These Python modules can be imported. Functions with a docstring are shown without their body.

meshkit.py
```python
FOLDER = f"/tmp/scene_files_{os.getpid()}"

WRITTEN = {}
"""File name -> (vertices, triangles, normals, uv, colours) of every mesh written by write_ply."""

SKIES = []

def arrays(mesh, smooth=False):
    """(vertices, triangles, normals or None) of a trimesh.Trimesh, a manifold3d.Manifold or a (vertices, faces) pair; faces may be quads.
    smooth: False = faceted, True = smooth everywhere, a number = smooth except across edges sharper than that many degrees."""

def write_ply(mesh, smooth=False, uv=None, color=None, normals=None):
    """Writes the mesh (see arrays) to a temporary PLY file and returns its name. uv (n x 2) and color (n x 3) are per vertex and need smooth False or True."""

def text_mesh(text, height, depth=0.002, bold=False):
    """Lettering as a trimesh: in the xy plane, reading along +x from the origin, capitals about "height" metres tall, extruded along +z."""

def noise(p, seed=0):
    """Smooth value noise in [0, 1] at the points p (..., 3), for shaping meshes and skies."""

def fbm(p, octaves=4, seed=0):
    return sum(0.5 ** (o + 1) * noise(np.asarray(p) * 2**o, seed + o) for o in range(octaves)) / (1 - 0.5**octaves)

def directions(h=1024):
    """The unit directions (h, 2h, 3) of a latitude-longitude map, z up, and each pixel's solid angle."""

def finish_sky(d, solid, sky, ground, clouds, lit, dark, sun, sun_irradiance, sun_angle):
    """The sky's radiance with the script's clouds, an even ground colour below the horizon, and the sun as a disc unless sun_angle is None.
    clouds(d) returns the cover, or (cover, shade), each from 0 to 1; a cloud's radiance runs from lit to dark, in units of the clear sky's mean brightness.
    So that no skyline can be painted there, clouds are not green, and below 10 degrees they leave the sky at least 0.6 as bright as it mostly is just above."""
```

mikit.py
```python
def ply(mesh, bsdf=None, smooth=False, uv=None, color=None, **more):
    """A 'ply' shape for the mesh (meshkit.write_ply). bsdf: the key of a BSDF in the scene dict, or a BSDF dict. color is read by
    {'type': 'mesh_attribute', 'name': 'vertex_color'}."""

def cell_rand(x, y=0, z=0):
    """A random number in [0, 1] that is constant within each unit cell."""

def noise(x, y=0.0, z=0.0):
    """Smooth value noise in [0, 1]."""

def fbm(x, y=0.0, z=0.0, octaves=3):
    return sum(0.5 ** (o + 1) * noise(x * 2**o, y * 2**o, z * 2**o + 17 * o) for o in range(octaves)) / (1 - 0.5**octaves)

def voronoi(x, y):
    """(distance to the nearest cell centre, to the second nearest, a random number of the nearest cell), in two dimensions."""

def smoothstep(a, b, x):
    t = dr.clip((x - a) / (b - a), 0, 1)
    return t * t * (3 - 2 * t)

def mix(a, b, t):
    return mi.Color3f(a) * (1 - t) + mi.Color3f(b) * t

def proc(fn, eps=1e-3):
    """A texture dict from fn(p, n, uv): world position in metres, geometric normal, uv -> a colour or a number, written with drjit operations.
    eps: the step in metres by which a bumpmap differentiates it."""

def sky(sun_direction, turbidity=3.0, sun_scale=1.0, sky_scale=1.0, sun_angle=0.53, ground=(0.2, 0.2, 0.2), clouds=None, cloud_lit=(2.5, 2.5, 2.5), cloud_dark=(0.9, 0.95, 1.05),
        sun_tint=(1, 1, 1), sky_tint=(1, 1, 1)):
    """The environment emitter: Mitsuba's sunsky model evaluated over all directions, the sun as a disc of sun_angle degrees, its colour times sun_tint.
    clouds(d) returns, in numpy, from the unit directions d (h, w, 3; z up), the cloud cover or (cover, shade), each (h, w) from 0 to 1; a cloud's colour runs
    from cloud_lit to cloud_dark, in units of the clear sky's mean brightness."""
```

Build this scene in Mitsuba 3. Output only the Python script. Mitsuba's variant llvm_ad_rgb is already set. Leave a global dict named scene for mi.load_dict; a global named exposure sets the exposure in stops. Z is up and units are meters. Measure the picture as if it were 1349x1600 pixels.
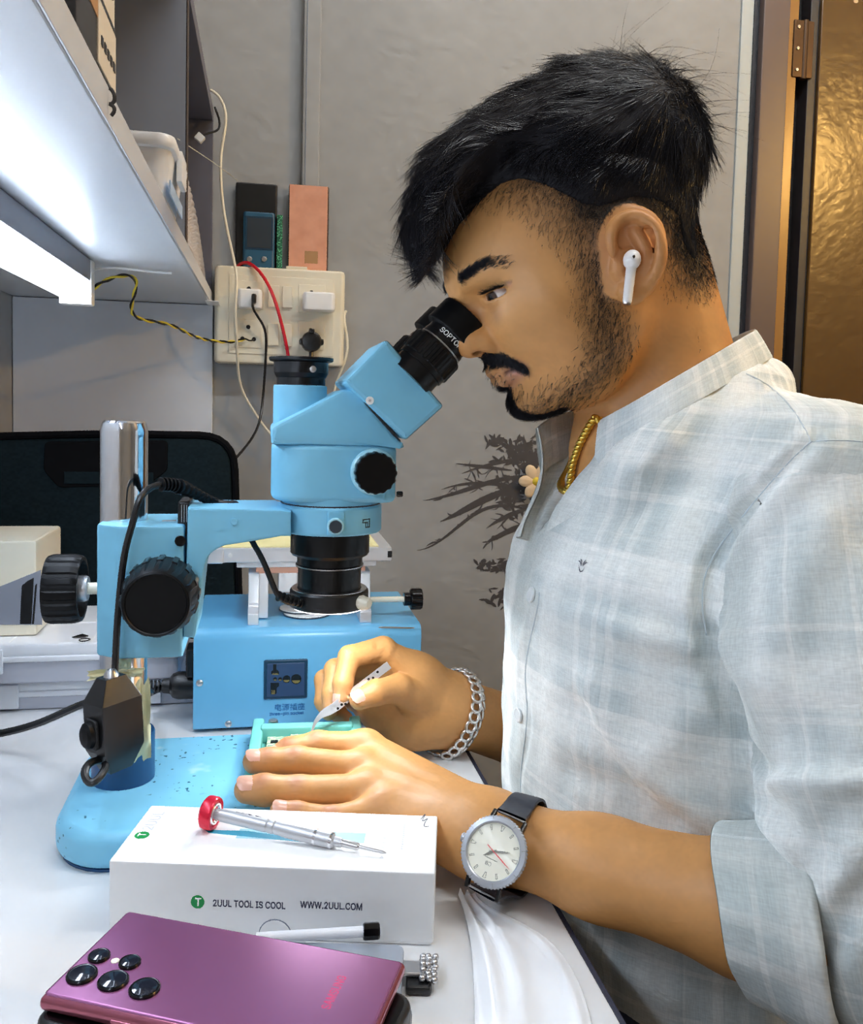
import math
import numpy as np, trimesh, mitsuba as mi, drjit as dr, mikit, meshkit, manifold3d as m3
from shapely.geometry import Polygon, Point, LineString, box as sbox
import shapely
from scipy.interpolate import CubicSpline, PchipInterpolator, RBFInterpolator
from scipy.spatial import cKDTree
T = mi.ScalarTransform4f
PI = math.pi
scene, labels = {}, {}

# ------------------------------------------------------------------ camera (image taken as 1349 x 1600)
W_IMG, H_IMG, FOC = 1349, 1600, 1350.0
EYE = np.array([0.0, 0.0, 1.09])                       # metres; worktop at 0.75
YAW, PITCH, ROLL = math.radians(10.9), math.radians(3.5), math.radians(1.4)
CX, CY = 674.5, 713.0
def _basis():
    F0 = np.array([math.sin(YAW), math.cos(YAW), 0]); R = np.array([math.cos(YAW), -math.sin(YAW), 0]); Z = np.array([0, 0, 1.0])
    F = F0 * math.cos(PITCH) - Z * math.sin(PITCH); U = F0 * math.sin(PITCH) + Z * math.cos(PITCH)
    return R * math.cos(ROLL) + U * math.sin(ROLL), U * math.cos(ROLL) - R * math.sin(ROLL), F
CR, CU, CF = _basis()
scene['camera'] = {'type': 'perspective', 'fov_axis': 'x', 'fov': 2 * math.degrees(math.atan(W_IMG / 2 / FOC)),
                   'principal_point_offset_x': 0.0, 'principal_point_offset_y': (H_IMG / 2 - CY) / H_IMG, 'near_clip': 0.02, 'far_clip': 50.0,
                   'to_world': T().look_at(origin=EYE.tolist(), target=(EYE + CF).tolist(), up=CU.tolist())}
def ray(px, py):
    return CF + CR * (px - CX) / FOC - CU * (py - CY) / FOC
def at(px, py, y):
    """the point of the room at depth y that the photograph shows at pixel (px, py)"""
    d = ray(px, py); return EYE + d * (y / d[1])
def atz(px, py, z):
    d = ray(px, py); return EYE + d * ((z - EYE[2]) / d[2])
def atx(px, py, x):
    d = ray(px, py); return EYE + d * (x / d[0])
def proj(P):
    d = np.atleast_2d(P) - EYE; z = d @ CF
    return np.stack([CX + FOC * (d @ CR) / z, CY - FOC * (d @ CU) / z], 1)
exposure = 0.0
# light levels (radiance of the lamps built further down)
TUBE_RADIANCE = [17.0, 19.5, 23.0]         # cool white tube under the shelf
RING_RADIANCE = [190.0, 205.0, 218.0]         # LED ring on the objective
FILL_RADIANCE = [110.0, 116.0, 120.0]           # unseen ceiling batten added for fill
WALL_RADIANCE = [780.0, 450.0, 125.0]         # warm wall lamp by the door

# ------------------------------------------------------------------ small helpers
def lin(r, g, b):
    c = np.array([r, g, b], float) / 255
    return [float(x) for x in np.where(c < 0.04045, c / 12.92, ((c + 0.055) / 1.055) ** 2.4)]
def tm(v, f): return trimesh.Trimesh(np.asarray(v, float), np.asarray(f, int), process=False)
def cat(*ms): return trimesh.util.concatenate([m for m in ms if m is not None])
def mv(m, M):
    m = m.copy(); M = np.asarray(M, float)
    v = m.vertices @ M[:3, :3].T + M[:3, 3]; f = np.array(m.faces)
    if np.linalg.det(M[:3, :3]) < 0: f = f[:, ::-1]
    return tm(v, f)
def tr(x, y=None, z=None):
    M = np.eye(4); M[:3, 3] = x if y is None else (x, y, z); return M
def rot(axis, deg):
    return trimesh.transformations.rotation_matrix(math.radians(deg), {'x': [1, 0, 0], 'y': [0, 1, 0], 'z': [0, 0, 1]}.get(axis, axis) if isinstance(axis, str) else axis)
def frame(o, z, x=None):
    """4x4 whose z axis is z, x axis near x, origin o"""
    z = np.asarray(z, float) / np.linalg.norm(z)
    x = np.asarray(x if x is not None else ([0, 0, 1] if abs(z[2]) < 0.9 else [1, 0, 0]), float)
    x = x - z * (x @ z); x /= np.linalg.norm(x)
    M = np.eye(4); M[:3, 0], M[:3, 1], M[:3, 2], M[:3, 3] = x, np.cross(z, x), z, o
    return M
def frame_xy(o, x, y):
    x = np.asarray(x, float) / np.linalg.norm(x); y = np.asarray(y, float); y = y - x * (x @ y); y /= np.linalg.norm(y)
    M = np.eye(4); M[:3, 0], M[:3, 1], M[:3, 2], M[:3, 3] = x, y, np.cross(x, y), o
    return M
def grid_faces(nu, nv, cu=False, cv=False):
    i = np.arange(nu if cu else nu - 1); j = np.arange(nv if cv else nv - 1)
    I, J = np.meshgrid(i, j, indexing='ij'); I2, J2 = (I + 1) % nu, (J + 1) % nv
    a, b, c, d = I * nv + J, I2 * nv + J, I2 * nv + J2, I * nv + J2
    return np.concatenate([np.stack([a, b, c], -1).reshape(-1, 3), np.stack([a, c, d], -1).reshape(-1, 3)])
def lathe(prof, seg=40, knurl=None):
    """prof: (r, z) pairs from bottom to top; r = 0 closes. knurl: (count, depth, lo, hi) ripples radius between rows"""
    prof = np.array(prof, float); a = np.linspace(0, 2 * PI, seg, endpoint=False)
    r = np.repeat(prof[:, :1], seg, 1)
    if knurl:
        n, dep, lo, hi = knurl
        wv = np.where(np.cos(a * n) > 0, 0, -dep)
        for k in range(lo, hi): r[k] += wv
    v = np.stack([r * np.cos(a), r * np.sin(a), np.repeat(prof[:, 1:2], seg, 1)], -1).reshape(-1, 3)
    f = grid_faces(len(prof), seg, False, True)[:, ::-1]
    return tm(v, f)
def cyl(r, h, seg=32, b=0.0):
    b = min(b, r * .9, h / 2 * .9)
    return lathe([(0, 0), (r, 0), (r, h), (0, h)] if b <= 0 else [(0, 0), (r - b, 0), (r - b * .3, b * .3), (r, b), (r, h - b), (r - b * .3, h - b * .3), (r - b, h), (0, h)], seg)
def catmull(pts, n=10):
    pts = np.asarray(pts, float)
    if len(pts) < 3: return np.linspace(pts[0], pts[-1], n + 1)
    t = np.r_[0, np.cumsum(np.sqrt(np.linalg.norm(np.diff(pts, axis=0), axis=1)) + 1e-9)]
    return CubicSpline(t, pts)(np.linspace(0, t[-1], n * (len(pts) - 1) + 1))
def tube(path, r, seg=10, caps=True, flat=1.0, up=None):
    path = np.asarray(path, float); n = len(path); r = np.broadcast_to(np.asarray(r, float), (n,))
    tg = np.gradient(path, axis=0); tg /= np.linalg.norm(tg, axis=1, keepdims=True) + 1e-12
    u = np.array(up if up is not None else ([0, 0, 1] if abs(tg[0][2]) < .9 else [1, 0, 0]), float)
    V = []
    a = np.linspace(0, 2 * PI, seg, endpoint=False)
    for i in range(n):
        u = u - tg[i] * (u @ tg[i]); u /= np.linalg.norm(u) + 1e-12; w = np.cross(tg[i], u)
        V.append(path[i] + r[i] * (np.cos(a)[:, None] * u * flat + np.sin(a)[:, None] * w))
    v = np.concatenate(V); f = grid_faces(n, seg, False, True)[:, ::-1]
    if caps:
        k = len(v); v = np.vstack([v, path[:1], path[-1:]]); i = np.arange(seg); j = (i + 1) % seg
        f = np.vstack([f, np.stack([i, j, i * 0 + k], 1)[:, ::-1], np.stack([i, j, i * 0 + k + 1], 1) + [(n - 1) * seg, (n - 1) * seg, 0]])
    m = tm(v, f)
    if m.volume < 0: m.invert()
    return m
def _ccw(p):
    p = np.asarray(p, float)
    return p if ((p[:, 0] * np.roll(p[:, 1], -1) - np.roll(p[:, 0], -1) * p[:, 1]).sum() > 0) else p[::-1]
def inset(p, b):
    d1 = p - np.roll(p, 1, 0); d2 = np.roll(p, -1, 0) - p
    n1 = np.stack([-d1[:, 1], d1[:, 0]], 1); n2 = np.stack([-d2[:, 1], d2[:, 0]], 1)
    n1 /= np.linalg.norm(n1, axis=1, keepdims=True) + 1e-12; n2 /= np.linalg.norm(n2, axis=1, keepdims=True) + 1e-12
    m = n1 + n2; m /= np.maximum((m * m).sum(1, keepdims=True) / 2, .35)
    return p + m * b
def prism(pts, h, b=0.0, z0=0.0, steps=2):
    """polygon extruded from z0 to z0 + h, edges rounded by b"""
    p = _ccw(pts)
    rows = [(0, 0), (0, h)] if b <= 0 else [(b * (1 - math.sin(a)), b * (1 - math.cos(a))) for a in np.linspace(0, PI / 2, steps + 1)]
    if b > 0: rows = rows + [(i, h - z) for i, z in rows[::-1]]
    L = [np.c_[inset(p, i), np.full(len(p), z0 + z)] for i, z in rows]
    v = np.concatenate(L); f = grid_faces(len(L), len(p), False, True)[:, ::-1]
    import mapbox_earcut
    q = L[0][:, :2]; t = mapbox_earcut.triangulate_float64(q, np.array([len(q)])).reshape(-1, 3).astype(int)
    def orient(t, q, s):
        e1, e2 = q[t[:, 1]] - q[t[:, 0]], q[t[:, 2]] - q[t[:, 0]]; A = (e1[:, 0] * e2[:, 1] - e1[:, 1] * e2[:, 0]) * s
        t = t.copy(); t[A < 0] = t[A < 0][:, ::-1]; return t
    f = np.vstack([f, orient(t, q, -1), orient(t, q, 1) + (len(L) - 1) * len(p)])
    m = tm(v, f)
    if m.volume < 0: m.invert()
    return m
def rrect(w, h, r, n=5, cx=0, cy=0):
    r = min(r, w / 2 * .999, h / 2 * .999); P = []
    for sx, sy, a0 in ((1, 1, 0), (-1, 1, 90), (-1, -1, 180), (1, -1, 270)):
        for k in range(n + 1):
            a = math.radians(a0 + 90 * k / n); P.append((cx + sx * (w / 2 - r) + r * math.cos(a), cy + sy * (h / 2 - r) + r * math.sin(a)))
    return np.array(P)
def roundpoly(pts, r, n=4):
    """rounds the corners of a polygon"""
    pts = np.asarray(pts, float); r = np.broadcast_to(r, (len(pts),)); out = []
    for i, p in enumerate(pts):
        a, c = pts[i - 1], pts[(i + 1) % len(pts)]; u, w = a - p, c - p; lu, lw = np.linalg.norm(u), np.linalg.norm(w)
        if r[i] <= 0: out.append(p); continue
        d = min(r[i], lu * .45, lw * .45); s, e = p + u / lu * d, p + w / lw * d
        for t in np.linspace(0, 1, n + 1): out.append((1 - t) ** 2 * s + 2 * t * (1 - t) * p + t * t * e)
    return np.array(out)
def bx(lo, hi, b=0.0015, r=None):
    """box between two corners with rounded edges"""
    lo, hi = np.minimum(lo, hi), np.maximum(lo, hi); s = hi - lo; b = min(b, s.min() * .45)
    r = b if r is None else r
    m = prism(rrect(s[0], s[1], max(r, b * 1.05), 2 if r <= b else 5, (lo[0] + hi[0]) / 2, (lo[1] + hi[1]) / 2), s[2], b, lo[2])
    return m
def xz_prism(pts, y0, y1, b=0.0015):
    """polygon in the x-z plane, extruded from y0 to y1"""
    m = prism(np.asarray(pts)[:, :2], abs(y1 - y0), b)
    return mv(m, np.array([[1, 0, 0, 0], [0, 0, -1, max(y0, y1)], [0, 1, 0, 0], [0, 0, 0, 1.0]]))
def sphere(c, r, sub=3):
    m = trimesh.creation.icosphere(subdivisions=sub, radius=1.0); m.vertices = m.vertices * r + np.asarray(c); return tm(m.vertices, m.faces)
def txt(s, height, depth=0.0004, bold=False, M=None):
    m = meshkit.text_mesh(s, height, depth, bold); m = tm(m.vertices, m.faces)
    return mv(m, M) if M is not None else m
def cjk(s, height, depth=0.0004):
    """lettering from the CJK face that lies beside the text helper's font"""
    try:
        import glob
        from PIL import Image, ImageDraw, ImageFont
        font = ImageFont.truetype(glob.glob('/opt/blender-*/*/datafiles/fonts/Noto Sans CJK Regular.woff2')[0], 64)
        x0, y0, x1, y1 = font.getbbox(s, anchor='ls'); im = Image.new('L', (x1 - x0 + 8, y1 - y0 + 8))
        ImageDraw.Draw(im).text((4 - x0, 4 - y0), s, 255, font, anchor='ls')
        on = np.pad(np.asarray(im) > 110, ((0, 0), (1, 1))).astype(np.int8); rows, st = np.nonzero(np.diff(on, axis=1) == 1); en = np.nonzero(np.diff(on, axis=1) == -1)[1]
        g = shapely.union_all(shapely.box(st, -rows - 1, en, -rows)).buffer(.4).buffer(-.3).simplify(.5); k = height / (y1 - y0)
        g = shapely.affinity.affine_transform(g, [k, 0, 0, k, -4 * k, (4 + y1 - y0) * k])
        m = cat(*[trimesh.creation.extrude_polygon(q, depth, engine='earcut') for q in getattr(g, 'geoms', [g])])
        return tm(m.vertices, m.faces)
    except Exception:
        return txt('HAHO', height, depth)

_count = {}
def numbered(name):
    n = _count.get(name, 0); _count[name] = n + 1
    return name if n == 0 else f'{name}_{n:03d}'
def tag(key, label=None, category=None, group=None, kind=None):
    d = {k: v for k, v in dict(label=label, category=category, group=group, kind=kind).items() if v}
    if d: labels[key] = d
def thing(name, label, category, group=None):
    key = numbered(name); tag(key, label, category, group); return key
def add(name, mesh, bsdf, label=None, category=None, group=None, kind=None, smooth=32, **kw):
    key = numbered(name); scene[key] = mikit.ply(mesh, bsdf, smooth=smooth, **kw); tag(key, label, category, group, kind); return key
def part(parent, name, mesh, bsdf, label=None, smooth=32, kind=None, **kw):
    key = numbered(parent + '__' + name); scene[key] = mikit.ply(mesh, bsdf, smooth=smooth, **kw); tag(key, label, kind=kind); return key
def again(parent, name, like, M, bsdf=None):
    """one more entry of an existing part's mesh under another transform"""
    key = numbered(parent + '__' + name if parent else name); d = {**scene[like], 'to_world': T(np.asarray(M, float))}
    if bsdf: d['bsdf'] = {'type': 'ref', 'id': bsdf}
    scene[key] = d; return key
def mat(name, color, rough=0.5, metal=0.0, spec=0.5, **kw):
    col = {'type': 'rgb', 'value': list(map(float, color))} if not isinstance(color, dict) else color
    scene[name] = {'type': 'twosided', 'b': {'type': 'principled', 'base_color': col, 'roughness': rough, 'metallic': metal, 'specular': spec, **kw}}
    return name
def matproc(name, fn, rough=0.5, bump=None, bscale=1.0, beps=1e-3, **kw):
    b = {'type': 'principled', 'base_color': mikit.proc(fn), 'roughness': rough, **kw}
    if bump is not None: b = {'type': 'bumpmap', 'arbitrary': mikit.proc(bump, beps), 'scale': bscale, 'bsdf': b}
    scene[name] = {'type': 'twosided', 'b': b}
    return name

# ------------------------------------------------------------------ materials of the room
def _wallcol(p, n, uv):
    k = mikit.fbm(p.x * 3.1, p.y * 3.1, p.z * 2.3, 4); s = mikit.fbm(p.x * 40, p.y * 40, p.z * 40, 2)
    return mikit.mix(mi.Color3f(0.29, 0.30, 0.31), mi.Color3f(0.37, 0.378, 0.38), k) * (0.94 + 0.12 * s)
def _wallbump(p, n, uv): return mikit.fbm(p.x * 90, p.y * 90, p.z * 90, 3)
matproc('m_wall', _wallcol, 0.55, _wallbump, 0.0012, specular=0.3)
mat('m_ceiling', lin(225, 222, 215), 0.8); mat('m_floor', lin(95, 90, 86), 0.35)
def _lam(p, n, uv):
    return mikit.mix(mi.Color3f(0.50, 0.53, 0.58), mi.Color3f(0.56, 0.585, 0.62), mikit.fbm(p.x * 6, p.y * 6, p.z * 6, 3))
matproc('m_laminate', _lam, 0.32)
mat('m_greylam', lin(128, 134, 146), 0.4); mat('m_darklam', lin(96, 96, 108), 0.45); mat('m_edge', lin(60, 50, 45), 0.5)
def _doorcol(p, n, uv):
    k = mikit.fbm(p.x * 7, p.y * 7, p.z * 3, 4); ch = mikit.smoothstep(.79, .81, mikit.fbm(p.x * 26, p.y * 9, p.z * 26, 3))
    return mikit.mix(mikit.mix(mi.Color3f(0.070, 0.034, 0.006), mi.Color3f(0.10, 0.050, 0.009), k), mi.Color3f(0.55, 0.42, 0.25), ch)
def _doorbump(p, n, uv): return mikit.fbm(p.x * 28, p.y * 9, p.z * 22, 3) + 0.35 * mikit.fbm(p.x * 120, p.y * 30, p.z * 120, 2)
matproc('m_door', _doorcol, 0.28, _doorbump, 0.0013, specular=0.6)
mat('m_jamb', lin(92, 78, 76), 0.4); mat('m_jamblit', lin(150, 110, 58), 0.3); mat('m_jambdark', lin(38, 40, 46), 0.45); mat('m_jambblue', lin(176, 186, 190), 0.5)  # golden jamb tone has the warm lamp light painted in
mat('m_hinge', lin(70, 52, 36), 0.4, 0.6)
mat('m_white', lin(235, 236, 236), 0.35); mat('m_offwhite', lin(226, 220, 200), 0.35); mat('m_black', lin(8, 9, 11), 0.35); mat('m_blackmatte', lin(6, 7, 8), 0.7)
mat('m_chrome', [0.8, 0.8, 0.82], 0.06, 1.0); mat('m_steel', [0.62, 0.62, 0.63], 0.28, 1.0); mat('m_alu', [0.78, 0.79, 0.82], 0.35, 0.7)
mat('m_gold', [0.85, 0.58, 0.12], 0.2, 1.0); mat('m_red', lin(205, 20, 40), 0.35); mat('m_yellow', lin(225, 200, 60), 0.45); mat('m_green', lin(20, 140, 60), 0.4)

# ------------------------------------------------------------------ room shell
XL, YB, XR, YF, ZC = -0.372, 1.40, 1.75, -1.6, 2.6
def quad_wall(name, lo, hi, m): add(name, bx(lo, hi, 0.0005), m, kind='structure', smooth=False)
quad_wall('floor', (XL - .1, YF - .1, -.1), (XR + .1, YB + .1, 0), 'm_floor')
quad_wall('ceiling', (XL - .1, YF - .1, ZC), (XR + .1, YB + .1, ZC + .1), 'm_ceiling')
quad_wall('wall_left', (XL - .1, YF, 0), (XL, YB, ZC), 'm_wall')
quad_wall('wall_right', (XR, YF, 0), (XR + .1, YB, ZC), 'm_wall')
quad_wall('wall_front', (XL, YF - .1, 0), (XR, YF, ZC), 'm_wall')
DX0, DX1, DZ = 0.806, 1.66, 2.12             # door opening in the back wall
wb = cat(bx((XL, YB, 0), (DX0, YB + .1, ZC), .0005), bx((DX1, YB, 0), (XR, YB + .1, ZC), .0005), bx((DX0, YB, DZ), (DX1, YB + .1, ZC), .0005))
add('wall_back', wb, 'm_wall', kind='structure', smooth=False)
# door: plastered corner, frame in steps, leaf, hinge
d = numbered('door_1'); scene[d] = mikit.ply(bx((0.936, YB - .012, 0.012), (1.62, YB + .03, 2.08), .002), 'm_door'); tag(d, kind='structure', label='brown glossy painted door leaf')
part(d, 'plaster_edge', bx((DX0 - .016, YB - .004, 0), (DX0 + .008, YB + .02, DZ), .003), 'm_jambblue', 'pale painted strip at the wall corner')
part(d, 'frame', cat(bx((0.822, YB - .02, 0), (0.872, YB + .06, DZ), .0025), bx((0.872, YB - .02, 2.085), (1.66, YB + .06, DZ), .0025), bx((1.63, YB - .02, 0), (1.66, YB + .06, 2.085), .002)), 'm_jamb', 'brown painted metal frame')
part(d, 'frame_groove', bx((0.813, YB - .006, 0), (0.823, YB + .05, DZ), .001), 'm_jambdark')
part(d, 'rebate', bx((0.872, YB - .008, 0), (0.896, YB + .05, 2.085), .002), 'm_jamblit', 'inner strip of the brown frame with its golden lit tone put into the colour')
part(d, 'gap_shade', bx((0.896, YB + .022, 0), (0.937, YB + .05, 2.085), .001), 'm_blackmatte')  # black strip put in for the shade of the gap beside the leaf
part(d, 'leaf_edge', bx((0.919, YB - .006, 0.012), (0.9365, YB + .028, 2.08), .002), 'm_jambdark', 'dark edge of the leaf')
hz = at(1240, 75, 1.39)[2]
hg = part(d, 'hinge', cat(bx((0.886, YB - .011, hz - .048), (0.9045, YB - .006, hz + .048), .001), mv(cyl(.0065, .1, 20, .001), tr(0.909, YB - .006, hz - .05)), bx((0.912, YB - .011, hz - .048), (0.924, YB - .004, hz + .048), .001)), 'm_hinge', 'worn dark metal hinge')
sc_ = cyl(.003, .0025, 12, .0006); k0 = None
for dz in (-.036, 0, .036):
    M = tr(0.894, YB - .0105, hz + dz) @ rot('x', 90)
    if k0 is None: k0 = part(hg, 'screw', mv(sc_, np.eye(4)), 'm_steel'); scene[k0]['to_world'] = T(M)
    else: again(hg, 'screw', k0, M)
# conduit up the wall
cd = thing('cable_conduit', 'grey plastic conduit running up the wall above the copper coloured phone', 'conduit')
part(cd, 'channel', bx((0.050, YB - .017, 1.30), (0.077, YB, ZC), .003), 'm_greylam2' if False else 'm_wall'); part(cd, 'cover_seam', bx((0.0545, YB - .0185, 1.30), (0.056, YB - .0165, ZC), .0004), 'm_greylam')

# ------------------------------------------------------------------ ceiling batten added for fill, and wall lamp (both outside the frame)
cl = thing('fill_batten', 'unseen white batten on the ceiling added as fill light', 'fill light')
part(cl, 'housing', bx((.1, .27, ZC - .05), (1.3, .33, ZC), .004), 'm_white')
dk = part(cl, 'tube', tube(np.linspace([.13, .30, ZC - .068], [1.27, .30, ZC - .068], 12), .016, 16), 'm_white'); scene[dk]['emitter'] = {'type': 'area', 'radiance': {'type': 'rgb', 'value': FILL_RADIANCE}}
wl = thing('wall_lamp', 'warm wall lamp with a metal shade on the right wall', 'wall lamp')
LP = np.array([1.62, 0.22, 1.86])
part(wl, 'arm', cat(bx((XR - .012, .18, 1.86), (XR, .26, 1.98), .003), tube(catmull([[XR - .01, .22, 1.94], [1.68, .22, 1.96], [1.62, .22, 1.925]], 8), .007, 10)), 'm_black')
sk = part(wl, 'bulb', sphere(LP, .033, 3), 'm_white', smooth=True); scene[sk]['emitter'] = {'type': 'area', 'radiance': {'type': 'rgb', 'value': WALL_RADIANCE}}

# ------------------------------------------------------------------ shelf unit over the bench, its lamp and what stands on it
SZ, SX = 1.234, -0.085
sh = thing('wall_shelf', 'white laminate wall shelf with divider boards, over the left end of the workbench', 'shelf')
part(sh, 'lower_board', bx((XL + .001, -.5, SZ), (SX, YB - .001, SZ + .019), .0012), 'm_laminate', 'long lower board lit from below by the tube')
part(sh, 'divider', bx((XL + .001, .944, SZ + .019), (SX, .960, 1.513), .0008), 'm_greylam', 'grey upright divider board')
part(sh, 'divider_edge', bx((SX, .9435, SZ + .019), (SX + .0012, .9605, 1.513), .0003), 'm_edge')
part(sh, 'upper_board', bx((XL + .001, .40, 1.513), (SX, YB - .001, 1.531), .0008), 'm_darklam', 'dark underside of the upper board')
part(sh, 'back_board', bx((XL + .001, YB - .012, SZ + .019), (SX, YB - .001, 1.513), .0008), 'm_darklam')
part(sh, 'side_board', bx((XL + .001, -.5, SZ + .019), (XL + .016, .944, 1.9), .0008), 'm_greylam')
part(sh, 'edge_band', bx((SX, -.5, SZ + .0005), (SX + .0012, YB - .002, SZ + .0185), .0003), 'm_laminate')
mat('m_panel', lin(214, 219, 228), .45)
bp = add('wall_panel', bx((XL + .001, 1.384, .752), (-.0825, YB - .001, SZ - .001), .001), 'm_panel', 'pale grey backing panel on the wall under the shelf', 'panel')
hk = add('cable_clip', cat(tube(catmull([[SX + .002, .489, SZ + .017], [SX + .004, .489, SZ + .015], [SX + .0045, .489, SZ + .011], [SX + .002, .489, SZ + .009]], 6), .0010, 8), tube(catmull([[SX + .002, .489, SZ + .009], [SX + .0045, .489, SZ + .007], [SX + .003, .489, SZ + .003]], 6), .0010, 8)), 'm_jambdark', 'small dark cable clip on the front edge of the shelf', 'clip')

tl = thing('tube_light', 'glowing white tube light fixed under the shelf', 'tube light')
Y0, Y1 = -.20, .985
part(tl, 'housing', bx((-.214, Y0, SZ - .024), (-.184, Y1, SZ - .0005), .002), 'm_greylam', 'grey batten housing')
prof = [(-.0135, 0)] + [(-.015 * math.cos(a), -.0225 * math.sin(a) - .001) for a in np.linspace(0.05, PI - .05, 12)] + [(.0135, 0)]
pm = prism(np.array(prof), Y1 - Y0 - .012, 0); pm = mv(pm, np.array([[1, 0, 0, -.199], [0, 0, 1, Y0], [0, 1, 0, SZ - .0245], [0, 0, 0, 1.0]]))
k = part(tl, 'diffuser', pm, 'm_white', 'glowing tube', smooth=True); scene[k]['emitter'] = {'type': 'area', 'radiance': {'type': 'rgb', 'value': TUBE_RADIANCE}}; scene[k]['face_normals'] = True
part(tl, 'end_cap', bx((-.2155, Y1 - .012, SZ - .049), (-.1825, Y1 + .006, SZ - .001), .002), 'm_white', 'white end cap')
add('light_wire', tube(catmull([[-.19, .992, SZ - .012], [-.17, 1.01, SZ - .004], [-.145, 1.02, SZ - .0035], [-.12, 1.03, SZ - .0035], [-.108, 1.035, SZ - .003]], 8), .0013, 6), 'm_white', 'thin white wire stapled under the shelf beside the tube end', 'wire')

# carton of prints standing on the shelf
ct = thing('printed_carton', 'dark carton covered with photo prints standing at the shelf edge', 'carton')
cx1 = -.0885
part(ct, 'box', bx((-.27, .436, SZ + .0195), (cx1, .541, 1.47), .001), 'm_ctn' if False else 'm_jambdark')
def face_patch(y0, z0, y1, z1, lift): return bx((cx1, y0, z0), (cx1 + lift, y1, z1), .0001)
mat('m_paper', lin(205, 196, 180), .7); mat('m_tan', lin(170, 130, 90), .7); mat('m_pink', lin(190, 50, 70), .6); mat('m_photo', lin(98, 92, 104), .5)
for (a, b, c, e, m, l) in ((.445, 1.37, .536, 1.46, 'm_photo', 'photo print'), (.450, 1.30, .535, 1.352, 'm_paper', 'cream caption strip'), (.441, 1.285, .485, 1.345, 'm_tan', 'brown photo print'), (.49, 1.36, .53, 1.40, 'm_pink', 'red photo print'), (.485, 1.263, .538, 1.296, 'm_paper', 'cream caption strip'), (.465, 1.31, .50, 1.385, 'm_tan', 'brown photo print')):
    part(ct, 'print', face_patch(a, b, c, e, .0004 + .0001 * (_count.get(ct + '__print', 0))), m, l, smooth=False)
tx = cat(*[face_patch(.455 + .011 * i, 1.312 + .012 * (i % 3), .461 + .011 * i, 1.3165 + .012 * (i % 3), .0014) for i in range(7)] + [face_patch(.492 + .009 * i, 1.274, .497 + .009 * i, 1.279, .0014) for i in range(5)])
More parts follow.
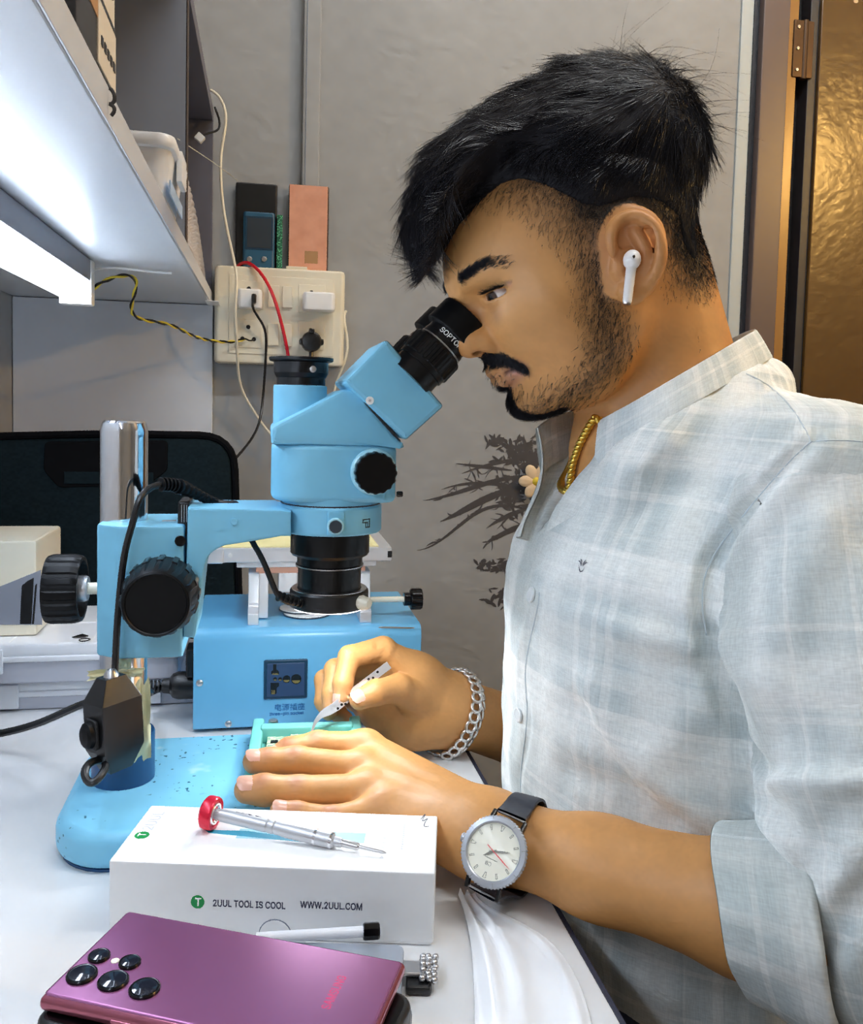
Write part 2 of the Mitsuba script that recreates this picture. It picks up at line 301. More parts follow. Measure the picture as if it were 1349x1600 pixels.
part(ct, 'lettering', tx, 'm_jambdark', smooth=False)

# white plastic tub with lid
scene['m_tub'] = {'type': 'twosided', 'b': {'type': 'principled', 'base_color': {'type': 'rgb', 'value': [.82, .84, .87]}, 'roughness': .3, 'specular': .4}}
mat('m_bluefill', lin(170, 195, 225), .5)
tb = thing('plastic_tub', 'small translucent white plastic tub with lid on the shelf in front of the divider', 'tub')
def tap(w0, d0, w1, d1, h, r, z0):
    L = [np.c_[rrect(w0 + (w1 - w0) * t, d0 + (d1 - d0) * t, r), np.full(24, z0 + h * t)] for t in np.linspace(0, 1, 5)]
    v = np.concatenate(L + [[[0, 0, z0]], [[0, 0, z0 + h]]]); n = 24; f = grid_faces(5, n, False, True)[:, ::-1]; i = np.arange(n); j = (i + 1) % n
    return tm(v, np.vstack([f, np.stack([j, i, i * 0 + 5 * n], 1), np.stack([i, j, i * 0 + 5 * n + 1], 1) + [4 * n, 4 * n, 0]]))
TB = tr(-.112, .80, 0)
part(tb, 'body', mv(tap(.056, .105, .066, .118, .040, .012, SZ + .0195), TB), 'm_tub'); part(tb, 'lid', mv(prism(rrect(.074, .126, .014), .012, .004, SZ + .057), TB), 'm_tub')
part(tb, 'latch', mv(bx((.034, -.02, SZ + .040), (.039, .02, SZ + .066), .001), TB), 'm_tub'); part(tb, 'label_band', mv(bx((.0315, -.05, SZ + .022), (.0330, .05, SZ + .034), .0006), TB), 'm_bluefill', 'pale blue contents')

# bubble wrap stuffed into the compartment
u, v = np.meshgrid(np.linspace(0, 1, 110), np.linspace(0, 1, 120), indexing='ij')
hx = np.mod(u * 22 + .5 * (np.floor(v * 24) % 2), 1) - .5; hy = np.mod(v * 24, 1) - .5
bub = .0022 * np.sqrt(np.clip(1 - (hx ** 2 + hy ** 2) / .19, 0, 1))
Yb = .965 + u * .40; top = SZ + .02 + (.145 - .05 * u) * np.sqrt(np.clip(1 - (u - .45) ** 2 / .32, .02, 1)); Zb = SZ + .0215 + v * (top - SZ - .02)
Xb = -.0925 - .010 * v ** 2 + .0035 * np.sin(5 * u + 3 * v) + bub
scene['m_bubble'] = {'type': 'twosided', 'b': {'type': 'principled', 'base_color': {'type': 'rgb', 'value': [.62, .6, .62]}, 'roughness': .18, 'specular': .7}}
add('bubble_wrap', tm(np.stack([Xb, Yb, Zb], -1).reshape(-1, 3), grid_faces(110, 120)), 'm_bubble', 'crumpled sheet of bubble wrap in the shelf compartment beside the divider', 'bubble wrap', smooth=True)

# ------------------------------------------------------------------ switchboard and what is plugged into it
PLA = 'm_offwhite'
sb = thing('switchboard', 'cream wall switchboard with sockets and rocker switches', 'switchboard')
Y2 = YB - .042
def sbp(px, py, y=Y2): return at(px, py, y)
c0, c1 = sbp(334, 566), sbp(540, 424)
part(sb, 'box', bx((c0[0], Y2, c0[2]), (c1[0], YB, c1[2]), .005, .008), PLA)
def plate(name, a, b, y0, t, bev=.001, m=PLA, label=None, parent=sb):
    p, q = sbp(*a, y0), sbp(*b, y0); return part(parent, name, bx((p[0], y0 - t, min(p[2], q[2])), (q[0], y0 + .0008, max(p[2], q[2])), bev), m, label)
plate('inner_frame', (357, 552), (522, 437), Y2, .002)
for a, b in (((367, 482), (412, 440)), ((466, 488), (509, 446)), ((366, 543), (409, 500)), ((466, 546), (508, 503))): plate('socket_plate', a, b, Y2 - .002, .0015)
for a, b in (((419, 480), (437, 447)), ((441, 481), (458, 448)), ((418, 540), (436, 506)), ((440, 541), (457, 507))): plate('rocker_switch', a, b, Y2 - .002, .0045, .0012)
hole = None
for px, py in ((389, 451), (487, 457), (388, 511), (486, 516), (379, 529), (397, 530)):
    p = sbp(px, py, Y2 - .0036); M = tr(p) @ rot('x', 90)
    if hole is None: hole = part(sb, 'socket_hole', cyl(.0032, .0006, 16), 'm_blackmatte'); scene[hole]['to_world'] = T(M)
    else: again(sb, 'socket_hole', hole, M)
# USB charger with black lead
ch = thing('usb_charger', 'white square charger in the upper left socket with a black lead', 'charger')
p, q = sbp(371, 483, Y2 - .0035), sbp(410, 455, Y2 - .0035)
part(ch, 'body', bx((p[0], Y2 - .030, p[2]), (q[0], Y2 - .0036, q[2]), .004, .007), 'm_white')
pl = sbp(397, 467, Y2 - .031)
part(ch, 'plug', bx(pl + [-.0035, -.018, -.008], pl + [.0035, .001, .006], .0025), 'm_black', 'black plug')
def cable(pts, r, n=10, seg=8): return tube(catmull(pts, n), r, seg)
part(ch, 'lead', cable([pl + [0, -.016, -.004], at(400, 490, 1.335), at(412, 510, 1.34), at(416, 540, 1.35), at(412, 610, 1.36), at(405, 660, 1.34), at(390, 690, 1.30), at(372, 712, 1.25), at(352, 735, 1.23)], .0019), 'm_black', 'black lead')
ad = thing('phone_adapter', 'white phone adapter in the upper right socket', 'charger')
p, q = sbp(472, 487, Y2 - .0035), sbp(522, 461, Y2 - .0035)
part(ad, 'body', bx((p[0], Y2 - .036, p[2]), (q[0], Y2 - .0036, q[2]), .004, .007), 'm_white'); part(ad, 'collar', bx((q[0] - .006, Y2 - .026, p[2] + .001), (q[0] + .001, Y2 - .0035, q[2] + .0005), .002), PLA)
bpg = thing('round_plug', 'round black plug with a cord in the lower right socket', 'plug')
p = sbp(486, 535, Y2 - .0035)
part(bpg, 'body', mv(cyl(.0155, .026, 28, .004), tr(p) @ rot('x', 90)), 'm_black'); part(bpg, 'grip', cat(bx(p + [-.0185, -.022, -.005], p + [.0185, -.004, .005], .003), bx(p + [-.004, -.03, .012], p + [.004, -.006, .019], .002)), 'm_black')
part(bpg, 'cord', cable([p + [0, -.016, -.010], p + [0, -.019, -.03], p + [0, -.018, -.07], at(484, 640, 1.37), at(480, 760, 1.37)], .0036), 'm_black')
add('red_cable', cable([at(372, 416, 1.385), at(390, 412, 1.36), at(410, 430, 1.345), at(428, 465, 1.34), at(441, 510, 1.345), at(449, 548, 1.35), at(455, 600, 1.36), at(460, 700, 1.36)], .0026), 'm_red', 'red cable looping over the switchboard', 'cable')
yw = thing('twisted_wire', 'yellow and black twisted wire pushed into the lower left socket', 'wire')
path = catmull([[-.185, .995, SZ - .03], [-.165, 1.02, SZ - .012], [-.15, 1.06, SZ - .012], at(206, 487, 1.10), at(255, 505, 1.17), at(300, 524, 1.26), at(335, 533, 1.325), at(362, 534, Y2 - .012), at(384, 529, Y2 - .010)], 14)
ph = np.linspace(0, 60, len(path)); tg = np.gradient(path, axis=0); tg /= np.linalg.norm(tg, axis=1, keepdims=True); w1 = np.cross(tg, [0, 0, 1]); w1 /= np.linalg.norm(w1, axis=1, keepdims=True); w2 = np.cross(tg, w1)
for s, m, n in ((0, 'm_yellow', 'yellow_core'), (PI, 'm_black', 'black_core')): part(yw, n, tube(path + .0013 * (np.cos(ph + s)[:, None] * w1 + np.sin(ph + s)[:, None] * w2), .0013, 6), m)
part(yw, 'bare_end', cable([path[-1], at(390, 532, Y2 - .012), at(398, 530, Y2 - .004)], .0011), 'm_black')
wc = add('white_cable', cable([at(329, 141, 1.36), at(345, 155, 1.35), at(353, 185, 1.345), at(347, 230, 1.345), at(345, 270, 1.345), at(350, 330, 1.345), at(362, 390, 1.34), at(370, 440, 1.318), at(368, 480, 1.316), at(369, 520, 1.325), at(371, 560, 1.34), at(377, 605, 1.36), at(395, 640, 1.37), at(420, 675, 1.37), at(445, 695, 1.37)], .0021), 'm_offwhite', 'long white cable hanging from the shelf past the switchboard', 'cable')
add('white_cable', cable([at(541, 486, 1.385), at(539, 505, 1.375), at(543, 545, 1.37), at(533, 580, 1.375), at(524, 605, 1.38), at(520, 640, 1.385), at(518, 700, 1.385)], .0021), 'm_offwhite', 'white cable running down beside the right edge of the switchboard', 'cable')
add('thin_thread', cable([at(278, 217, .93), at(310, 238, 1.08), at(345, 262, 1.25), at(372, 283, 1.37)], .0005, seg=5), 'm_offwhite', 'thin white thread stretched from the tub to the wall phones', 'thread')
cn = thing('connector_lead', 'white connector block on a short black lead hanging at the shelf end', 'connector')
p = at(312, 216, 1.33)
part(cn, 'block', mv(bx((-.006, -.005, -.005), (.006, .005, .006), .001), tr(p) @ rot('y', 40)), 'm_white'); part(cn, 'lead', cable([p + [.005, 0, .002], at(326, 208, 1.34), at(340, 203, 1.35), at(343, 190, 1.36), at(336, 168, 1.38)], .0016), 'm_black')
add('paper_tag', bx((-.0885, 1.30, SZ - .004), (-.070, 1.36, SZ - .0032), .0002), 'm_white', 'white paper tag sticking out from the shelf corner', 'tag', smooth=False)

# phones leaning on top of the switchboard
def slab(px, y, w, h, t, m, r=.006): return None
p, q = at(367, 421, 1.386), at(434, 288, 1.386)
zt = at(440, 421, Y2)[2] + .0015
pb = thing('black_phone', 'black phone body leaning on the wall on top of the switchboard', 'phone')
part(pb, 'body', bx((p[0], 1.386, zt), (q[0], 1.3945, q[2]), .003, .008), 'm_jambdark'); part(pb, 'back_glass', bx((p[0] + .002, 1.3852, zt + .002), (q[0] - .002, 1.3862, q[2] - .002), .0004, .007), 'm_black')
mat('m_teal', lin(38, 84, 112), .35); mat('m_tealdark', lin(22, 52, 74), .3); mat('m_lcd', lin(46, 54, 62), .15)
td = thing('tester_module', 'small teal tester with a grey screen and two buttons in front of the black phone', 'tester')
p, q = at(379, 420, 1.372), at(430, 332, 1.372)
part(td, 'body', bx((p[0], 1.374, zt), (q[0], 1.3845, q[2]), .003, .005), 'm_teal'); a, b = at(386, 386, 1.372), at(424, 342, 1.372)
part(td, 'bezel', bx((a[0] - .003, 1.3732, a[2] - .003), (b[0] + .003, 1.3745, b[2] + .003), .0006), 'm_tealdark'); part(td, 'screen', bx((a[0], 1.3726, a[2]), (b[0], 1.3735, b[2]), .0003), 'm_lcd', 'grey screen')
for x_ in (390, 413): part(td, 'button', mv(cyl(.0042, .003, 16, .001), tr(at(x_, 405, 1.3742)) @ rot('x', 90)), 'm_steel')
def _pcb(p, n, uv):
    r = mikit.cell_rand(dr.floor(p.x * 700), 0, dr.floor(p.z * 500)); return mikit.mix(mi.Color3f(.01, .09, .05), mi.Color3f(.12, .5, .28), mikit.smoothstep(.55, .9, r))
matproc('m_pcbgreen', _pcb, .4)
p = at(433, 420, 1.378); q = at(442, 336, 1.378)
add('circuit_strip', bx((p[0] - .001, 1.377, zt), (q[0], 1.3835, q[2]), .0006), 'm_pcbgreen', 'green circuit board strip standing beside the teal tester', 'circuit board')
def _copper(p, n, uv):
    k = mikit.fbm(p.x * 60, p.y * 60, p.z * 60, 4); return mikit.mix(mi.Color3f(.62, .27, .17), mi.Color3f(.78, .40, .27), k)
matproc('m_copper', _copper, .4); mat('m_darkrim', lin(70, 50, 44), .4)
pc = thing('copper_phone', 'copper coloured phone back standing on top of the switchboard', 'phone')
p, q = at(450, 424, 1.38), at(514, 292, 1.38)
part(pc, 'body', bx((p[0], 1.3806, zt + .001), (q[0] + .001, 1.389, q[2] + .001), .003, .006), 'm_darkrim'); part(pc, 'back_panel', bx((p[0] + .0008, 1.3796, zt + .002), (q[0] - .0015, 1.3808, q[2]), .0005, .006), 'm_copper', 'scuffed copper back panel')
a, b = at(476, 411, 1.379), at(497, 393, 1.379); part(pc, 'sticker', bx((a[0], 1.3792, a[2]), (b[0], 1.3797, b[2]), .0001), 'm_tan', smooth=False)
add('wedge_block', bx(at(447, 424, 1.372) + [0, 0, -.001], at(480, 421, 1.384) + [0, 0, .002], .0005), 'm_offwhite', 'thin cream wedge under the copper coloured phone', 'wedge')

# wall decal: dark plant
rng = np.random.default_rng(5)
scene['m_decal'] = {'type': 'twosided', 'b': {'type': 'principled', 'base_color': {'type': 'rgb', 'value': lin(66, 64, 66)}, 'roughness': .6}}
def _ribbon(pts, w):
    P = catmull(pts, 8); t = np.gradient(P, axis=0); s = np.cross(t, [0, 1, 0]); s /= np.linalg.norm(s, axis=1, keepdims=True) + 1e-9; k = w * np.sin(np.linspace(.25, PI - .05, len(P)))[:, None]
    v = np.concatenate([P + s * k, P - s * k]); n = len(P); i = np.arange(n - 1); return tm(v, np.vstack([np.stack([i, i + 1, i + n], 1), np.stack([i + 1, i + n + 1, i + n], 1)]))
dc = thing('wall_decal', 'dark plant decal with drooping stems on the wall behind the man', 'wall decal')
yd = YB - .0008; st = []
for pts, w in (([(835, 745), (780, 750), (720, 768), (662, 782)], .004), ([(835, 760), (770, 775), (720, 800), (688, 815)], .006), ([(835, 800), (790, 790), (748, 800), (700, 836), (652, 860)], .003), ([(840, 790), (790, 808), (760, 826)], .004), ([(800, 735), (760, 730), (712, 724)], .003), ([(830, 715), (770, 725), (722, 740)], .003), ([(800, 830), (775, 840), (760, 848)], .004), ([(840, 770), (750, 755), (690, 765)], .003), ([(835, 815), (800, 828), (762, 846)], .005)):
    st.append(_ribbon([at(a, b, yd) for a, b in pts], w))
    for q in range(7):
        t = rng.uniform(.2, .95); a = catmull([np.r_[x, 0.] for x in pts], 10)[:, :2]; c = a[int(t * (len(a) - 1))]; e = c + rng.normal(0, 9, 2) + [-8, 5]
        st.append(_ribbon([at(*c, yd), at(*((c + e) / 2 + rng.normal(0, 2, 2)), yd), at(*e, yd)], rng.uniform(.0006, .0016)))
part(dc, 'stem', cat(*st), 'm_decal', smooth=False)
lf = []
for (cx_, cy_, sx_, sy_, n_) in ((815, 710, 30, 22, 150), (805, 765, 26, 30, 130), (785, 885, 35, 8, 50), (800, 935, 30, 12, 60), (850, 900, 30, 60, 60), (840, 740, 20, 50, 120), (775, 690, 14, 6, 25)):
    for q in range(n_):
        c = np.array([cx_, cy_]) + rng.normal(0, .55, 2) * [sx_, sy_]; a = rng.uniform(0, PI); l = rng.uniform(4, 9); e = np.array([math.cos(a), math.sin(a)]) * l
        lf.append(_ribbon([at(*(c - e), yd), at(*c, yd - .0001), at(*(c + e), yd)], rng.uniform(.0012, .0034)))
part(dc, 'leaf_cluster', cat(*lf), 'm_decal', kind='stuff', smooth=False)
mat('m_cream', lin(225, 200, 165), .6)
fl = thing('wall_flower', 'cream plastic flower stuck on the wall decal behind the shirt', 'ornament')
fc = at(838, 752, YB - .01)
pk = None
for q in range(6):
    M = frame(fc, [0, -1, 0], [math.cos(q * PI / 3), 0, math.sin(q * PI / 3)]) @ tr(.017, 0, 0)
    if pk is None: pk = part(fl, 'petal', mv(sphere((0, 0, 0), 1, 2), np.diag([.014, .010, .004, 1])), 'm_cream', smooth=True); scene[pk]['to_world'] = T(M)
    else: again(fl, 'petal', pk, M)
part(fl, 'centre', mv(sphere((0, 0, 0), 1, 2), frame(fc, [0, -1, 0]) @ np.diag([.008, .008, .006, 1])), 'm_yellow', smooth=True)

# ------------------------------------------------------------------ workbench, things at its left end
ZT = 0.75
def _desk(p, n, uv):
    return mikit.mix(mi.Color3f(.60, .61, .62), mi.Color3f(.68, .685, .69), mikit.fbm(p.x * 5, p.y * 5, p.z * 5, 3))
matproc('m_desk', _desk, .16, specular=.5); mat('m_deskedge', lin(40, 46, 62), .4)
wbk = thing('workbench', 'white glossy workbench top with a dark edge', 'workbench')
TX = 0.197
part(wbk, 'top', bx((XL + .001, -.6, ZT - .03), (TX, 1.383, ZT), .001), 'm_desk'); part(wbk, 'edge_band', bx((TX, -.6, ZT - .031), (TX + .004, 1.383, ZT - .001), .0006), 'm_deskedge', 'dark edge band')
lg = None
for x_, y_ in ((XL + .04, -.55), (TX - .06, -.55), (XL + .04, 1.34), (TX - .06, 1.34)):
    if lg is None: lg = part(wbk, 'leg', bx((-.02, -.02, 0), (.02, .02, ZT - .03), .002), 'm_deskedge'); scene[lg]['to_world'] = T(tr(x_, y_, 0))
    else: again(wbk, 'leg', lg, tr(x_, y_, 0))

# black padded bag leaning against the panel
def _fab(p, n, uv):
    k = mikit.fbm(p.x * 300, p.y * 300, p.z * 300, 2); return mikit.mix(mi.Color3f(.0025, .006, .008), mi.Color3f(.007, .014, .018), k)
matproc('m_bagfabric', _fab, .85, specular=.08); mat('m_bagdark', [.002, .0022, .003], .8, spec=.08)
bg = thing('laptop_bag', 'large black padded bag with rounded corners standing behind the microscope', 'bag')
BY = 1.17
tl_, tr_ = at(0, 684, BY), at(372, 700, BY)
poly = roundpoly([(-.365, ZT + .001), (-.030, ZT + .001), (tr_[0] - .002, at(372, 800, BY)[2]), (-.042, at(345, 681, BY)[2]), (-.20, at(200, 679, BY)[2]), (-.365, at(0, 684, BY)[2])], [.01, .02, .03, .05, .02, .02], 6)
bm = xz_prism(poly, BY, BY + .11, .022)
part(bg, 'body', bm, 'm_bagfabric'); rim = np.array([(x, z) for x, z in poly])
part(bg, 'piping', tube(np.c_[rim[:, 0], np.full(len(rim), BY + .012), rim[:, 1]][5:], .005, 8), 'm_bagdark')
pp = roundpoly([at(70, 690, BY)[[0, 2]], at(68, 735, BY)[[0, 2]], at(92, 762, BY)[[0, 2]], at(230, 758, BY)[[0, 2]], at(262, 735, BY)[[0, 2]], at(262, 688, BY)[[0, 2]]], .006, 3)
part(bg, 'pocket_panel', xz_prism(pp, BY - .0025, BY + .004, .002), 'm_bagdark', 'dark trapezoid pocket'); a, b = at(100, 756, BY - .004), at(240, 738, BY - .004)
part(bg, 'pocket_strap', bx((a[0], BY - .0045, a[2]), (b[0], BY - .002, b[2]), .001), 'm_bagfabric')

# white device with black vents at the far left
wd = thing('white_device', 'off-white device box with black vents at the left edge behind the clear organisers', 'device')
o = at(62, 970, 1.0); Mw = tr(-.243, .985, 0) @ rot('z', 0)
part(wd, 'case', bx((-.36, .985, ZT + .0785), (-.241, 1.10, at(60, 845, .985)[2]), .003), 'm_offwhite')
a, b = at(32, 975, .985), at(53, 905, .985)
part(wd, 'vent_panel', xz_prism(roundpoly([at(31, 975, .984)[[0, 2]], at(49, 975, .984)[[0, 2]], at(53, 903, .984)[[0, 2]], at(44, 907, .984)[[0, 2]], at(34, 915, .984)[[0, 2]]], .001), .9835, .986, .0005), 'm_black', 'black vents')
part(wd, 'vent_panel', xz_prism(roundpoly([at(50, 975, .984)[[0, 2]], at(53, 975, .984)[[0, 2]], at(58, 912, .984)[[0, 2]], at(55, 914, .984)[[0, 2]]], .0005), .9835, .986, .0004), 'm_black')
part(wd, 'lower_front', xz_prism([at(-20, 978, .98)[[0, 2]], at(64, 978, .98)[[0, 2]], at(62, 892, .98)[[0, 2]], at(-20, 925, .98)[[0, 2]]], .9842, .986, .0005), 'm_greylam', 'grey lower front')

# clear plastic organisers
scene['m_clear'] = {'type': 'twosided', 'b': {'type': 'principled', 'base_color': {'type': 'rgb', 'value': [.72, .74, .78]}, 'roughness': .22, 'specular': .6}}
scene['m_clear2'] = {'type': 'thindielectric', 'int_ior': 1.3}
mat('m_parts', lin(120, 112, 118), .5); mat('m_cleardark', lin(176, 178, 188), .3)
def organizer(x0, x1, y0, y1, z0, z1, label, cells):
    g = thing('organizer_box', label, 'organizer box')
    part(g, 'tray', bx((x0, y0, z0), (x1, y1, z1 - .014), .002, .006), 'm_cleardark'); part(g, 'lid', bx((x0 - .002, y0 - .002, z1 - .0135), (x1 + .002, y1 + .002, z1), .003, .008), 'm_clear', 'frosted clear lid')
    part(g, 'rim', bx((x0 - .004, y0 - .0035, z1 - .019), (x1 + .0035, y1 + .003, z1 - .0128), .0015, .008), 'm_clear')
    rib = None
    for k in range(cells + 1):
        X = x0 + (x1 - x0) * (k + .1) / (cells + .2)
        if rib is None: rib = part(g, 'rib', bx((-.0008, 0, 0), (.0008, y1 - y0 - .012, .0008), .0002), 'm_white'); scene[rib]['to_world'] = T(tr(X, y0 + .006, z1 - .0004))
        else: again(g, 'rib', rib, tr(X, y0 + .006, z1 - .0004))
    part(g, 'rib', bx((x0 + .004, (y0 + y1) / 2 - .001, z1 - .0006), (x1 - .004, (y0 + y1) / 2 + .001, z1 + .0007), .0003), 'm_white')
    for k in range(2): part(g, 'latch', bx((x0 + (x1 - x0) * (.2 + .5 * k), y0 - .0065, z1 - .030), (x0 + (x1 - x0) * (.33 + .5 * k), y0 - .003, z1 - .004), .001), 'm_clear')
    return g
organizer(-.352, -.060, .975, 1.12, ZT + .0005, ZT + .034, 'frosted clear organiser box at the bottom of the stack on the bench', 4)
organizer(-.352, -.090, .955, 1.125, ZT + .0355, ZT + .078, 'frosted clear organiser box resting on the lower one, under the red pen', 3)
organizer(-.368, -.247, .72, .845, ZT + .0004, ZT + .135, 'tall frosted clear box at the left edge of the bench', 1)
pn = thing('red_pen', 'slim red and black pen lying on the organiser lid', 'pen')
a, b = at(20, 980, 1.105), at(104, 978, 1.105); zz = ZT + .0817
part(pn, 'barrel', tube(np.linspace([a[0], 1.085, zz], [a[0] + (b[0] - a[0]) * .6, 1.085, zz], 8), .0028, 10), 'm_red'); part(pn, 'cap', tube(np.linspace([a[0] + (b[0] - a[0]) * .58, 1.085, zz], [b[0], 1.085, zz], 5), .0030, 10), 'm_black')
c = atz(123, 996, ZT + .0785)
add('black_chip', prism(np.array([(0, 0), (.012, .002), (.009, .010)]), .0012, .0002, 0) if False else mv(prism(np.array([(0, 0), (.016, .004), (.008, .012)]), .0012, .0002), tr(c[0] - .006, c[1] - .004, ZT + .0793)), 'm_black', 'small triangular black chip lying on the organiser lid', 'chip')
c = atz(130, 1003, ZT + .0785); add('wire_loop', tube(catmull([c + [-.004, 0, .002], c + [0, .006, .002], c + [.006, .004, .002], c + [.003, -.004, .002], c + [-.004, 0, .002]], 6), .0006, 6), 'm_black', 'tiny black wire loop lying on the organiser lid beside the chip', 'wire')

# ------------------------------------------------------------------ stereo microscope
def _blue(p, n, uv):
    k = mikit.fbm(p.x * 25, p.y * 25, p.z * 25, 3); return mikit.mix(mi.Color3f(.155, .43, .60), mi.Color3f(.185, .47, .64), k)
matproc('m_blue', _blue, .38, specular=.45)
def _bluebase(p, n, uv):
    k = mikit.fbm(p.x * 30, p.y * 30, p.z * 30, 4); d = mikit.smoothstep(.70, .78, mikit.fbm(p.x * 260, p.y * 260, p.z * 260, 2)) * mikit.smoothstep(.48, .6, mikit.fbm(p.x * 20, p.y * 20, 3.0, 3))
    w = mikit.smoothstep(.62, .8, mikit.fbm(p.x * 45 + 9, p.y * 45, p.z * 30, 3))
    c = mikit.mix(mi.Color3f(.16, .47, .68), mi.Color3f(.22, .55, .74), k); c = mikit.mix(c, mi.Color3f(.5, .72, .78), w * .75); return mikit.mix(c, mi.Color3f(.03, .12, .18), d)
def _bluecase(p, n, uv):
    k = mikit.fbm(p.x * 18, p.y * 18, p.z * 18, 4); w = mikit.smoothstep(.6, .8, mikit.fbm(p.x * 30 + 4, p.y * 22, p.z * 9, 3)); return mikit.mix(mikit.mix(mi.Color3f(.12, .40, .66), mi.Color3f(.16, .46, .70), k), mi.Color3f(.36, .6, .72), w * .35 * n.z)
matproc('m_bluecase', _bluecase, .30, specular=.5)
matproc('m_bluebase', _bluebase, .42, specular=.4)
mat('m_bluering', lin(150, 200, 215), .3); mat('m_navy', lin(22, 66, 108), .35); mat('m_rubber', lin(5, 6, 8), .4, spec=.16); mat('m_gloss', lin(5, 5, 7), .16, spec=.3); mat('m_lens', [.01, .012, .02], .05)
mat('m_blackmetal', lin(7, 8, 10), .28, .1, spec=.35); mat('m_lettering', lin(235, 235, 235), .6)
SY = .72                                                   # the microscope stands in the plane y = SY, facing +x
NF = .682                                                  # its near face
def xzs(pts, y): return [at(a, b, y)[[0, 2]] for a, b in pts]
ms = thing('stereo_microscope', 'sky blue stereo microscope with black eyepieces and a chrome pole, standing on the bench', 'microscope')
# base plate and pole
part(ms, 'base_plate', prism(rrect(.245, .182, .045, 9, -.0275, .716), .0285, .009, ZT + .0015, 5), 'm_bluebase', 'scratched blue base plate')
part(ms, 'base_foot', prism(rrect(.237, .174, .042, 7, -.0275, .716), .002, 0, ZT), 'm_navy', 'dark rim under the base')
px_, pz_ = -.1105, ZT + .029
col = part(ms, 'pole_collar', mv(lathe([(.0, 0), (.0245, 0), (.0245, .038), (.0238, .040), (.0195, .040)], 48), tr(px_, SY, pz_)), 'm_navy', 'dark blue collar at the foot of the pole')
part(ms, 'pole', mv(lathe([(0, 0), (.0182, 0), (.0182, .282), (.0165, .289), (.0150, .2905), (0, .2905)], 64), tr(px_, SY, pz_ + .001)), 'm_chrome', 'polished chrome pole', smooth=25)
# focus carriage on the pole
zc0, zc1 = at(140, 1032, NF)[2], at(148, 822, NF)[2]
xa, xb = at(146, 900, NF)[0], at(287, 900, NF)[0]
plan = roundpoly([(xa, SY + .02), (xa, NF + .012), (xa + .017, NF), (xb, NF), (xb, SY + .036), (xa + .017, SY + .036)], .003, 3)
cg = part(ms, 'focus_carriage', prism(plan, zc1 - zc0, .0022, zc0), 'm_blue', 'blue focus carriage clamped to the pole')
part(cg, 'set_screw', mv(cat(cyl(.0042, .0015, 20, .0006), mv(cyl(.0026, .0010, 6), tr(0, 0, .001))), tr(at(282, 845, NF)) @ rot('x', 90)), 'm_gloss')
part(cg, 'rack_cover', bx((at(275, 820, NF)[0], NF + .012, zc1 - .01), (at(294, 820, NF)[0], SY + .012, zc1 + .017), .0015), 'm_black', 'black rack end above the carriage')
for k in range(3): part(cg, 'rack_rib', bx((at(281 + 4 * k, 800, NF)[0], NF + .0105, zc1 + .001), (at(282.6 + 4 * k, 800, NF)[0], NF + .013, zc1 + .015), .0003), 'm_steel')
part(cg, 'slot_mark', bx((at(247, 822, NF)[0], SY - .012, zc1 - .001), (at(270, 822, NF)[0], SY - .008, zc1 + .0004), .0002), 'm_steel')
# focus knob facing the camera
kb = at(256, 921, NF)
def knob(r, h, n, dep, seg=None):
    seg = seg or n * 8
    return lathe([(0, 0), (r * .82, 0), (r * .97, .0015), (r, .004), (r, h * .55), (r * .96, h * .80), (r * .885, h * .93), (r * .85, h * .985), (r * .80, h), (r * .775, h * .985), (r * .76, h * .95), (0, h * .945)], seg, (n, dep, 3, 6))
KM = tr(kb) @ rot('x', 90)
fk = part(ms, 'focus_knob', mv(knob(.0275, .046, 16, .0013), KM @ tr(0, 0, .004)), 'm_rubber', 'big ridged black focus knob', smooth=28)
part(fk, 'knob_collar', mv(cyl(.021, .006, 40, .001), KM), 'm_steel')
cap_ = None
for k in range(16):
    M = KM @ rot('z', 22.5 * k) @ tr(.0272, 0, .016)
    if cap_ is None: cap_ = part(fk, 'ridge', bx((-.001, -.0022, -.009), (.0012, .0022, .012), .0006), 'm_gloss'); scene[cap_]['to_world'] = T(M)
    else: again(fk, 'ridge', cap_, M)
# clamp wheel on the left, axis along x
wz = at(95, 920, SY)
WM = frame([at(142, 920, SY)[0] + .004, SY, wz[2]], [-1, 0, 0])
wk = part(ms, 'clamp_wheel', mv(lathe([(0, .018), (.020, .018), (.0225, .010), (.0255, .010), (.0265, .012), (.0275, .016), (.0275, .032), (.0262, .036), (.022, .037), (0, .037)], 128, (16, .0012, 4, 7)), WM), 'm_rubber', 'ridged black clamp wheel', smooth=28)
part(wk, 'stem', mv(cyl(.0048, .018, 16, .0005), WM @ tr(0, 0, -.004)), 'm_offwhite'); part(wk, 'hub', mv(lathe([(0, 0), (.0095, 0), (.0105, .002), (.0105, .009), (.0088, .011), (.0088, .02), (0, .02)], 24), WM @ tr(0, 0, .006)), 'm_alu', 'metal hub')
# arm
ap = roundpoly(xzs([(293, 793), (440, 797), (455, 800), (455, 838), (440, 838), (395, 846), (348, 853), (326, 866), (318, 890), (307, 990), (303, 998), (286, 996), (291, 880)], NF), [.001, 0, 0, 0, 0, .003, .004, .01, .012, .004, .001, .001, .004], 5)
ar = part(ms, 'arm', xz_prism(ap, NF, SY + .022, .002), 'm_blue', 'blue bracket arm')
a, b = at(300, 786, SY), at(445, 795, SY)
part(ar, 'far_rail', xz_prism(xzs([(318, 784), (430, 784), (452, 796), (318, 800)], SY + .02), SY + .018, SY + .034, .0015), 'm_blue')
part(ar, 'rivet', mv(cyl(.0028, .0012, 20, .0004), tr(at(366, 815, NF)) @ rot('x', 90)), 'm_blue')
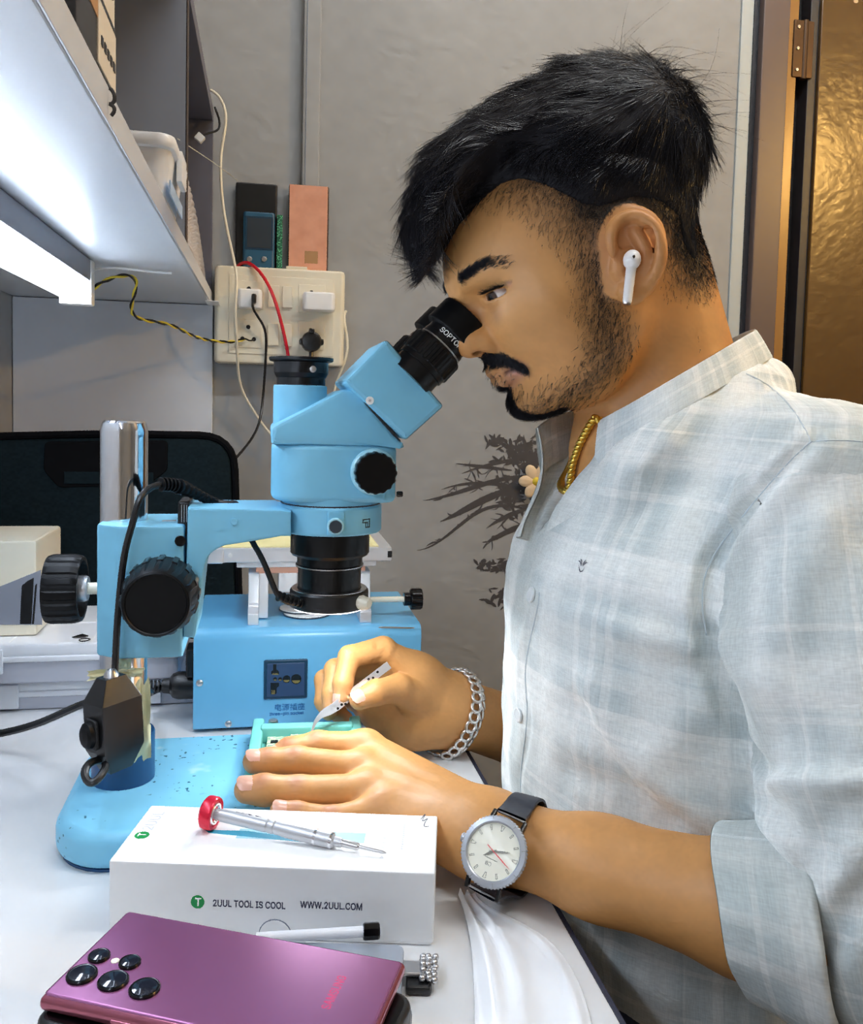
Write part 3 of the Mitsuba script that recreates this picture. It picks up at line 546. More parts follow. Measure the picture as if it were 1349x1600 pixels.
# clamp ring
ox = .0540                                                # optical axis
rz0, rz1 = at(525, 838, .682)[2], at(525, 793, .682)[2]
ob = part(ms, 'clamp_ring', mv(lathe([(.030, 0), (.0415, 0), (.0425, .0015), (.0425, rz1 - rz0 - .002), (.0410, rz1 - rz0), (.030, rz1 - rz0)], 72), tr(ox, SY, rz0)), 'm_blue', 'blue clamp ring under the head')
part(ob, 'boss', bx((at(511, 815, .68)[0], SY - .0445, rz0 + .001), (at(538, 815, .68)[0], SY - .036, rz1 - .002), .002), 'm_blue')
p = at(524, 822, SY - .0445); part(ob, 'thumb_screw', mv(lathe([(0, 0), (.0066, 0), (.0066, .003), (.0058, .0042), (.0050, .0040), (0, .0036)], 28), tr(p) @ rot('x', 90)), 'm_bluering'); part(ob, 'screw_face', mv(cyl(.0050, .0012, 20, .0003), tr(p + [0, -.0036, 0]) @ rot('x', 90)), 'm_lcd')
# small emblem printed on the right of the ring
em = cat(bx((-.004, 0, .0005), (.002, .0006, .0013), .0001), bx((-.004, 0, .003), (.004, .0006, .0038), .0001), bx((-.004, 0, .0005), (-.0032, .0006, .0038), .0001), bx((.0012, 0, -.003), (.002, .0006, .0013), .0001), bx((-.001, 0, -.0035), (.004, .0006, -.0027), .0001), bx((.0032, 0, -.0035), (.004, .0006, .0038), .0001), bx((-.001, 0, -.0035), (-.0002, .0006, .001), .0001))
aE = math.radians(-52); part(ob, 'emblem', mv(em, tr(ox + .0424 * math.cos(aE), SY + .0424 * math.sin(aE), (rz0 + rz1) / 2 - .002) @ rot('z', math.degrees(aE) + 90) @ tr(0, -.0003, 0)), 'm_black', smooth=False)
# lower head
hx0, hx1 = at(424, 740, NF + .012)[0], at(621, 740, NF)[0]
hz0, hz1 = at(500, 786, NF)[2], at(500, 694, NF)[2]
hp = rrect(hx1 - hx0, .082, .030, 9, (hx0 + hx1) / 2, SY)
hp[hp[:, 0] > (hx0 + hx1) / 2] = rrect(hx1 - hx0, .082, .012, 9, (hx0 + hx1) / 2, SY)[hp[:, 0] > (hx0 + hx1) / 2]
hd = part(ms, 'head_body', prism(hp, hz1 - hz0, .005, hz0, 4), 'm_blue', 'blue zoom head')
part(hd, 'neck_ring', mv(cyl(.0405, .012, 64, .001), tr(ox, SY, rz1 - .002)), 'm_blue'); part(hd, 'seam', mv(cyl(.0412, .0012, 64), tr(ox, SY, rz1 - .0004)), 'm_jambdark')
p = at(584, 737, SY - .041); ZM = tr(p) @ rot('x', 90)
zk = part(hd, 'zoom_knob', mv(lathe([(0, 0), (.0180, 0), (.0186, .001), (.0180, .004), (.0165, .0055), (0, .0055)], 48), ZM), 'm_bluering', 'pale zoom dial ring')
part(zk, 'knob_face', mv(lathe([(0, .004), (.0160, .004), (.0166, .006), (.0166, .0155), (.0158, .0168), (0, .0170)], 96, (16, .0007, 1, 5)), ZM), 'm_gloss', 'black scalloped zoom knob')
part(hd, 'lock_pin', mv(cyl(.0024, .005, 14, .0008), frame(at(620, 772, SY - .02), [1, 0, 0])), 'm_black')
# wedge above
wp = roundpoly(xzs([(424, 694), (423, 667), (538, 607), (563, 610), (632, 697), (630, 700)], NF), [.002, .003, .012, .008, .002, .001], 5)
wdg = part(ms, 'head_wedge', xz_prism(wp, SY - .0415, SY + .0415, .0045), 'm_blue', 'blue sloping upper head')
# trinocular port
tp = at(468, 602, SY); tx_ = at(469, 640, SY)[0]
tq = part(ms, 'camera_port', mv(cyl(.0218, tp[2] - (hz1 + .002), 56, .0012), tr(tx_, SY, hz1 + .002)), 'm_blue', 'blue upright camera tube')
tz = tp[2]
part(tq, 'port_neck', mv(lathe([(0, -.002), (.0198, -.002), (.0198, .006), (.0205, .0065), (.0222, .010), (.0222, .0185), (.0255, .0195), (.0262, .0205), (.0262, .0225), (.0215, .0228), (.020, .021), (0, .021)], 56), tr(tx_ + .0005, SY, tz)), 'm_blackmetal', 'black metal adapter ring', smooth=25)
part(tq, 'port_screw', mv(cyl(.0028, .004, 16, .0008), tr(at(489, 577, SY - .0215)) @ rot('x', 90)), 'm_steel')
# binocular housing
bpoly = roundpoly(xzs([(539, 594), (601, 532), (607, 533), (692, 633), (690, 638), (635, 687), (630, 686), (541, 600)], NF - .012), [.003, .002, .002, .002, .002, .002, .002, .004], 4)
bh = part(ms, 'binocular_housing', xz_prism(bpoly, SY - .053, SY + .053, .004), 'm_blue', 'tilted blue binocular housing')
part(bh, 'housing_screw', mv(cat(cyl(.0032, .001, 20, .0003)), tr(at(578, 626, SY - .053)) @ rot('x', 90)), 'm_white'); part(bh, 'screw_socket', mv(cyl(.0012, .0013, 6), tr(at(578, 626, SY - .053)) @ rot('x', 90)), 'm_steel')
part(bh, 'joint', xz_prism(xzs([(562, 618), (600, 652), (628, 690), (616, 680), (575, 634)], NF - .012), SY - .0475, SY + .03, .0005), 'm_blackmatte', 'dark gap')
# eyepieces: axis in the x-z plane
EYO = -.041
e0, e1 = at(648, 583, SY + EYO), at(738, 489, SY + EYO)
ax = e1 - e0; ax /= np.linalg.norm(ax); elen = float(np.linalg.norm(e1 - e0)) - .006
up_ = np.array([0, -1.0, 0])
def eyepiece(dy):
    O = frame(at(648, 583, SY + EYO) + [0, dy, 0], ax, up_)
    e = part(ms, 'eyepiece', mv(lathe([(0, -.006), (.0198, -.006), (.0198, .006), (.0212, .0065), (.0212, .012), (.0195, .0125)], 56), O), 'm_blackmetal', 'black eyepiece')
    part(e, 'diopter_ring', mv(lathe([(.0, .010), (.0205, .010), (.0228, .0112), (.0228, .0260), (.0218, .0275), (.0195, .0275)], 144, (24, .0011, 2, 4)), O), 'm_blackmetal', 'ridged diopter ring', smooth=25)
    part(e, 'tube', mv(lathe([(.0, .020), (.0192, .020), (.0192, .034), (.0186, .0345), (.0186, elen - .014), (0, elen - .014)], 56), O), 'm_blackmetal')
    part(e, 'chrome_line', mv(lathe([(.0193, .029), (.0197, .0292), (.0197, .0302), (.0193, .0304)], 56), O), 'm_steel')
    part(e, 'eyecup', mv(lathe([(.0185, elen - .021), (.0232, elen - .0205), (.0236, elen - .0195), (.0232, elen - .001), (.0225, elen + .0005), (.0205, elen + .0005), (.0195, elen - .003), (.016, elen - .004), (0, elen - .004)], 56), O), 'm_rubber', 'rubber eyecup')
    return e, O
e, O = eyepiece(0)
lt = txt('SOPTOP', .0040, .0004, True)
# lettering wrapped round the tube, reading along the rim
v = np.array(lt.vertices); th = -1.12 + (v[:, 0] - 0) / .0188; 
def wrap(v, th0, rr, zz):
    a = th0 + v[:, 0] / rr; r = rr + v[:, 2]; return np.stack([r * np.cos(a), r * np.sin(a), zz + v[:, 1]], 1)
part(e, 'lettering', mv(tm(wrap(np.c_[v[:, 0], v[:, 1], v[:, 2]], -.62, .0186, elen - .0258), lt.faces), O), 'm_lettering', 'white lettering', smooth=False)
eyepiece(.066)
# objective and ring light
z = at(520, 838, SY)[2]
oj = part(ms, 'objective', mv(lathe([(0, .004), (.0322, .004), (.0328, 0), (.0328, -.0125), (.0315, -.0145), (.0278, -.0150), (.0272, -.0160), (.0272, -.0220), (.0280, -.0226), (.0280, -.0245), (.0265, -.0250), (.0262, -.030), (.0262, -.054), (.022, -.0545), (0, -.0540)][::-1], 64), tr(ox, SY, z)), 'm_blackmetal', 'black objective lens barrel', smooth=25)
part(oj, 'silver_line', mv(lathe([(.0279, -.0006), (.0284, -.0004), (.0284, .0004), (.0279, .0006)], 64), tr(ox, SY, z - .0265 + .003)), 'm_steel')

rl = thing('ring_light', 'black LED ring light clamped round the microscope objective', 'ring light')
rz = at(512, 948, SY)[2] + .001
part(rl, 'housing', mv(lathe([(.0265, .001), (.0300, .0), (.0325, .001), (.0328, .003), (.0328, .0135), (.0318, .0150), (.0262, .0150), (.0258, .0135)], 64), tr(ox, SY, rz)), 'm_black')
part(rl, 'top_plate', mv(lathe([(.0268, .0152), (.0312, .0152), (.0312, .0158), (.0268, .0158)], 64), tr(ox, SY, rz)), 'm_steel')
k = part(rl, 'led_ring', mv(lathe([(.0270, .0012), (.0272, -.0006), (.0300, -.0006), (.0302, .0006)], 64), tr(ox, SY, rz)), 'm_white', 'glowing LED ring'); scene[k]['emitter'] = {'type': 'area', 'radiance': {'type': 'rgb', 'value': RING_RADIANCE}}
M = frame([ox + .0325 * math.cos(-.75), SY + .0325 * math.sin(-.75), rz + .0075], [math.cos(-.75), math.sin(-.75), 0])
part(rl, 'thumb_screw', mv(lathe([(0, 0), (.0058, 0), (.0062, .002), (.0048, .008), (.0036, .0095), (0, .0098)], 24), M), 'm_offwhite', 'cream thumb screw')
q = np.array([ox - .0325 * math.cos(.75), SY - .0325 * math.sin(.75), rz + .0075])
pts = [q + [.002, .002, 0], at(438, 934, SY - .03), at(425, 910, SY - .028), at(408, 870, SY - .02), at(393, 843, SY - .012), at(384, 815, SY + .004), at(372, 790, SY + .004), at(358, 788, SY + .0)]
part(rl, 'cord', cable(pts, .0023, 12, 10), 'm_black', 'black cord'); mm = None
for k in range(6):
    t = k / 5; c = (1 - t) * (q + [-.0005, 0, 0]) + t * at(437, 932, SY - .03); M = frame(c, at(437, 932, SY - .03) - q)
    if mm is None: mm = part(rl, 'relief_ring', cyl(.0042, .0014, 16, .0004), 'm_blackmetal'); scene[mm]['to_world'] = T(M)
    else: again(rl, 'relief_ring', mm, M)

# dimmer box hanging from the lead in front of the pole
dm = thing('dimmer_box', 'faceted black dimmer box with a rotary knob hanging in front of the pole', 'dimmer')
DYP = .660
c1 = [at(358, 787, SY), at(325, 780, SY - .004), at(295, 766, SY - .016), at(262, 757, SY - .03), at(236, 762, SY - .04), at(219, 780, NF - .012), at(208, 815, NF - .012), at(196, 860, NF - .012), at(188, 920, NF - .012), at(183, 980, NF - .014), at(180, 1040, NF - .016), at(179, 1056, NF - .018)]
pth = catmull(c1, 12)
part(dm, 'lead', tube(pth, .0026, 10), 'm_black', 'black lead')
i0, i1 = 14, 34; seg_ = pth[i0:i1]; part(dm, 'strain_relief', tube(catmull(c1, 12)[6:31], np.linspace(.0032, .0060, 25) * (1 + .08 * np.sign(np.sin(np.arange(25) * 2.2))), 14), 'm_rubber', 'tapered grey strain relief')
rg = None
for k in range(5):
    M = frame(pth[31 + 2 * k], pth[32 + 2 * k] - pth[31 + 2 * k])
    if rg is None: rg = part(dm, 'relief_ring', cyl(.0056, .0018, 16, .0005), 'm_rubber'); scene[rg]['to_world'] = T(M)
    else: again(dm, 'relief_ring', rg, M)
# body: an elongated box with bevelled ends, turned so that an edge faces the camera
o = at(180, 1056, DYP); e_ = at(176, 1200, DYP); hgt = float(np.linalg.norm(o - e_)); cen = (o + e_) / 2
w2, d2, b2 = .017, .0125, .017
Lz = [(-hgt / 2, .55), (-hgt / 2 + b2, 1), (hgt / 2 - b2, 1), (hgt / 2, .5)]
base2 = roundpoly([(-w2, -d2), (w2, -d2), (w2, d2), (-w2, d2)], .0016, 2)
v = np.concatenate([np.c_[base2 * s, np.full(len(base2), z_)] for z_, s in Lz]); nb = len(base2)
f = grid_faces(4, nb, False, True)[:, ::-1]; i = np.arange(nb); j = (i + 1) % nb; v = np.vstack([v, [[0, 0, -hgt / 2], [0, 0, hgt / 2]]])
f = np.vstack([f, np.stack([j, i, i * 0 + 4 * nb], 1), np.stack([i, j, i * 0 + 4 * nb + 1], 1) + [3 * nb, 3 * nb, 0]])
DM = frame_xy(cen, [.72, .69, 0], [-.69, .72, 0]); DM = tr(cen) @ rot('y', -3) @ tr(-cen) @ DM
part(dm, 'case', mv(tm(v, f), DM), 'm_blackmetal' if False else 'm_dimmer' if False else 'm_black', smooth=20)
KD = DM @ tr(-w2, 0, -.003) @ rot('y', -90)
part(dm, 'dial', mv(prism(roundpoly([(-.011, -.0075), (.011, -.0075), (.011, .0075), (-.011, .0075)], .004, 4), .003, .001), KD), 'm_blackmatte'); part(dm, 'knob', mv(mv(lathe([(0, 0), (.0075, 0), (.0072, .004), (.0055, .006), (0, .0066)], 28), np.diag([1.35, .95, 1, 1])), KD @ tr(0, 0, .0022)), 'm_rubber', 'oval rubber knob')
part(dm, 'grommet', mv(lathe([(0, 0), (.0058, 0), (.0052, .003), (.003, .006), (0, .007)], 20), frame(DM[:3, 3] + DM[:3, 2] * (hgt / 2 - .001), DM[:3, 2])), 'm_steel')
bt = DM[:3, 3] - DM[:3, 2] * hgt / 2
part(dm, 'tail_cord', cable([bt + [.001, 0, .002], at(138, 1195, .64), at(133, 1212, .632), at(143, 1223, .628), at(158, 1212, .632), at(163, 1196, .645)], .0028, 10, 10), 'm_black')
mat('m_tape', lin(215, 210, 170), .6)
tp_ = thing('masking_tape', 'crumpled cream tape stuck behind the dimmer box', 'tape')
rg2 = np.random.default_rng(3)
def crumple(c, w, h, dirn, amp=.002, n=14, seed=1):
    u, v = np.meshgrid(np.linspace(-.5, .5, n), np.linspace(-.5, .5, n), indexing='ij'); P = np.stack([u, v, u * 0], -1).reshape(-1, 3)
    P[:, 2] += (meshkit.noise(P * 5 + seed * 3.7, seed) - .5) * amp * 8; P[:, :2] += (meshkit.noise(P * 6 + 11, seed + 1)[:, None] - .5) * .15
    return mv(tm(P * [w, h, 1], grid_faces(n, n)), frame_xy(c, dirn, [0, 0, 1]))
part(tp_, 'strip', crumple(at(222, 1125, .686), .013, .062, [1, .3, 0], .0015, 14, 2), 'm_tape', smooth=True); part(tp_, 'strip', crumple(at(182, 1052, .69), .040, .008, [1, .1, 0], .0012, 14, 5), 'm_tape', smooth=True)
ml = [at(0, 1146, .86), at(60, 1130, .84), at(130, 1100, .80), at(185, 1085, .78), at(226, 1080, .775), at(262, 1057, .80), at(281, 1035, .83), at(285, 1015, .85)]
for p_ in ml: p_[2] = max(p_[2], .7535 + .085 * 0)

# ------------------------------------------------------------------ blue screen separator behind the microscope
BF = .885
sp = thing('screen_separator', 'sky blue bench machine with a mains socket and a raised hot plate, behind the microscope', 'machine')
X0, X1 = -.0690, .1645; zb, ztp = ZT + .004, .856
prof2 = roundpoly([(BF, zb), (BF, ztp), (1.055, ztp), (1.055, zb)], [.002, .012, .008, .002], 7)     # y-z outline
pmesh = prism(prof2, X1 - X0, .0012); pmesh = mv(pmesh, np.array([[0, 0, 1, X0], [1, 0, 0, 0], [0, 1, 0, 0], [0, 0, 0, 1.0]]))
bdy = part(sp, 'body', pmesh, 'm_bluecase', 'blue sheet metal case'); part(bdy, 'foot', bx((X0 + .01, BF + .01, ZT), (X1 - .01, 1.045, ZT + .005), .001), 'm_black')
a, b = at(412, 1092, BF), at(481, 1029, BF)
mat('m_sock', lin(44, 66, 98), .35)
so = part(sp, 'mains_socket', bx((a[0], BF - .003, a[2]), (b[0], BF + .001, b[2]), .0012), 'm_tealdark', 'dark blue universal socket'); part(so, 'face', bx((a[0] + .003, BF - .0042, a[2] + .003), (b[0] - .003, BF - .002, b[2] - .003), .0006), 'm_sock')
mat('m_brass', lin(150, 130, 80), .4, .6)
def hole_(pts): return xz_prism(xzs(pts, BF - .0042), BF - .0047, BF - .0040, 0)
for pts in ([(424, 1053), (424, 1049), (427, 1047), (427, 1038), (432, 1038), (432, 1046), (436, 1049), (436, 1053)], [(423, 1067), (436, 1067), (436, 1072), (433, 1074), (432, 1084), (423, 1084)]):
    part(so, 'slot', hole_(pts), 'm_black', smooth=False)
part(so, 'contact', cat(hole_([(425, 1054), (436, 1054), (434, 1051.6), (426, 1051.6)]), hole_([(424, 1084.5), (430, 1084.5), (430, 1078), (424, 1078)])), 'm_brass', smooth=False, kind='stuff')
for cx_, r_ in ((430, 3), (438, 3), (448, 6), (463, 8)):
    part(so, 'round_hole', mv(cyl(r_ * BF / 1350, .0006, 20), tr(at(cx_, 1061, BF - .0041)) @ rot('x', 90)), 'm_black', smooth=False); part(so, 'contact', mv(prism([(r_ * .85 * math.cos(t) * BF / 1350, -r_ * .85 * BF / 1350 * math.sin(t)) for t in np.linspace(0.3, PI - .3, 9)], .0004), tr(at(cx_, 1061, BF - .0046)) @ rot('x', 90)), 'm_brass', smooth=False)
mat('m_ink', lin(18, 90, 150), .6)
FXZ = lambda p: frame_xy(p, [1, 0, 0], [0, 0, 1])
m_ = cjk('电源插座', .0074); m_.vertices *= [1.05, 1, 1]
part(sp, 'lettering', mv(m_, FXZ(at(428, 1111, BF) + [0, -.0002, 0])), 'm_ink', 'blue printed lettering', smooth=False)
part(sp, 'lettering', txt('three-pin socket', .0032, .0003, True, FXZ(at(421, 1118, BF) + [0, -.0002, 0])), 'm_ink', smooth=False)
sk_ = None
for px, py in ((312, 1067), (357, 1131), (321, 1131)):
    if px == 321: continue
    M = tr(at(px, py, BF)) @ rot('x', 90)
    if sk_ is None: sk_ = part(sp, 'screw', lathe([(0, 0), (.0036, 0), (.0034, .001), (.002, .0018), (0, .002)], 20), 'm_steel'); scene[sk_]['to_world'] = T(M)
    else: again(sp, 'screw', sk_, M)
# uprights, plate, copper strip, rod
def wmap(px, py, y): return at(px, py, y)
for xx, x2, top in ((387, 404, 895), (562, 580, 890)):
    a = wmap(xx, 975, .902); b = wmap(x2, 975, .902)
    poly = roundpoly([(.900, ztp), (.900, ztp + .012), (.912, ztp + .018), (.918, ztp + .052), (.945, ztp + .052), (.945, ztp)], [.001, .001, .004, .004, .001, .001], 3)
    m_ = prism(poly, b[0] - a[0], .0008); part(sp, 'upright', mv(m_, np.array([[0, 0, 1, a[0]], [1, 0, 0, 0], [0, 1, 0, 0], [0, 0, 0, 1.0]])), 'm_alu', 'machined aluminium upright')
a, b = wmap(404, 950, .93), wmap(420, 880, .93); part(sp, 'heat_block', bx((a[0], .925, ztp + .001), (b[0], .95, ztp + .056), .001), 'm_alu')
a, b = wmap(435, 905, .96), wmap(465, 890, .96); part(sp, 'heat_block', bx((a[0], .955, ztp + .022), (b[0], .98, ztp + .052), .001), 'm_alu')
a, b = wmap(400, 891, .93), wmap(570, 880, .93); part(sp, 'copper_strip', bx((a[0], .922, ztp + .050), (b[0], .99, ztp + .057), .001), 'm_copper', 'copper strip under the plate')
a, b = wmap(370, 882, .925), wmap(587, 874, .925); part(sp, 'under_rail', bx((a[0], .918, ztp + .0572), (b[0], 1.0, ztp + .0635), .0008), 'm_alu')
pa, pb_ = wmap(323, 872, .915), wmap(612, 862, .915); pz0 = ztp + .0637; pz1 = pz0 + .0150
hp_ = part(sp, 'hot_plate', bx((pa[0], .912, pz0), (pb_[0], 1.045, pz1), .0012), 'm_alu', 'aluminium hot plate')
part(hp_, 'corner_block', bx((pa[0] - .0012, .9105, pz0 - .001), (wmap(350, 870, .912)[0], .94, pz1 + .0008), .002), 'm_alu')
def _mat(p, n, uv): return mikit.mix(mi.Color3f(.62, .57, .28), mi.Color3f(.70, .65, .36), mikit.fbm(p.x * 40, p.y * 40, 0.0, 3))
matproc('m_mat', _mat, .6)
part(hp_, 'mat', bx((pa[0] + .014, .916, pz1 - .0002), (pb_[0] - .014, 1.04, pz1 + .0012), .0004), 'm_mat', 'pale yellow mat'); part(hp_, 'stud', mv(cyl(.0023, .0006, 14), tr(wmap(360, 868, .912)) @ rot('x', 90)), 'm_white')
part(hp_, 'groove', bx((wmap(606, 866, .912)[0], .9115, pz0 + .004), (pb_[0] + .0002, .915, pz0 + .011), .0005), 'm_black')
ry = .93; r0 = wmap(575, 937, ry); r1 = wmap(634, 936, ry)
rd = part(sp, 'clamp_rod', tube(np.array([r0, (r0 + r1) / 2, r1]), .0032, 14), 'm_offwhite'); M = frame(r1, r1 - r0)
part(rd, 'knob', mv(lathe([(0, -.002), (.0072, -.002), (.0072, .0045), (.0112, .0055), (.0118, .007), (.0118, .0165), (.011, .0178), (0, .0178)], 64, (8, .0010, 3, 6)), M), 'm_gloss', 'black clamp knob')
for (px, py, r_) in ((480, 955, .0255), (472, 948, .0245)):
    c = atz(px, py, ztp + .003 + .0025 * (r_ < .025)); part(sp, 'suction_disc', mv(cyl(r_, .0022, 40, .0008), tr(c[0], c[1], ztp + .0004 + .0026 * (r_ < .025))), 'm_white', 'white disc lying on the case')
    part(sp, 'disc_rim', mv(lathe([(r_ - .0004, 0), (r_ + .0006, 0), (r_ + .0006, .0012), (r_ - .0004, .0012)], 40), tr(c[0], c[1], ztp + .0006 + .0026 * (r_ < .025))), 'm_lcd')
a = wmap(590, 982, .895); 
add('steel_blade', mv(prism(np.array([(0, 0), (.034, .0012), (.037, .003), (.002, .003)]), .0012, .0002), tr(atz(592, 982, ztp)[0], atz(592, 982, ztp)[1], ztp + .0004) @ rot('z', -12)), 'm_steel', 'thin steel blade lying on the right corner of the blue machine', 'blade')
# mains plug on its left side
mp = thing('mains_plug', 'black mains plug and cord in the left side of the blue machine', 'plug')
c = at(300, 1070, .93); c[0] = X0
part(mp, 'body', mv(lathe([(0, 0), (.0135, 0), (.0145, .003), (.0145, .018), (.0125, .024), (.0085, .027), (.0075, .034), (0, .0345)], 24), frame(c, [-1, 0, 0])), 'm_black'); q = None
for k in range(4):
    M = frame(c + [-.033 - .004 * k, 0, 0], [-1, 0, 0])
    if q is None: q = part(mp, 'relief_ring', cyl(.0066, .0022, 16, .0006), 'm_black'); scene[q]['to_world'] = T(M)
    else: again(mp, 'relief_ring', q, M)
part(mp, 'cord', cable([c + [-.03, 0, 0], c + [-.048, -.012, -.004]] + ml[::-1][3:] + [at(-40, 1152, .88)], .0036), 'm_black')
part(mp, 'upper_socket', bx((X0 - .010, .915, c[2] + .012), (X0 - .0003, .945, c[2] + .042), .002), 'm_black')

# ------------------------------------------------------------------ carton, screwdriver, phones in the foreground
ZB = .7975
A_, B_ = atz(170, 1345, ZB), atz(680, 1365, ZB); C_ = atz(215, 1254, ZB)
bxv = B_ - A_; BW = float(np.linalg.norm(bxv)); byv = np.array([-bxv[1], bxv[0], 0]); BD = float(np.linalg.norm(C_ - A_)) * .955
BM = frame_xy([A_[0], A_[1], 0], bxv, byv)                 # x along the front, y to the back
mat('m_card', lin(232, 233, 233), .45); mat('m_logo', lin(12, 130, 62), .5); mat('m_print', lin(40, 44, 66), .5); mat('m_pale', lin(196, 199, 204), .5); mat('m_paleblue', lin(150, 200, 215), .5); mat('m_cyanprint', lin(40, 150, 180), .5)
tb2 = thing('tool_carton', 'white tool carton with printed lettering lying on the bench in front of the microscope base', 'carton')
part(tb2, 'base', mv(bx((.0012, .0012, ZT), (BW - .0012, BD - .0012, ZB - .006), .0008), BM), 'm_card')
part(tb2, 'lid', mv(bx((0, 0, ZT + .0022), (BW, BD, ZB), .0012), BM), 'm_card')
sx_ = BW / 510.0
def bfront(px, py):                                       # pixel on the carton's front face -> its own x, z
    d = ray(px, py); n = BM[:3, 1]; t = ((A_ - EYE) @ n) / (d @ n); P = EYE + d * t; return np.linalg.inv(BM) @ np.r_[P, 1]
def btop(px, py): return np.linalg.inv(BM) @ np.r_[atz(px, py, ZB), 1]
def bface(m, px, py):
    q = bfront(px, py); return mv(m, BM @ frame_xy([q[0], -.0001, q[2]], [1, 0, 0], [0, 0, 1]))
k = .0060
def fit_txt(s, height, width, bold=False):
    m = txt(s, height, .0002, bold); m.vertices[:, 0] *= width / m.vertices[:, 0].max(); return m
w1_ = bfront(446, 1418)[0] - bfront(332, 1415)[0]; w2_ = bfront(567, 1421)[0] - bfront(470, 1419)[0]
part(tb2, 'lettering', bface(fit_txt('2UUL TOOL IS COOL', .0042, w1_, True), 332, 1415.5), 'm_print', smooth=False)
part(tb2, 'lettering', bface(fit_txt('WWW.2UUL.COM', .0042, w2_, True), 469, 1418), 'm_print', smooth=False)
lgm = part(tb2, 'logo_disc', bface(mv(cyl(.0043, .0002, 32), np.eye(4)), 309, 1409), 'm_logo', 'green round logo with a white T')
part(lgm, 'letter', bface(tm(txt('T', .0050, .0004, True).vertices - [.0020, .0024, 0], txt('T', .0050, .0004, True).faces), 309, 1409), 'm_card', smooth=False)
def bflat(m, px, py, ang=0):
    q = btop(px, py); return mv(m, BM @ tr(q[0], q[1], ZB - .0001) @ rot('z', ang))
lg2 = part(tb2, 'logo_disc', bflat(cyl(.0048, .0002, 32), 222, 1305), 'm_logo', smooth=False); part(lg2, 'letter', bflat(tm(txt('T', .0052, .0004, True).vertices - [.0021, .0026, 0], txt('T', .0052, .0004, True).faces), 222, 1305, 90), 'm_card', smooth=False)
part(tb2, 'lettering', bflat(txt('2UUL', .0074, .0002, False), 237, 1298, 90), 'm_pale', 'grey lettering', smooth=False)
a, b = btop(370, 1306), btop(570, 1312); 
part(tb2, 'printed_band', mv(bx((a[0], a[1] - .003, ZB - .0002), (b[0], a[1] + .010, ZB + .00005), .00002), BM), 'm_paleblue', smooth=False)
p1, p2_ = btop(318, 1300), btop(440, 1312)
part(tb2, 'printed_stripe', mv(prism(np.array([(p1[0], p1[1] + .003), (p1[0] + .004, p1[1] - .001), (p2_[0] + .03, p2_[1] - .004), (p2_[0] + .03, p2_[1] - .0015), (p1[0] + .03, p1[1] + .0035)]), .0002, 0, ZB - .0001), BM), 'm_cyanprint', smooth=False)
col_ = []
for k in range(9): col_.append(mv(txt('EFHRSBKMA'[k], .0028, .0002), BM @ tr(btop(603, 1283)[0], btop(603, 1283)[1] - .0062 * k, ZB - .0001)))
part(tb2, 'faint_text', cat(*col_), 'm_pale', smooth=False, kind='stuff')
part(tb2, 'faint_text', cat(*[mv(bx((0, 0, 0), (.0014, .0016, .0002), .00005), BM @ tr(btop(631, 1290)[0], btop(631, 1290)[1] - .0029 * k, ZB - .0001)) for k in range(12)]), 'm_pale', smooth=False, kind='stuff')
sig = [btop(658, 1280), btop(664, 1274), btop(661, 1283), btop(668, 1279), btop(663, 1289), btop(671, 1291)]
part(tb2, 'pen_mark', mv(tube(catmull([[q[0], q[1], ZB] for q in sig], 8), .0003, 5), BM), 'm_print')
q = bfront(430, 1461); part(tb2, 'thumb_notch', mv(prism([(q[0] + .0105 * math.cos(t), q[2] + .0105 * math.sin(t)) for t in np.linspace(0, PI, 20)], .0006), BM @ np.array([[1, 0, 0, 0], [0, 0, -1, .0002], [0, 1, 0, 0], [0, 0, 0, 1.0]])), 'm_greylam', 'thumb notch')
part(tb2, 'notch_paper', mv(prism([(q[0] + .0100 * math.cos(t), q[2] + .0100 * math.sin(t) - .0002) for t in np.linspace(0, PI, 20)], .0006), BM @ np.array([[1, 0, 0, 0], [0, 0, -1, .0000], [0, 1, 0, 0], [0, 0, 0, 1.0]])), 'm_card')

# precision screwdriver lying on the carton
sd = thing('precision_screwdriver', 'silver precision screwdriver with a red cap lying on the white carton', 'screwdriver')
s0, s1 = atz(330, 1270, ZB + .0112), atz(604, 1333, ZB + .0022)
SD = frame(s0, s1 - s0, [0, 0, 1]); SL = float(np.linalg.norm(s1 - s0)); R_ = .0042
mat('m_redcap', lin(215, 12, 52), .25, .3, clearcoat=.5); mat('m_sdgrey', lin(196, 198, 202), .32, .5)
part(sd, 'cap', mv(lathe([(0, 0), (.0088, 0), (.0106, .0015), (.0110, .003), (.0110, .0075), (.0102, .0088), (.0085, .009), (.0080, .0075), (0, .0075)], 48), SD @ tr(0, 0, -.005)), 'm_redcap', 'red spinning cap')
part(sd, 'bearing', mv(lathe([(.0082, .0072), (.0070, .0090), (.0058, .0090), (.0050, .0075)], 36), SD @ tr(0, 0, -.005)), 'm_chrome', 'bearing ring')
part(sd, 'barrel', mv(lathe([(0, .002), (.0033, .002), (.0036, .006), (.0042, .008), (.0043, SL * .33), (.0038, SL * .335), (.0043, SL * .345), (.0043, SL * .37), (.0038, SL * .375), (.0043, SL * .385), (.0043, SL * .41), (.0048, SL * .45), (.0050, SL * .60), (.0049, SL * .705), (.0033, SL * .715), (.0030, SL * .755), (0, SL * .755)], 32), SD), 'm_sdgrey', 'grey metal barrel')
part(sd, 'collet', mv(lathe([(.0048, SL * .60), (.0052, SL * .603), (.0052, SL * .615), (.0048, SL * .617), (.0048, SL * .69), (.0052, SL * .692), (.0051, SL * .705)], 32), SD), 'm_chrome')
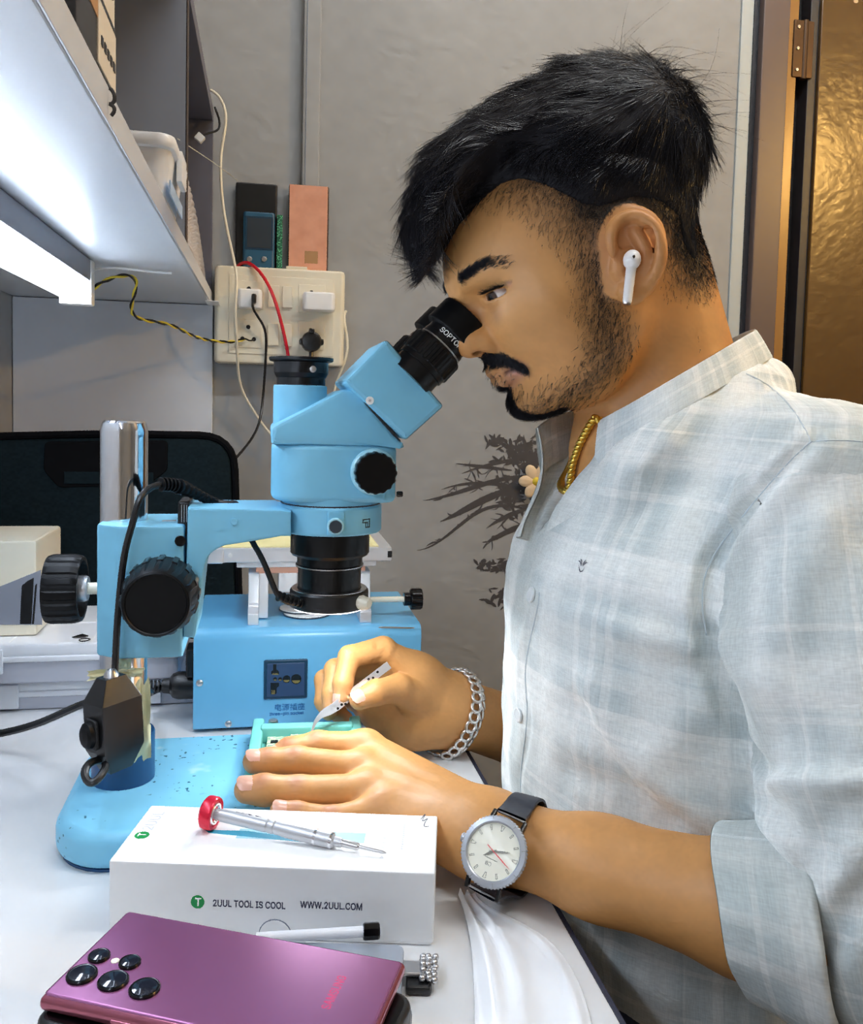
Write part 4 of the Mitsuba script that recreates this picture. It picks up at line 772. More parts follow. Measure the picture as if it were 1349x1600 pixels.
part(sd, 'bit_holder', mv(lathe([(0, SL * .75), (.0024, SL * .75), (.0024, SL * .84), (.0018, SL * .85), (0, SL * .85)], 20), SD), 'm_gold' if False else 'm_steel'); part(sd, 'tip', mv(lathe([(0, SL * .84), (.0012, SL * .84), (.0010, SL * .98), (.0003, SL), (0, SL)], 12), SD), 'm_steel', 'thin steel tip')
v = txt('2UUL', .0036, .0003); vv = np.array(v.vertices); 
def onbar(V, z0, r):                                     # lettering bent round the barrel
    aa = math.radians(-55) + V[:, 1] / r; rr = r + V[:, 2]; return np.stack([rr * np.cos(aa), rr * np.sin(aa), z0 - V[:, 0]], 1)
part(sd, 'lettering', mv(tm(onbar(vv, SL * .235, .00425), v.faces), SD), 'm_print', smooth=False); part(sd, 'barrel_mark', mv(tm(onbar(np.array(cyl(.0018, .0003, 16).vertices) + [0, .0016, 0], SL * .265, .00425), cyl(.0018, .0003, 16).faces), SD), 'm_print', smooth=False)

# burgundy phone on a stack
ZPH = .7975
Pa, Pb, Pc = atz(200, 1420, ZPH), atz(635, 1500, ZPH), atz(66, 1557, ZPH)
PL, PW = float(np.linalg.norm(Pb - Pa)), float(np.linalg.norm(Pa - Pc))
PM = frame_xy([Pa[0], Pa[1], 0], Pb - Pa, Pa - Pc); PM = PM @ tr(0, -PW, 0)        # x along the length, y to the back, origin at the near left corner
mat('m_burg', lin(146, 88, 130), .26, .6, clearcoat=.4, clearcoat_gloss=.8); mat('m_burgframe', lin(150, 84, 100), .16, .7); mat('m_burgtext', lin(190, 20, 95), .4)
ph1 = thing('burgundy_phone', 'burgundy phone lying face down with five black camera lenses', 'phone')
part(ph1, 'frame', mv(prism(rrect(PL, PW, .0022, 4, PL / 2, PW / 2), .0086, .0038, ZPH - .0088, 5), PM), 'm_burgframe', 'shiny pink metal frame')
part(ph1, 'back_glass', mv(prism(rrect(PL - .003, PW - .0042, .002, 4, PL / 2, PW / 2), .0016, .0012, ZPH - .0014, 3), PM), 'm_burg')
def pin(px, py): return np.linalg.inv(PM) @ np.r_[atz(px, py, ZPH), 1]
for (px, py, r) in ((128, 1525, .0076), (177, 1535, .0076), (226, 1547, .0076), (155, 1496, .0056), (203, 1506, .0056)):
    q = pin(px, py); l = part(ph1, 'camera_lens', mv(lathe([(0, 0), (r, 0), (r, .0012), (r * .93, .0018), (r * .86, .0016), (0, .0016)], 40), PM @ tr(q[0], q[1], ZPH)), 'm_gloss')
    part(l, 'lens_glass', mv(lathe([(0, .0020), (r * .45, .00195), (r * .8, .0017), (r * .84, .0014), (0, .0014)][::-1], 32), PM @ tr(q[0], q[1], ZPH)), 'm_lens')
q = pin(180, 1502); part(ph1, 'flash', mv(cyl(.0022, .0006, 20, .0002), PM @ tr(q[0], q[1], ZPH - .0001)), 'm_offwhite')
q = pin(500, 1576); m_ = txt('SAMSUNG', .0045, .0002, True); m_.vertices[:, 0] *= (pin(527, 1524)[1] - q[1]) / m_.vertices[:, 0].max()
part(ph1, 'lettering', mv(m_, PM @ tr(q[0] + .0048, q[1], ZPH + .0001) @ rot('z', 90)), 'm_burgtext', 'pink lettering', smooth=False)
part(ph1, 'side_key', mv(bx((.040, -.0006, ZPH - .0062), (.062, .0006, ZPH - .0040), .0005), PM), 'm_burgframe')
# stack below: black phone, slate coloured device
ph2 = thing('black_handset', 'black phone underneath the burgundy phone', 'phone')
PM2 = PM @ tr(PL / 2, PW / 2, 0) @ rot('z', -3) @ tr(-PL / 2 + .004, -PW / 2 - .008, 0)
part(ph2, 'body', mv(prism(rrect(PL + .006, PW + .004, .010, 6, PL / 2, PW / 2), .0128, .004, ZPH - .0220, 4), PM2), 'm_black'); part(ph2, 'screen', mv(prism(rrect(PL, PW - .004, .008, 6, PL / 2, PW / 2), .0004, .0001, ZPH - .0093, 1), PM2), 'm_gloss')
ph3 = thing('slate_case', 'slate grey flat case at the bottom of the phone stack', 'case')
a = pin(95, 1492); PM3 = PM @ tr(PL / 2, PW / 2, 0) @ rot('z', 2) @ tr(-PL / 2, -PW / 2, 0)
mat('m_slate', lin(74, 82, 92), .35, .4); mat('m_silverdev', lin(176, 184, 196), .3, .5)
part(ph3, 'shell', mv(prism(rrect(PL + .012, PW + .008, .010, 6, PL / 2, PW / 2 - .002), ZPH - .0222 - ZT, .005, ZT, 3), PM3), 'm_slate')
ph4 = thing('silver_device', 'thin silver device behind the burgundy phone with a metal beaded tag', 'device')
a, b = atz(420, 1470, ZT + .014), atz(632, 1476, ZT + .014); D4 = frame_xy([a[0], a[1], 0], b - a, [-(b - a)[1], (b - a)[0], 0]); L4 = float(np.linalg.norm(b - a))
part(ph4, 'body', mv(bx((0, -.036, ZT), (L4, .001, ZT + .014), .002, .005), D4), 'm_silverdev'); tg_ = part(ph4, 'tag', mv(bx((L4 - .001, -.018, ZT + .006), (L4 + .012, -.006, ZT + .0085), .0008), D4), 'm_steel')
bd = None
rg3 = np.random.default_rng(8)
for k in range(26):
    M = D4 @ tr(L4 + .0115 + .0035 * (k % 3) + rg3.uniform(-.0006, .0006), -.021 + .0026 * (k // 3) + rg3.uniform(-.0006, .0006), ZT + .0065 + .003 * rg3.random())
    if bd is None: bd = part(tg_, 'bead', sphere((0, 0, 0), .0021, 1), 'm_steel', smooth=True); scene[bd]['to_world'] = T(M)
    else: again(tg_, 'bead', bd, M)
part(ph4, 'jack_strap', mv(bx((L4 + .002, -.026, ZT), (L4 + .017, -.008, ZT + .0055), .002), D4), 'm_black')
pen = thing('clear_stylus', 'clear slim stylus with a black end lying in front of the white carton', 'stylus')
a, b = atz(400, 1466, ZT + .018), atz(578, 1455, ZT + .018)
part(pen, 'barrel', tube(np.linspace(a, b, 6), .0032, 14), 'm_clear'); part(pen, 'end_cap', mv(lathe([(0, 0), (.0045, 0), (.005, .001), (.005, .009), (.0042, .010), (0, .010)], 8), frame(b - (b - a) / np.linalg.norm(b - a) * .004, b - a)), 'm_gloss', 'black end cap')
# translucent plastic sheet on the bench at the right
u, v = np.meshgrid(np.linspace(0, 1, 60), np.linspace(0, 1, 70), indexing='ij')
Lp = catmull([atz(716, 1404, ZT)[:2], atz(728, 1440, ZT)[:2], atz(738, 1500, ZT)[:2], atz(742, 1600, ZT)[:2], atz(745, 1700, ZT)[:2]], 20); Rp = catmull([atz(742, 1398, ZT)[:2], atz(775, 1425, ZT)[:2], atz(845, 1462, ZT)[:2], atz(905, 1540, ZT)[:2], atz(935, 1700, ZT)[:2]], 20)
ii = np.linspace(0, len(Lp) - 1, 70).astype(int); P2 = Lp[ii][None] * (1 - u[..., None]) + Rp[ii][None] * u[..., None]
zf = ZT + .0008 + .006 * np.exp(-((u - .12 - .1 * v) / .10) ** 2) * (1 - .4 * v) + .004 * np.exp(-((u - .55 + .2 * v) / .12) ** 2) + .003 * np.exp(-((u - .9) / .06) ** 2) * v + .001 * meshkit.noise(np.stack([u * 6, v * 5, u * 0], -1), 2)
mat('m_sheet', lin(226, 229, 233), .3)
add('plastic_sheet', tm(np.concatenate([P2, zf[..., None]], -1).reshape(-1, 3), grid_faces(60, 70)), 'm_sheet', 'creased white plastic sheet lying on the bench below the wrist watch', 'plastic sheet', smooth=True)

# board holder on the microscope base, with the board being repaired
mat('m_tealclear', lin(108, 182, 172), .3); mat('m_tealdk', lin(20, 92, 104), .35)
bh_ = thing('board_holder', 'teal board holder with a rail on the microscope base, under the man\'s left hand', 'holder')
ZP = ZT + .0304
h0, h1 = atz(392, 1170, ZP + .02), atz(556, 1150, ZP + .02)
HX = frame_xy([h0[0], .680, 0], [1, -.05, 0], [.05, 1, 0]); HL = h1[0] - h0[0]
part(bh_, 'base', mv(bx((0, 0, ZP), (HL, .105, ZP + .008), .002), HX), 'm_tealclear'); 
part(bh_, 'side_rail', mv(bx((-.004, -.004, ZP), (.006, .106, ZP + .020), .002), HX), 'm_tealclear'); part(bh_, 'side_rail', mv(bx((HL - .006, -.004, ZP), (HL + .004, .106, ZP + .020), .002), HX), 'm_tealclear')
part(bh_, 'slider', mv(bx((.004, .075, ZP + .008), (HL - .004, .088, ZP + .022), .002), HX), 'm_tealclear', 'sliding clamp rail'); part(bh_, 'slider', mv(bx((.004, .012, ZP + .008), (HL - .004, .022, ZP + .019), .002), HX), 'm_tealdk')
part(bh_, 'guide_post', mv(cyl(.0042, .014, 16, .001), HX @ tr(.014, .095, ZP + .008)), 'm_steel'); part(bh_, 'guide_post', mv(cyl(.0042, .014, 16, .001), HX @ tr(.010, .002, ZP + .004)), 'm_steel')
part(bh_, 'rod', mv(tube(np.array([[.004, .002, ZP + .014], [.02, .002, ZP + .014], [HL - .004, .002, ZP + .014]]), .0025, 12), HX), 'm_steel')
def _pcb2(p, n, uv):
    r = mikit.cell_rand(dr.floor(p.x * 420), dr.floor(p.y * 420)); return mikit.mix(mi.Color3f(.20, .32, .22), mi.Color3f(.55, .58, .38), mikit.smoothstep(.35, .9, r))
matproc('m_pcb2', _pcb2, .4)
pb2 = thing('phone_board', 'green phone circuit board clamped in the teal holder', 'circuit board')
part(pb2, 'board', mv(bx((.010, .022, ZP + .0130), (HL - .010, .075, ZP + .0142), .0003), HX), 'm_pcb2')
rg4 = np.random.default_rng(11); cm = []
for k in range(26):
    x_, y_ = rg4.uniform(.012, HL - .022), rg4.uniform(.028, .066); w_, d_ = rg4.uniform(.003, .010), rg4.uniform(.003, .008)
    part(pb2, 'chip', mv(bx((x_, y_, ZP + .0140), (x_ + w_, y_ + d_, ZP + .0150 + .001 * rg4.random()), .0002), HX), ['m_black', 'm_steel', 'm_jambdark', 'm_gold'][k % 4] if k % 3 else 'm_black', smooth=False)
part(pb2, 'shield_can', mv(bx((.030, .055, ZP + .0142), (.064, .074, ZP + .0165), .0005), HX), 'm_pcb2')

# ------------------------------------------------------------------ signed-distance modelling of the man
def smin(a, b, k):
    h = np.clip(.5 + .5 * (b - a) / k, 0, 1); return b * (1 - h) + a * h - k * h * (1 - h)
def smax(a, b, k): return -smin(-a, -b, k)
class Cone:
    """round cone between two points"""
    def __init__(s, a, b, ra, rb): s.a, s.b, s.ra, s.rb = np.asarray(a, float), np.asarray(b, float), ra, rb; s.c = (s.a + s.b) / 2; s.R = np.linalg.norm(s.b - s.a) / 2 + max(ra, rb)
    def __call__(s, P):
        d = s.b - s.a; t = np.clip(((P - s.a) @ d) / max(d @ d, 1e-12), 0, 1); return np.linalg.norm(P - s.a - t[:, None] * d, axis=1) - (s.ra + (s.rb - s.ra) * t)
class Ell:
    """ellipsoid with axes M (rows) and radii"""
    def __init__(s, c, r, M=None): s.c, s.r, s.M = np.asarray(c, float), np.asarray(r, float), (np.eye(3) if M is None else np.asarray(M, float)); s.R = s.r.max()
    def __call__(s, P):
        q = (P - s.c) @ s.M.T; k0 = np.linalg.norm(q / s.r, axis=1); k1 = np.linalg.norm(q / s.r ** 2, axis=1); return k0 * (k0 - 1) / np.maximum(k1, 1e-9)
class Flat(Cone):
    """cone flattened along a direction n by factor q"""
    def __init__(s, a, b, ra, rb, n, q): super().__init__(a, b, ra, rb); s.n = np.asarray(n, float) / np.linalg.norm(n); s.q = q
    def __call__(s, P):
        d = s.b - s.a; t = np.clip(((P - s.a) @ d) / max(d @ d, 1e-12), 0, 1); e = P - s.a - t[:, None] * d; w = e @ s.n
        e = e + (w * (1 / s.q - 1))[:, None] * s.n; L = np.linalg.norm(e, axis=1); r = s.ra + (s.rb - s.ra) * t; g = np.where(L > 1e-6, np.sqrt(1 + (w / s.q / np.maximum(L, 1e-6)) ** 2 * (1 / s.q ** 2 - 1)), 1); return (L - r) / g
class Field:
    """prims: list of (primitive, k, mode) folded in order; mode '+' smooth union, '-' smooth subtraction, 'b' bump (primitive returns an amount to add outward)"""
    def __init__(s, prims): s.p = prims
    def __call__(s, P):
        c = P.mean(0); rad = np.linalg.norm(P - c, axis=1).max(); f = np.full(len(P), .5)
        for q, k, mode in s.p:
            lb = np.linalg.norm(q.c - c) - q.R - rad
            if lb > .02 + k:
                if mode == '+': f = np.minimum(f, lb)
                continue
            if mode == '+': f = smin(f, q(P), k)
            elif mode == '-': f = smax(f, -q(P), k)
            else: f = f - q(P)
        return f
class Bump:
    """gaussian swelling of height h (negative: dent) round a polyline"""
    def __init__(s, pts, h, w): s.t = np.atleast_2d(np.asarray(pts, float)); s.h, s.w = h, w; s.c = s.t.mean(0); s.R = np.linalg.norm(s.t - s.c, axis=1).max() + 3 * w
    def __call__(s, P):
        d = np.full(len(P), 9.0)
        if len(s.t) == 1: d = np.linalg.norm(P - s.t[0], axis=1)
        for a, b in zip(s.t[:-1], s.t[1:]):
            e = b - a; t = np.clip(((P - a) @ e) / (e @ e), 0, 1); d = np.minimum(d, np.linalg.norm(P - a - t[:, None] * e, axis=1))
        return s.h * np.exp(-(d / s.w) ** 2)
def mesh_field(f, lo, hi, h, blk=16, lip=2.0, newton=1):
    """surface nets on a sparse lattice of blocks"""
    lo = np.asarray(lo, float); n = np.ceil((np.asarray(hi) - lo) / (h * blk)).astype(int)
    I = []
    for B in np.stack(np.meshgrid(*[np.arange(0, k, 4) for k in n], indexing='ij'), -1).reshape(-1, 3):
        if abs(f(np.array([lo + (B * blk + 2 * blk) * h]))[0]) < 2 * blk * h * 1.74 * 1.5: I.append(np.stack(np.meshgrid(*[np.arange(b, min(b + 4, k)) for b, k in zip(B, n)], indexing='ij'), -1).reshape(-1, 3))
    I = np.concatenate(I)
    N = n * blk + 2; half = blk * h / 2; loc = np.stack(np.meshgrid(*[np.arange(blk + 1)] * 3, indexing='ij'), -1).reshape(-1, 3)
    cube = np.stack(np.meshgrid([0, 1], [0, 1], [0, 1], indexing='ij'), -1).reshape(-1, 3)
    keyf = lambda c: (c[:, 0].astype(np.int64) * N[1] + c[:, 1]) * N[2] + c[:, 2]
    VK, VP, FQ = [], [], []
    def one(b):
        cc = lo + (b * blk + blk / 2) * h
        v = f(np.array([cc]))[0]
        if abs(v) > half * 1.74 * lip: return
        g = b * blk + loc; F = f(lo + g * h).reshape((blk + 1,) * 3)
        if F.min() > 0 or F.max() < 0: return
        S = F < 0
        C = np.stack([S[a:blk + a, c:blk + c, d:blk + d] for a, c, d in cube], -1); k = C.sum(-1); act = np.argwhere((k > 0) & (k < 8))
        if len(act) == 0: return
        W = np.stack([F[act[:, 0] + a, act[:, 1] + c, act[:, 2] + d] for a, c, d in cube], 1); num = np.zeros((len(act), 3)); den = np.zeros(len(act))
        for e0 in range(8):
            for ax in range(3):
                if cube[e0][ax] == 0:
                    e1 = e0 + (4, 2, 1)[ax]; a, c = W[:, e0], W[:, e1]; x = (a < 0) != (c < 0); t = np.where(x, a / np.where(x, a - c, 1), 0)
                    p = cube[e0] + t[:, None] * (cube[e1] - cube[e0]); num += p * x[:, None]; den += x
        fq = []
        for ax in range(3):
            sl = [slice(0, blk)] * 3; s2 = list(sl); s2[ax] = slice(1, blk + 1); A, B = S[tuple(sl)], S[tuple(s2)]; ed = np.argwhere(A != B)
            if len(ed) == 0: continue
            fl = A[tuple(ed.T)]; o1, o2 = np.eye(3, dtype=int)[(ax + 1) % 3], np.eye(3, dtype=int)[(ax + 2) % 3]; e = b * blk + ed
            q = np.stack([keyf(e - o1 - o2), keyf(e - o2), keyf(e), keyf(e - o1)], 1); q[~fl] = q[~fl][:, ::-1]; fq.append(q)
        return keyf(b * blk + act), lo + (b * blk + act + num / den[:, None]) * h, np.concatenate(fq) if fq else np.zeros((0, 4), np.int64)
    from concurrent.futures import ThreadPoolExecutor
    with ThreadPoolExecutor(4) as ex: got = [g for g in ex.map(one, I) if g is not None]
    VK, VP, FQ = [g[0] for g in got], [g[1] for g in got], [g[2] for g in got]
    K = np.concatenate(VK); V = np.concatenate(VP); o = np.argsort(K); K, V = K[o], V[o]; Q = np.concatenate(FQ); J = np.searchsorted(K, Q); J = np.minimum(J, len(K) - 1); ok = (K[J] == Q).all(1); J = J[ok]
    def proj_(V):
        out = V.copy(); order = np.lexsort(np.floor(V / .04).astype(int).T); e = h * .3
        cell = np.floor(V[order] / .04).astype(int); cut = np.r_[0, np.nonzero((np.diff(cell, axis=0) != 0).any(1))[0] + 1, len(V)]
        for a, c in zip(cut[:-1], cut[1:]):
            ii = order[a:c]; P = V[ii]; m = len(P); D = np.array([[1, -1, -1], [-1, -1, 1], [-1, 1, -1], [1, 1, 1]]) * e
            X = f(np.concatenate([P] + [P + d for d in D])); f0 = X[:m]; G = sum(np.outer(X[(i + 1) * m:(i + 2) * m], D[i]) for i in range(4)) / (4 * e * e); g2 = np.maximum((G * G).sum(1), .05)
            out[ii] = P - np.clip(f0 / g2, -h, h)[:, None] * G
        return out
    for _ in range(newton): V = proj_(V)
    return tm(V, np.concatenate([J[:, [0, 1, 2]], J[:, [0, 2, 3]]]))

# ------------------------------------------------------------------ the man: head
HY = .679                                                 # the man's middle plane, facing -x
def hp3(px, py, dy=0.0): return at(px, py, HY + dy)
def chain(pts, rs, k0=.003):
    return [(Cone(a, b, r0, r1), k0, '+') for a, b, r0, r1 in zip(pts[:-1], pts[1:], rs[:-1], rs[1:])]
outline = np.array([(694, 395), (695, 420), (698, 441), (706, 460), (722, 482), (737, 512), (750, 540), (760, 557), (763, 567), (768, 578), (776, 588), (780, 598), (787, 606), (794, 614), (797, 628), (803, 641), (815, 650), (832, 654), (852, 650), (885, 641), (930, 628),
                    (970, 590), (1005, 552), (1040, 515), (1060, 480), (1068, 440), (1074, 390), (1076, 340), (1068, 280), (1045, 218), (1000, 172), (940, 148), (880, 148), (820, 170), (768, 212), (730, 268), (706, 330), (697, 370)], float)
oxz = np.array([hp3(*p)[[0, 2]] for p in outline])
tt = np.r_[0, np.cumsum(np.linalg.norm(np.diff(np.vstack([oxz, oxz[:1]]), axis=0), axis=1))]
ocv = CubicSpline(tt, np.vstack([oxz, oxz[:1]]), bc_type='periodic')(np.linspace(0, tt[-1], 900, endpoint=False))
GX0, GZ0, GH = oxz[:, 0].min() - .05, oxz[:, 1].min() - .05, .001
gx = np.arange(GX0, oxz[:, 0].max() + .05, GH); gz = np.arange(GZ0, oxz[:, 1].max() + .05, GH)
G2 = np.stack(np.meshgrid(gx, gz, indexing='ij'), -1).reshape(-1, 2)
ins = shapely.contains_xy(Polygon(ocv), G2[:, 0], G2[:, 1])
dd, _ = cKDTree(ocv).query(G2); D2 = np.where(ins, -dd, dd).reshape(len(gx), len(gz))
# smooth the medial creases of the distance well inside
from scipy.ndimage import gaussian_filter, map_coordinates
Dw = np.clip((-D2 - .012) / .03, 0, 1); D2 = D2 * (1 - Dw) + gaussian_filter(D2, 9) * Dw
ctl = [  # pixel x, y, half width (m), rounding depth (m)
    (705, 400, .060, .060), (760, 340, .069, .070), (850, 320, .078, .080), (930, 230, .078, .090), (880, 180, .070, .085), (1000, 260, .080, .090), (1050, 330, .074, .090), (980, 380, .082, .080),
    (712, 450, .058, .052), (760, 450, .068, .056), (820, 450, .076, .060), (900, 440, .080, .070), (745, 510, .052, .044), (800, 510, .068, .050), (880, 520, .074, .055),
    (770, 565, .040, .040), (810, 565, .054, .046), (870, 575, .067, .048), (920, 580, .070, .045), (785, 600, .036, .036), (805, 635, .034, .034), (840, 635, .044, .036), (890, 620, .058, .036), (940, 600, .066, .04), (1000, 520, .064, .05), (1050, 470, .058, .06)]
cp = np.array([[*hp3(a, b)[[0, 2]], w, r] for a, b, w, r in ctl]); rbf = RBFInterpolator(cp[:, :2], cp[:, 2:], smoothing=1e-6, kernel='thin_plate_spline')
gs = np.stack(np.meshgrid(gx[::6], gz[::6], indexing='ij'), -1); wr = rbf(gs.reshape(-1, 2)).reshape(gs.shape[:2] + (2,)); WG = np.clip(wr[..., 0], .02, .085); RG = np.clip(wr[..., 1], .025, .1)
class HeadBlob:
    c = np.array([oxz[:, 0].mean(), HY, oxz[:, 1].mean()]); R = .20
    def __call__(s, P):
        ix, iz = (P[:, 0] - GX0) / GH, (P[:, 2] - GZ0) / GH
        d = map_coordinates(D2, [ix, iz], order=1, mode='nearest'); W = map_coordinates(WG, [ix / 6, iz / 6], order=1, mode='nearest'); R = map_coordinates(RG, [ix / 6, iz / 6], order=1, mode='nearest')
        y = np.abs(P[:, 1] - HY); sft = np.maximum(1 + d / R, 0); q = np.sqrt((y / W) ** 2 + sft ** 2 + 1e-9); g = np.sqrt((y / W ** 2) ** 2 + (sft / R) ** 2) / q; return (q - 1) / np.maximum(g, 8.0)
EYD = -.0335
class Sym:
    """mirror image in the head's middle plane"""
    def __init__(s, q): s.q = q; s.c = q.c * [1, -1, 1] + [0, 2 * HY, 0]; s.R = q.R
    def __call__(s, P): return s.q(P * [1, -1, 1] + [0, 2 * HY, 0])
def both(lst): return lst + [(Sym(q), k, m) for q, k, m in lst]
eyeC = hp3(787, 457, EYD + .004); EYR = .0138
gaze = ray(745, 480); fdir = np.array([-.86, -.10, -.50]); fdir /= np.linalg.norm(fdir)
lidM = []
ho = hp3(796, 441, EYD - .006); hi_ = hp3(752, 458, EYD + .012)
ax1 = hi_ - ho; ax1 /= np.linalg.norm(ax1); ax3 = np.cross(ax1, np.cross([0, -1., 0], ax1)); ax3 = np.array([-.35, -.93, -.1]); ax3 -= ax1 * (ax3 @ ax1); ax3 /= np.linalg.norm(ax3); ax2 = np.cross(ax3, ax1)
slit = Ell(eyeC + ax3 * .013 + .0000 * ax2, (.0168, .0031, .012), np.stack([ax1, ax2, ax3]))
head = [(HeadBlob(), .001, '+')]
head += both([(Bump([hp3(735, 437, -.030), hp3(760, 428, -.046)], .0050, .011), 0, 'b'),            # brow ridge
              (Bump([hp3(772, 462, -.035)], -.0072, .018), 0, 'b'), (Bump([hp3(745, 480, -.020)], -.006, .013), 0, 'b'),      # socket
              (Bump([hp3(805, 495, -.052), hp3(850, 470, -.066)], .0042, .020), 0, 'b'),               # cheek bone
              (Bump([hp3(800, 545, -.040)], .003, .020), 0, 'b'), (Bump([hp3(850, 390, -.075)], -.003, .025), 0, 'b'),
              (Bump([hp3(770, 535, -.026), hp3(800, 560, -.034)], -.0022, .006), 0, 'b')])            # fold beside the nose
head += both([(Ell(eyeC, (EYR + .0017,) * 3), .004, '+')])
head += [(Cone(hp3(730, 476), hp3(731, 505, -.004), .0100, .0105), .016, '+'), (Cone(hp3(731, 505, -.004), hp3(735, 534, -.0105), .0105, .0122), .006, '+'), (Ell(hp3(734, 536, -.0105), (.0112, .0125, .0105)), .004, '+'), (Cone(hp3(742, 541, -.008), hp3(760, 552, -.003), .0058, .006), .004, '+')]
head += [(Ell(hp3(762, 533, o), (.0118, .0072, .0088), trimesh.transformations.rotation_matrix(math.radians(-20), [0, 1, 0])[:3, :3]), .0045, '+') for o in (-.0195, .0065)]
head += [(Ell(hp3(747, 548.5, o), (.0064, .0034, .0045), trimesh.transformations.rotation_matrix(math.radians(-15), [0, 1, 0])[:3, :3]), .0015, '-') for o in (-.0165, .0005)]
lipU = [hp3(779, 577, 0), hp3(782, 578, -.009), hp3(791, 577, -.018), hp3(802, 575, -.0245), hp3(812, 573, -.030)]
lipL = [hp3(792, 592, 0), hp3(794, 591, -.009), hp3(800, 586, -.017), hp3(806, 580, -.0235), hp3(812, 575, -.030)]
head += [q for q in both([(x, .0035, m) for x, _, m in chain(lipU, (.0064, .0068, .0060, .0044, .0020))])] + [q for q in both([(x, .0030, m) for x, _, m in chain(lipL, (.0084, .0084, .0066, .0046, .0020))])]
mouth = [hp3(774, 586.5, 0), hp3(779, 586, -.010), hp3(792, 582, -.0215), hp3(804, 577.5, -.0285), hp3(816, 572, -.034)]
head += both([(Bump(mouth, -.0030, .0021), 0, 'b')])
head += both([(Bump([hp3(797, 606, -.006), hp3(803, 604, -.018)], -.0028, .006), 0, 'b'), (Bump([hp3(818, 570, -.034)], -.0020, .007), 0, 'b')])
head += both([(slit, .0012, '-')])
# ear (near side, mirrored for the far side)
def ep(px, py, o): return hp3(px, py, -.080 - o)
ear = [(Flat(ep(985, 376, .006), ep(985, 425, .004), .0255, .022, [.30, .95, 0], .22), .006, '+')]
hel = [ep(968, 402, .012), ep(958, 378, .013), ep(961, 353, .013), ep(982, 339, .014), ep(1008, 343, .019), ep(1027, 366, .023), ep(1032, 398, .023), ep(1023, 428, .018), ep(1006, 450, .013), ep(990, 462, .010), ep(979, 460, .008)]
hcv = catmull(hel, 3)
ear += [(Cone(a, b, .0042, .0042), .0035, '+') for a, b in zip(hcv[:-1], hcv[1:])]
ear += [(Ell(ep(988, 452, .009), (.0095, .0052, .0100)), .006, '+')]
ear += [(Ell(ep(987, 378, .019), (.0115, .0085, .0150)), .004, '-'), (Ell(ep(982, 412, .018), (.0100, .0110, .0125)), .004, '-'), (Ell(ep(1008, 395, .021), (.0065, .0050, .021), trimesh.transformations.rotation_matrix(math.radians(-12), [0, 1, 0])[:3, :3]), .004, '-')]
anti = catmull([ep(990, 360, .011), ep(1003, 378, .014), ep(1010, 402, .015), ep(1003, 426, .012), ep(990, 440, .010), ep(981, 437, .009)], 3)
ear += [(Cone(a, b, .0038, .0038), .003, '+') for a, b in zip(anti[:-1], anti[1:])]
ear += [(Cone(ep(972, 396, .008), ep(985, 392, .009), .0032, .0025), .003, '+'), (Ell(ep(966, 420, .007), (.0055, .0052, .0075)), .004, '+')]
head += both(ear)
# neck, chest, shoulders (the rest of the trunk is under the shirt)
NB = hp3(1048, 640)
head += [(Flat(hp3(1000, 455), hp3(1056, 640), .059, .058, [0, 1, 0], 1.02), .018, '+'), (Flat(hp3(985, 575), hp3(1010, 660), .034, .050, [0, 1, 0], .95), .016, '+'),
         (Bump([hp3(1000, 500, -.066), hp3(985, 575, -.064), hp3(955, 640, -.045)], .0035, .011), 0, 'b'), (Bump([hp3(980, 530, -.064), hp3(960, 600, -.056)], -.0025, .010), 0, 'b')]
trunk = [(Flat(hp3(1050, 700), hp3(1090, 860), .070, .080, [0, 1, 0], 1.3), .03, '+'), (Cone(hp3(982, 715), hp3(975, 830), .044, .055), .03, '+')]

# ------------------------------------------------------------------ arms and hands
SHL, ELL_, WRL = at(1285, 790, .525), at(1372, 1478, .432), at(768, 1306, .582)
def lerp(a, b, t): return np.asarray(a) * (1 - t) + np.asarray(b) * t
fa = WRL - ELL_; fa /= np.linalg.norm(fa)
nL = np.array([.05, -.55, .83]); nL -= fa * (nL @ fa); nL /= np.linalg.norm(nL)          # dorsal normal of the left wrist
armL = [(Cone(SHL, ELL_, .047, .040), .02, '+'), (Cone(ELL_, lerp(ELL_, WRL, .30), .038, .0385), .015, '+'), (Flat(lerp(ELL_, WRL, .30), lerp(ELL_, WRL, .68), .0385, .0300, nL, .92), .02, '+'), (Flat(lerp(ELL_, WRL, .68), WRL, .0298, .0268, nL, .84), .02, '+')]
mL = [at(572, 1168, .704), at(566, 1203, .676), at(577, 1237, .650), at(600, 1264, .628)]
wsp = np.cross(fa, nL); wsp *= -np.sign(wsp[1]) * -1                                       # towards the thumb side (+y)
palm = []
wq = [WRL + wsp * o + fa * .004 for o in (.0115, .004, -.004, -.0105)]
for a, b, r in zip(wq, mL, (.0135, .0150, .0150, .0138)): palm.append((Flat(lerp(a, b, .05), b, .0180, r, nL, .82), .010, '+'))
palm += [(Flat(WRL, WRL + fa * .03, .0265, .0255, nL, .82), .014, '+')]
fing = [([mL[0], at(497, 1163, .706), at(452, 1172, .705), at(432, 1182, .702)], (.0128, .0108, .0100, .0088)),
        ([mL[1], at(463, 1189, .673), at(420, 1190, .672), at(398, 1190, .670)], (.0130, .0112, .0102, .0092)),
        ([mL[2], at(467, 1238, .644), at(412, 1234, .643), at(387, 1234, .642)], (.0136, .0122, .0112, .0100)),
        ([mL[3], at(520, 1280, .622), at(464, 1272, .622), at(438, 1268, .622)], (.0110, .0092, .0086, .0078))]
def fjoin(base, fingers, k_in=.004, k_root=.010):
    """each finger is its own chain; its root melts into the palm, neighbours stay apart"""
    return [(Finger(p, r), k_root, 'f') for p, r in fingers]
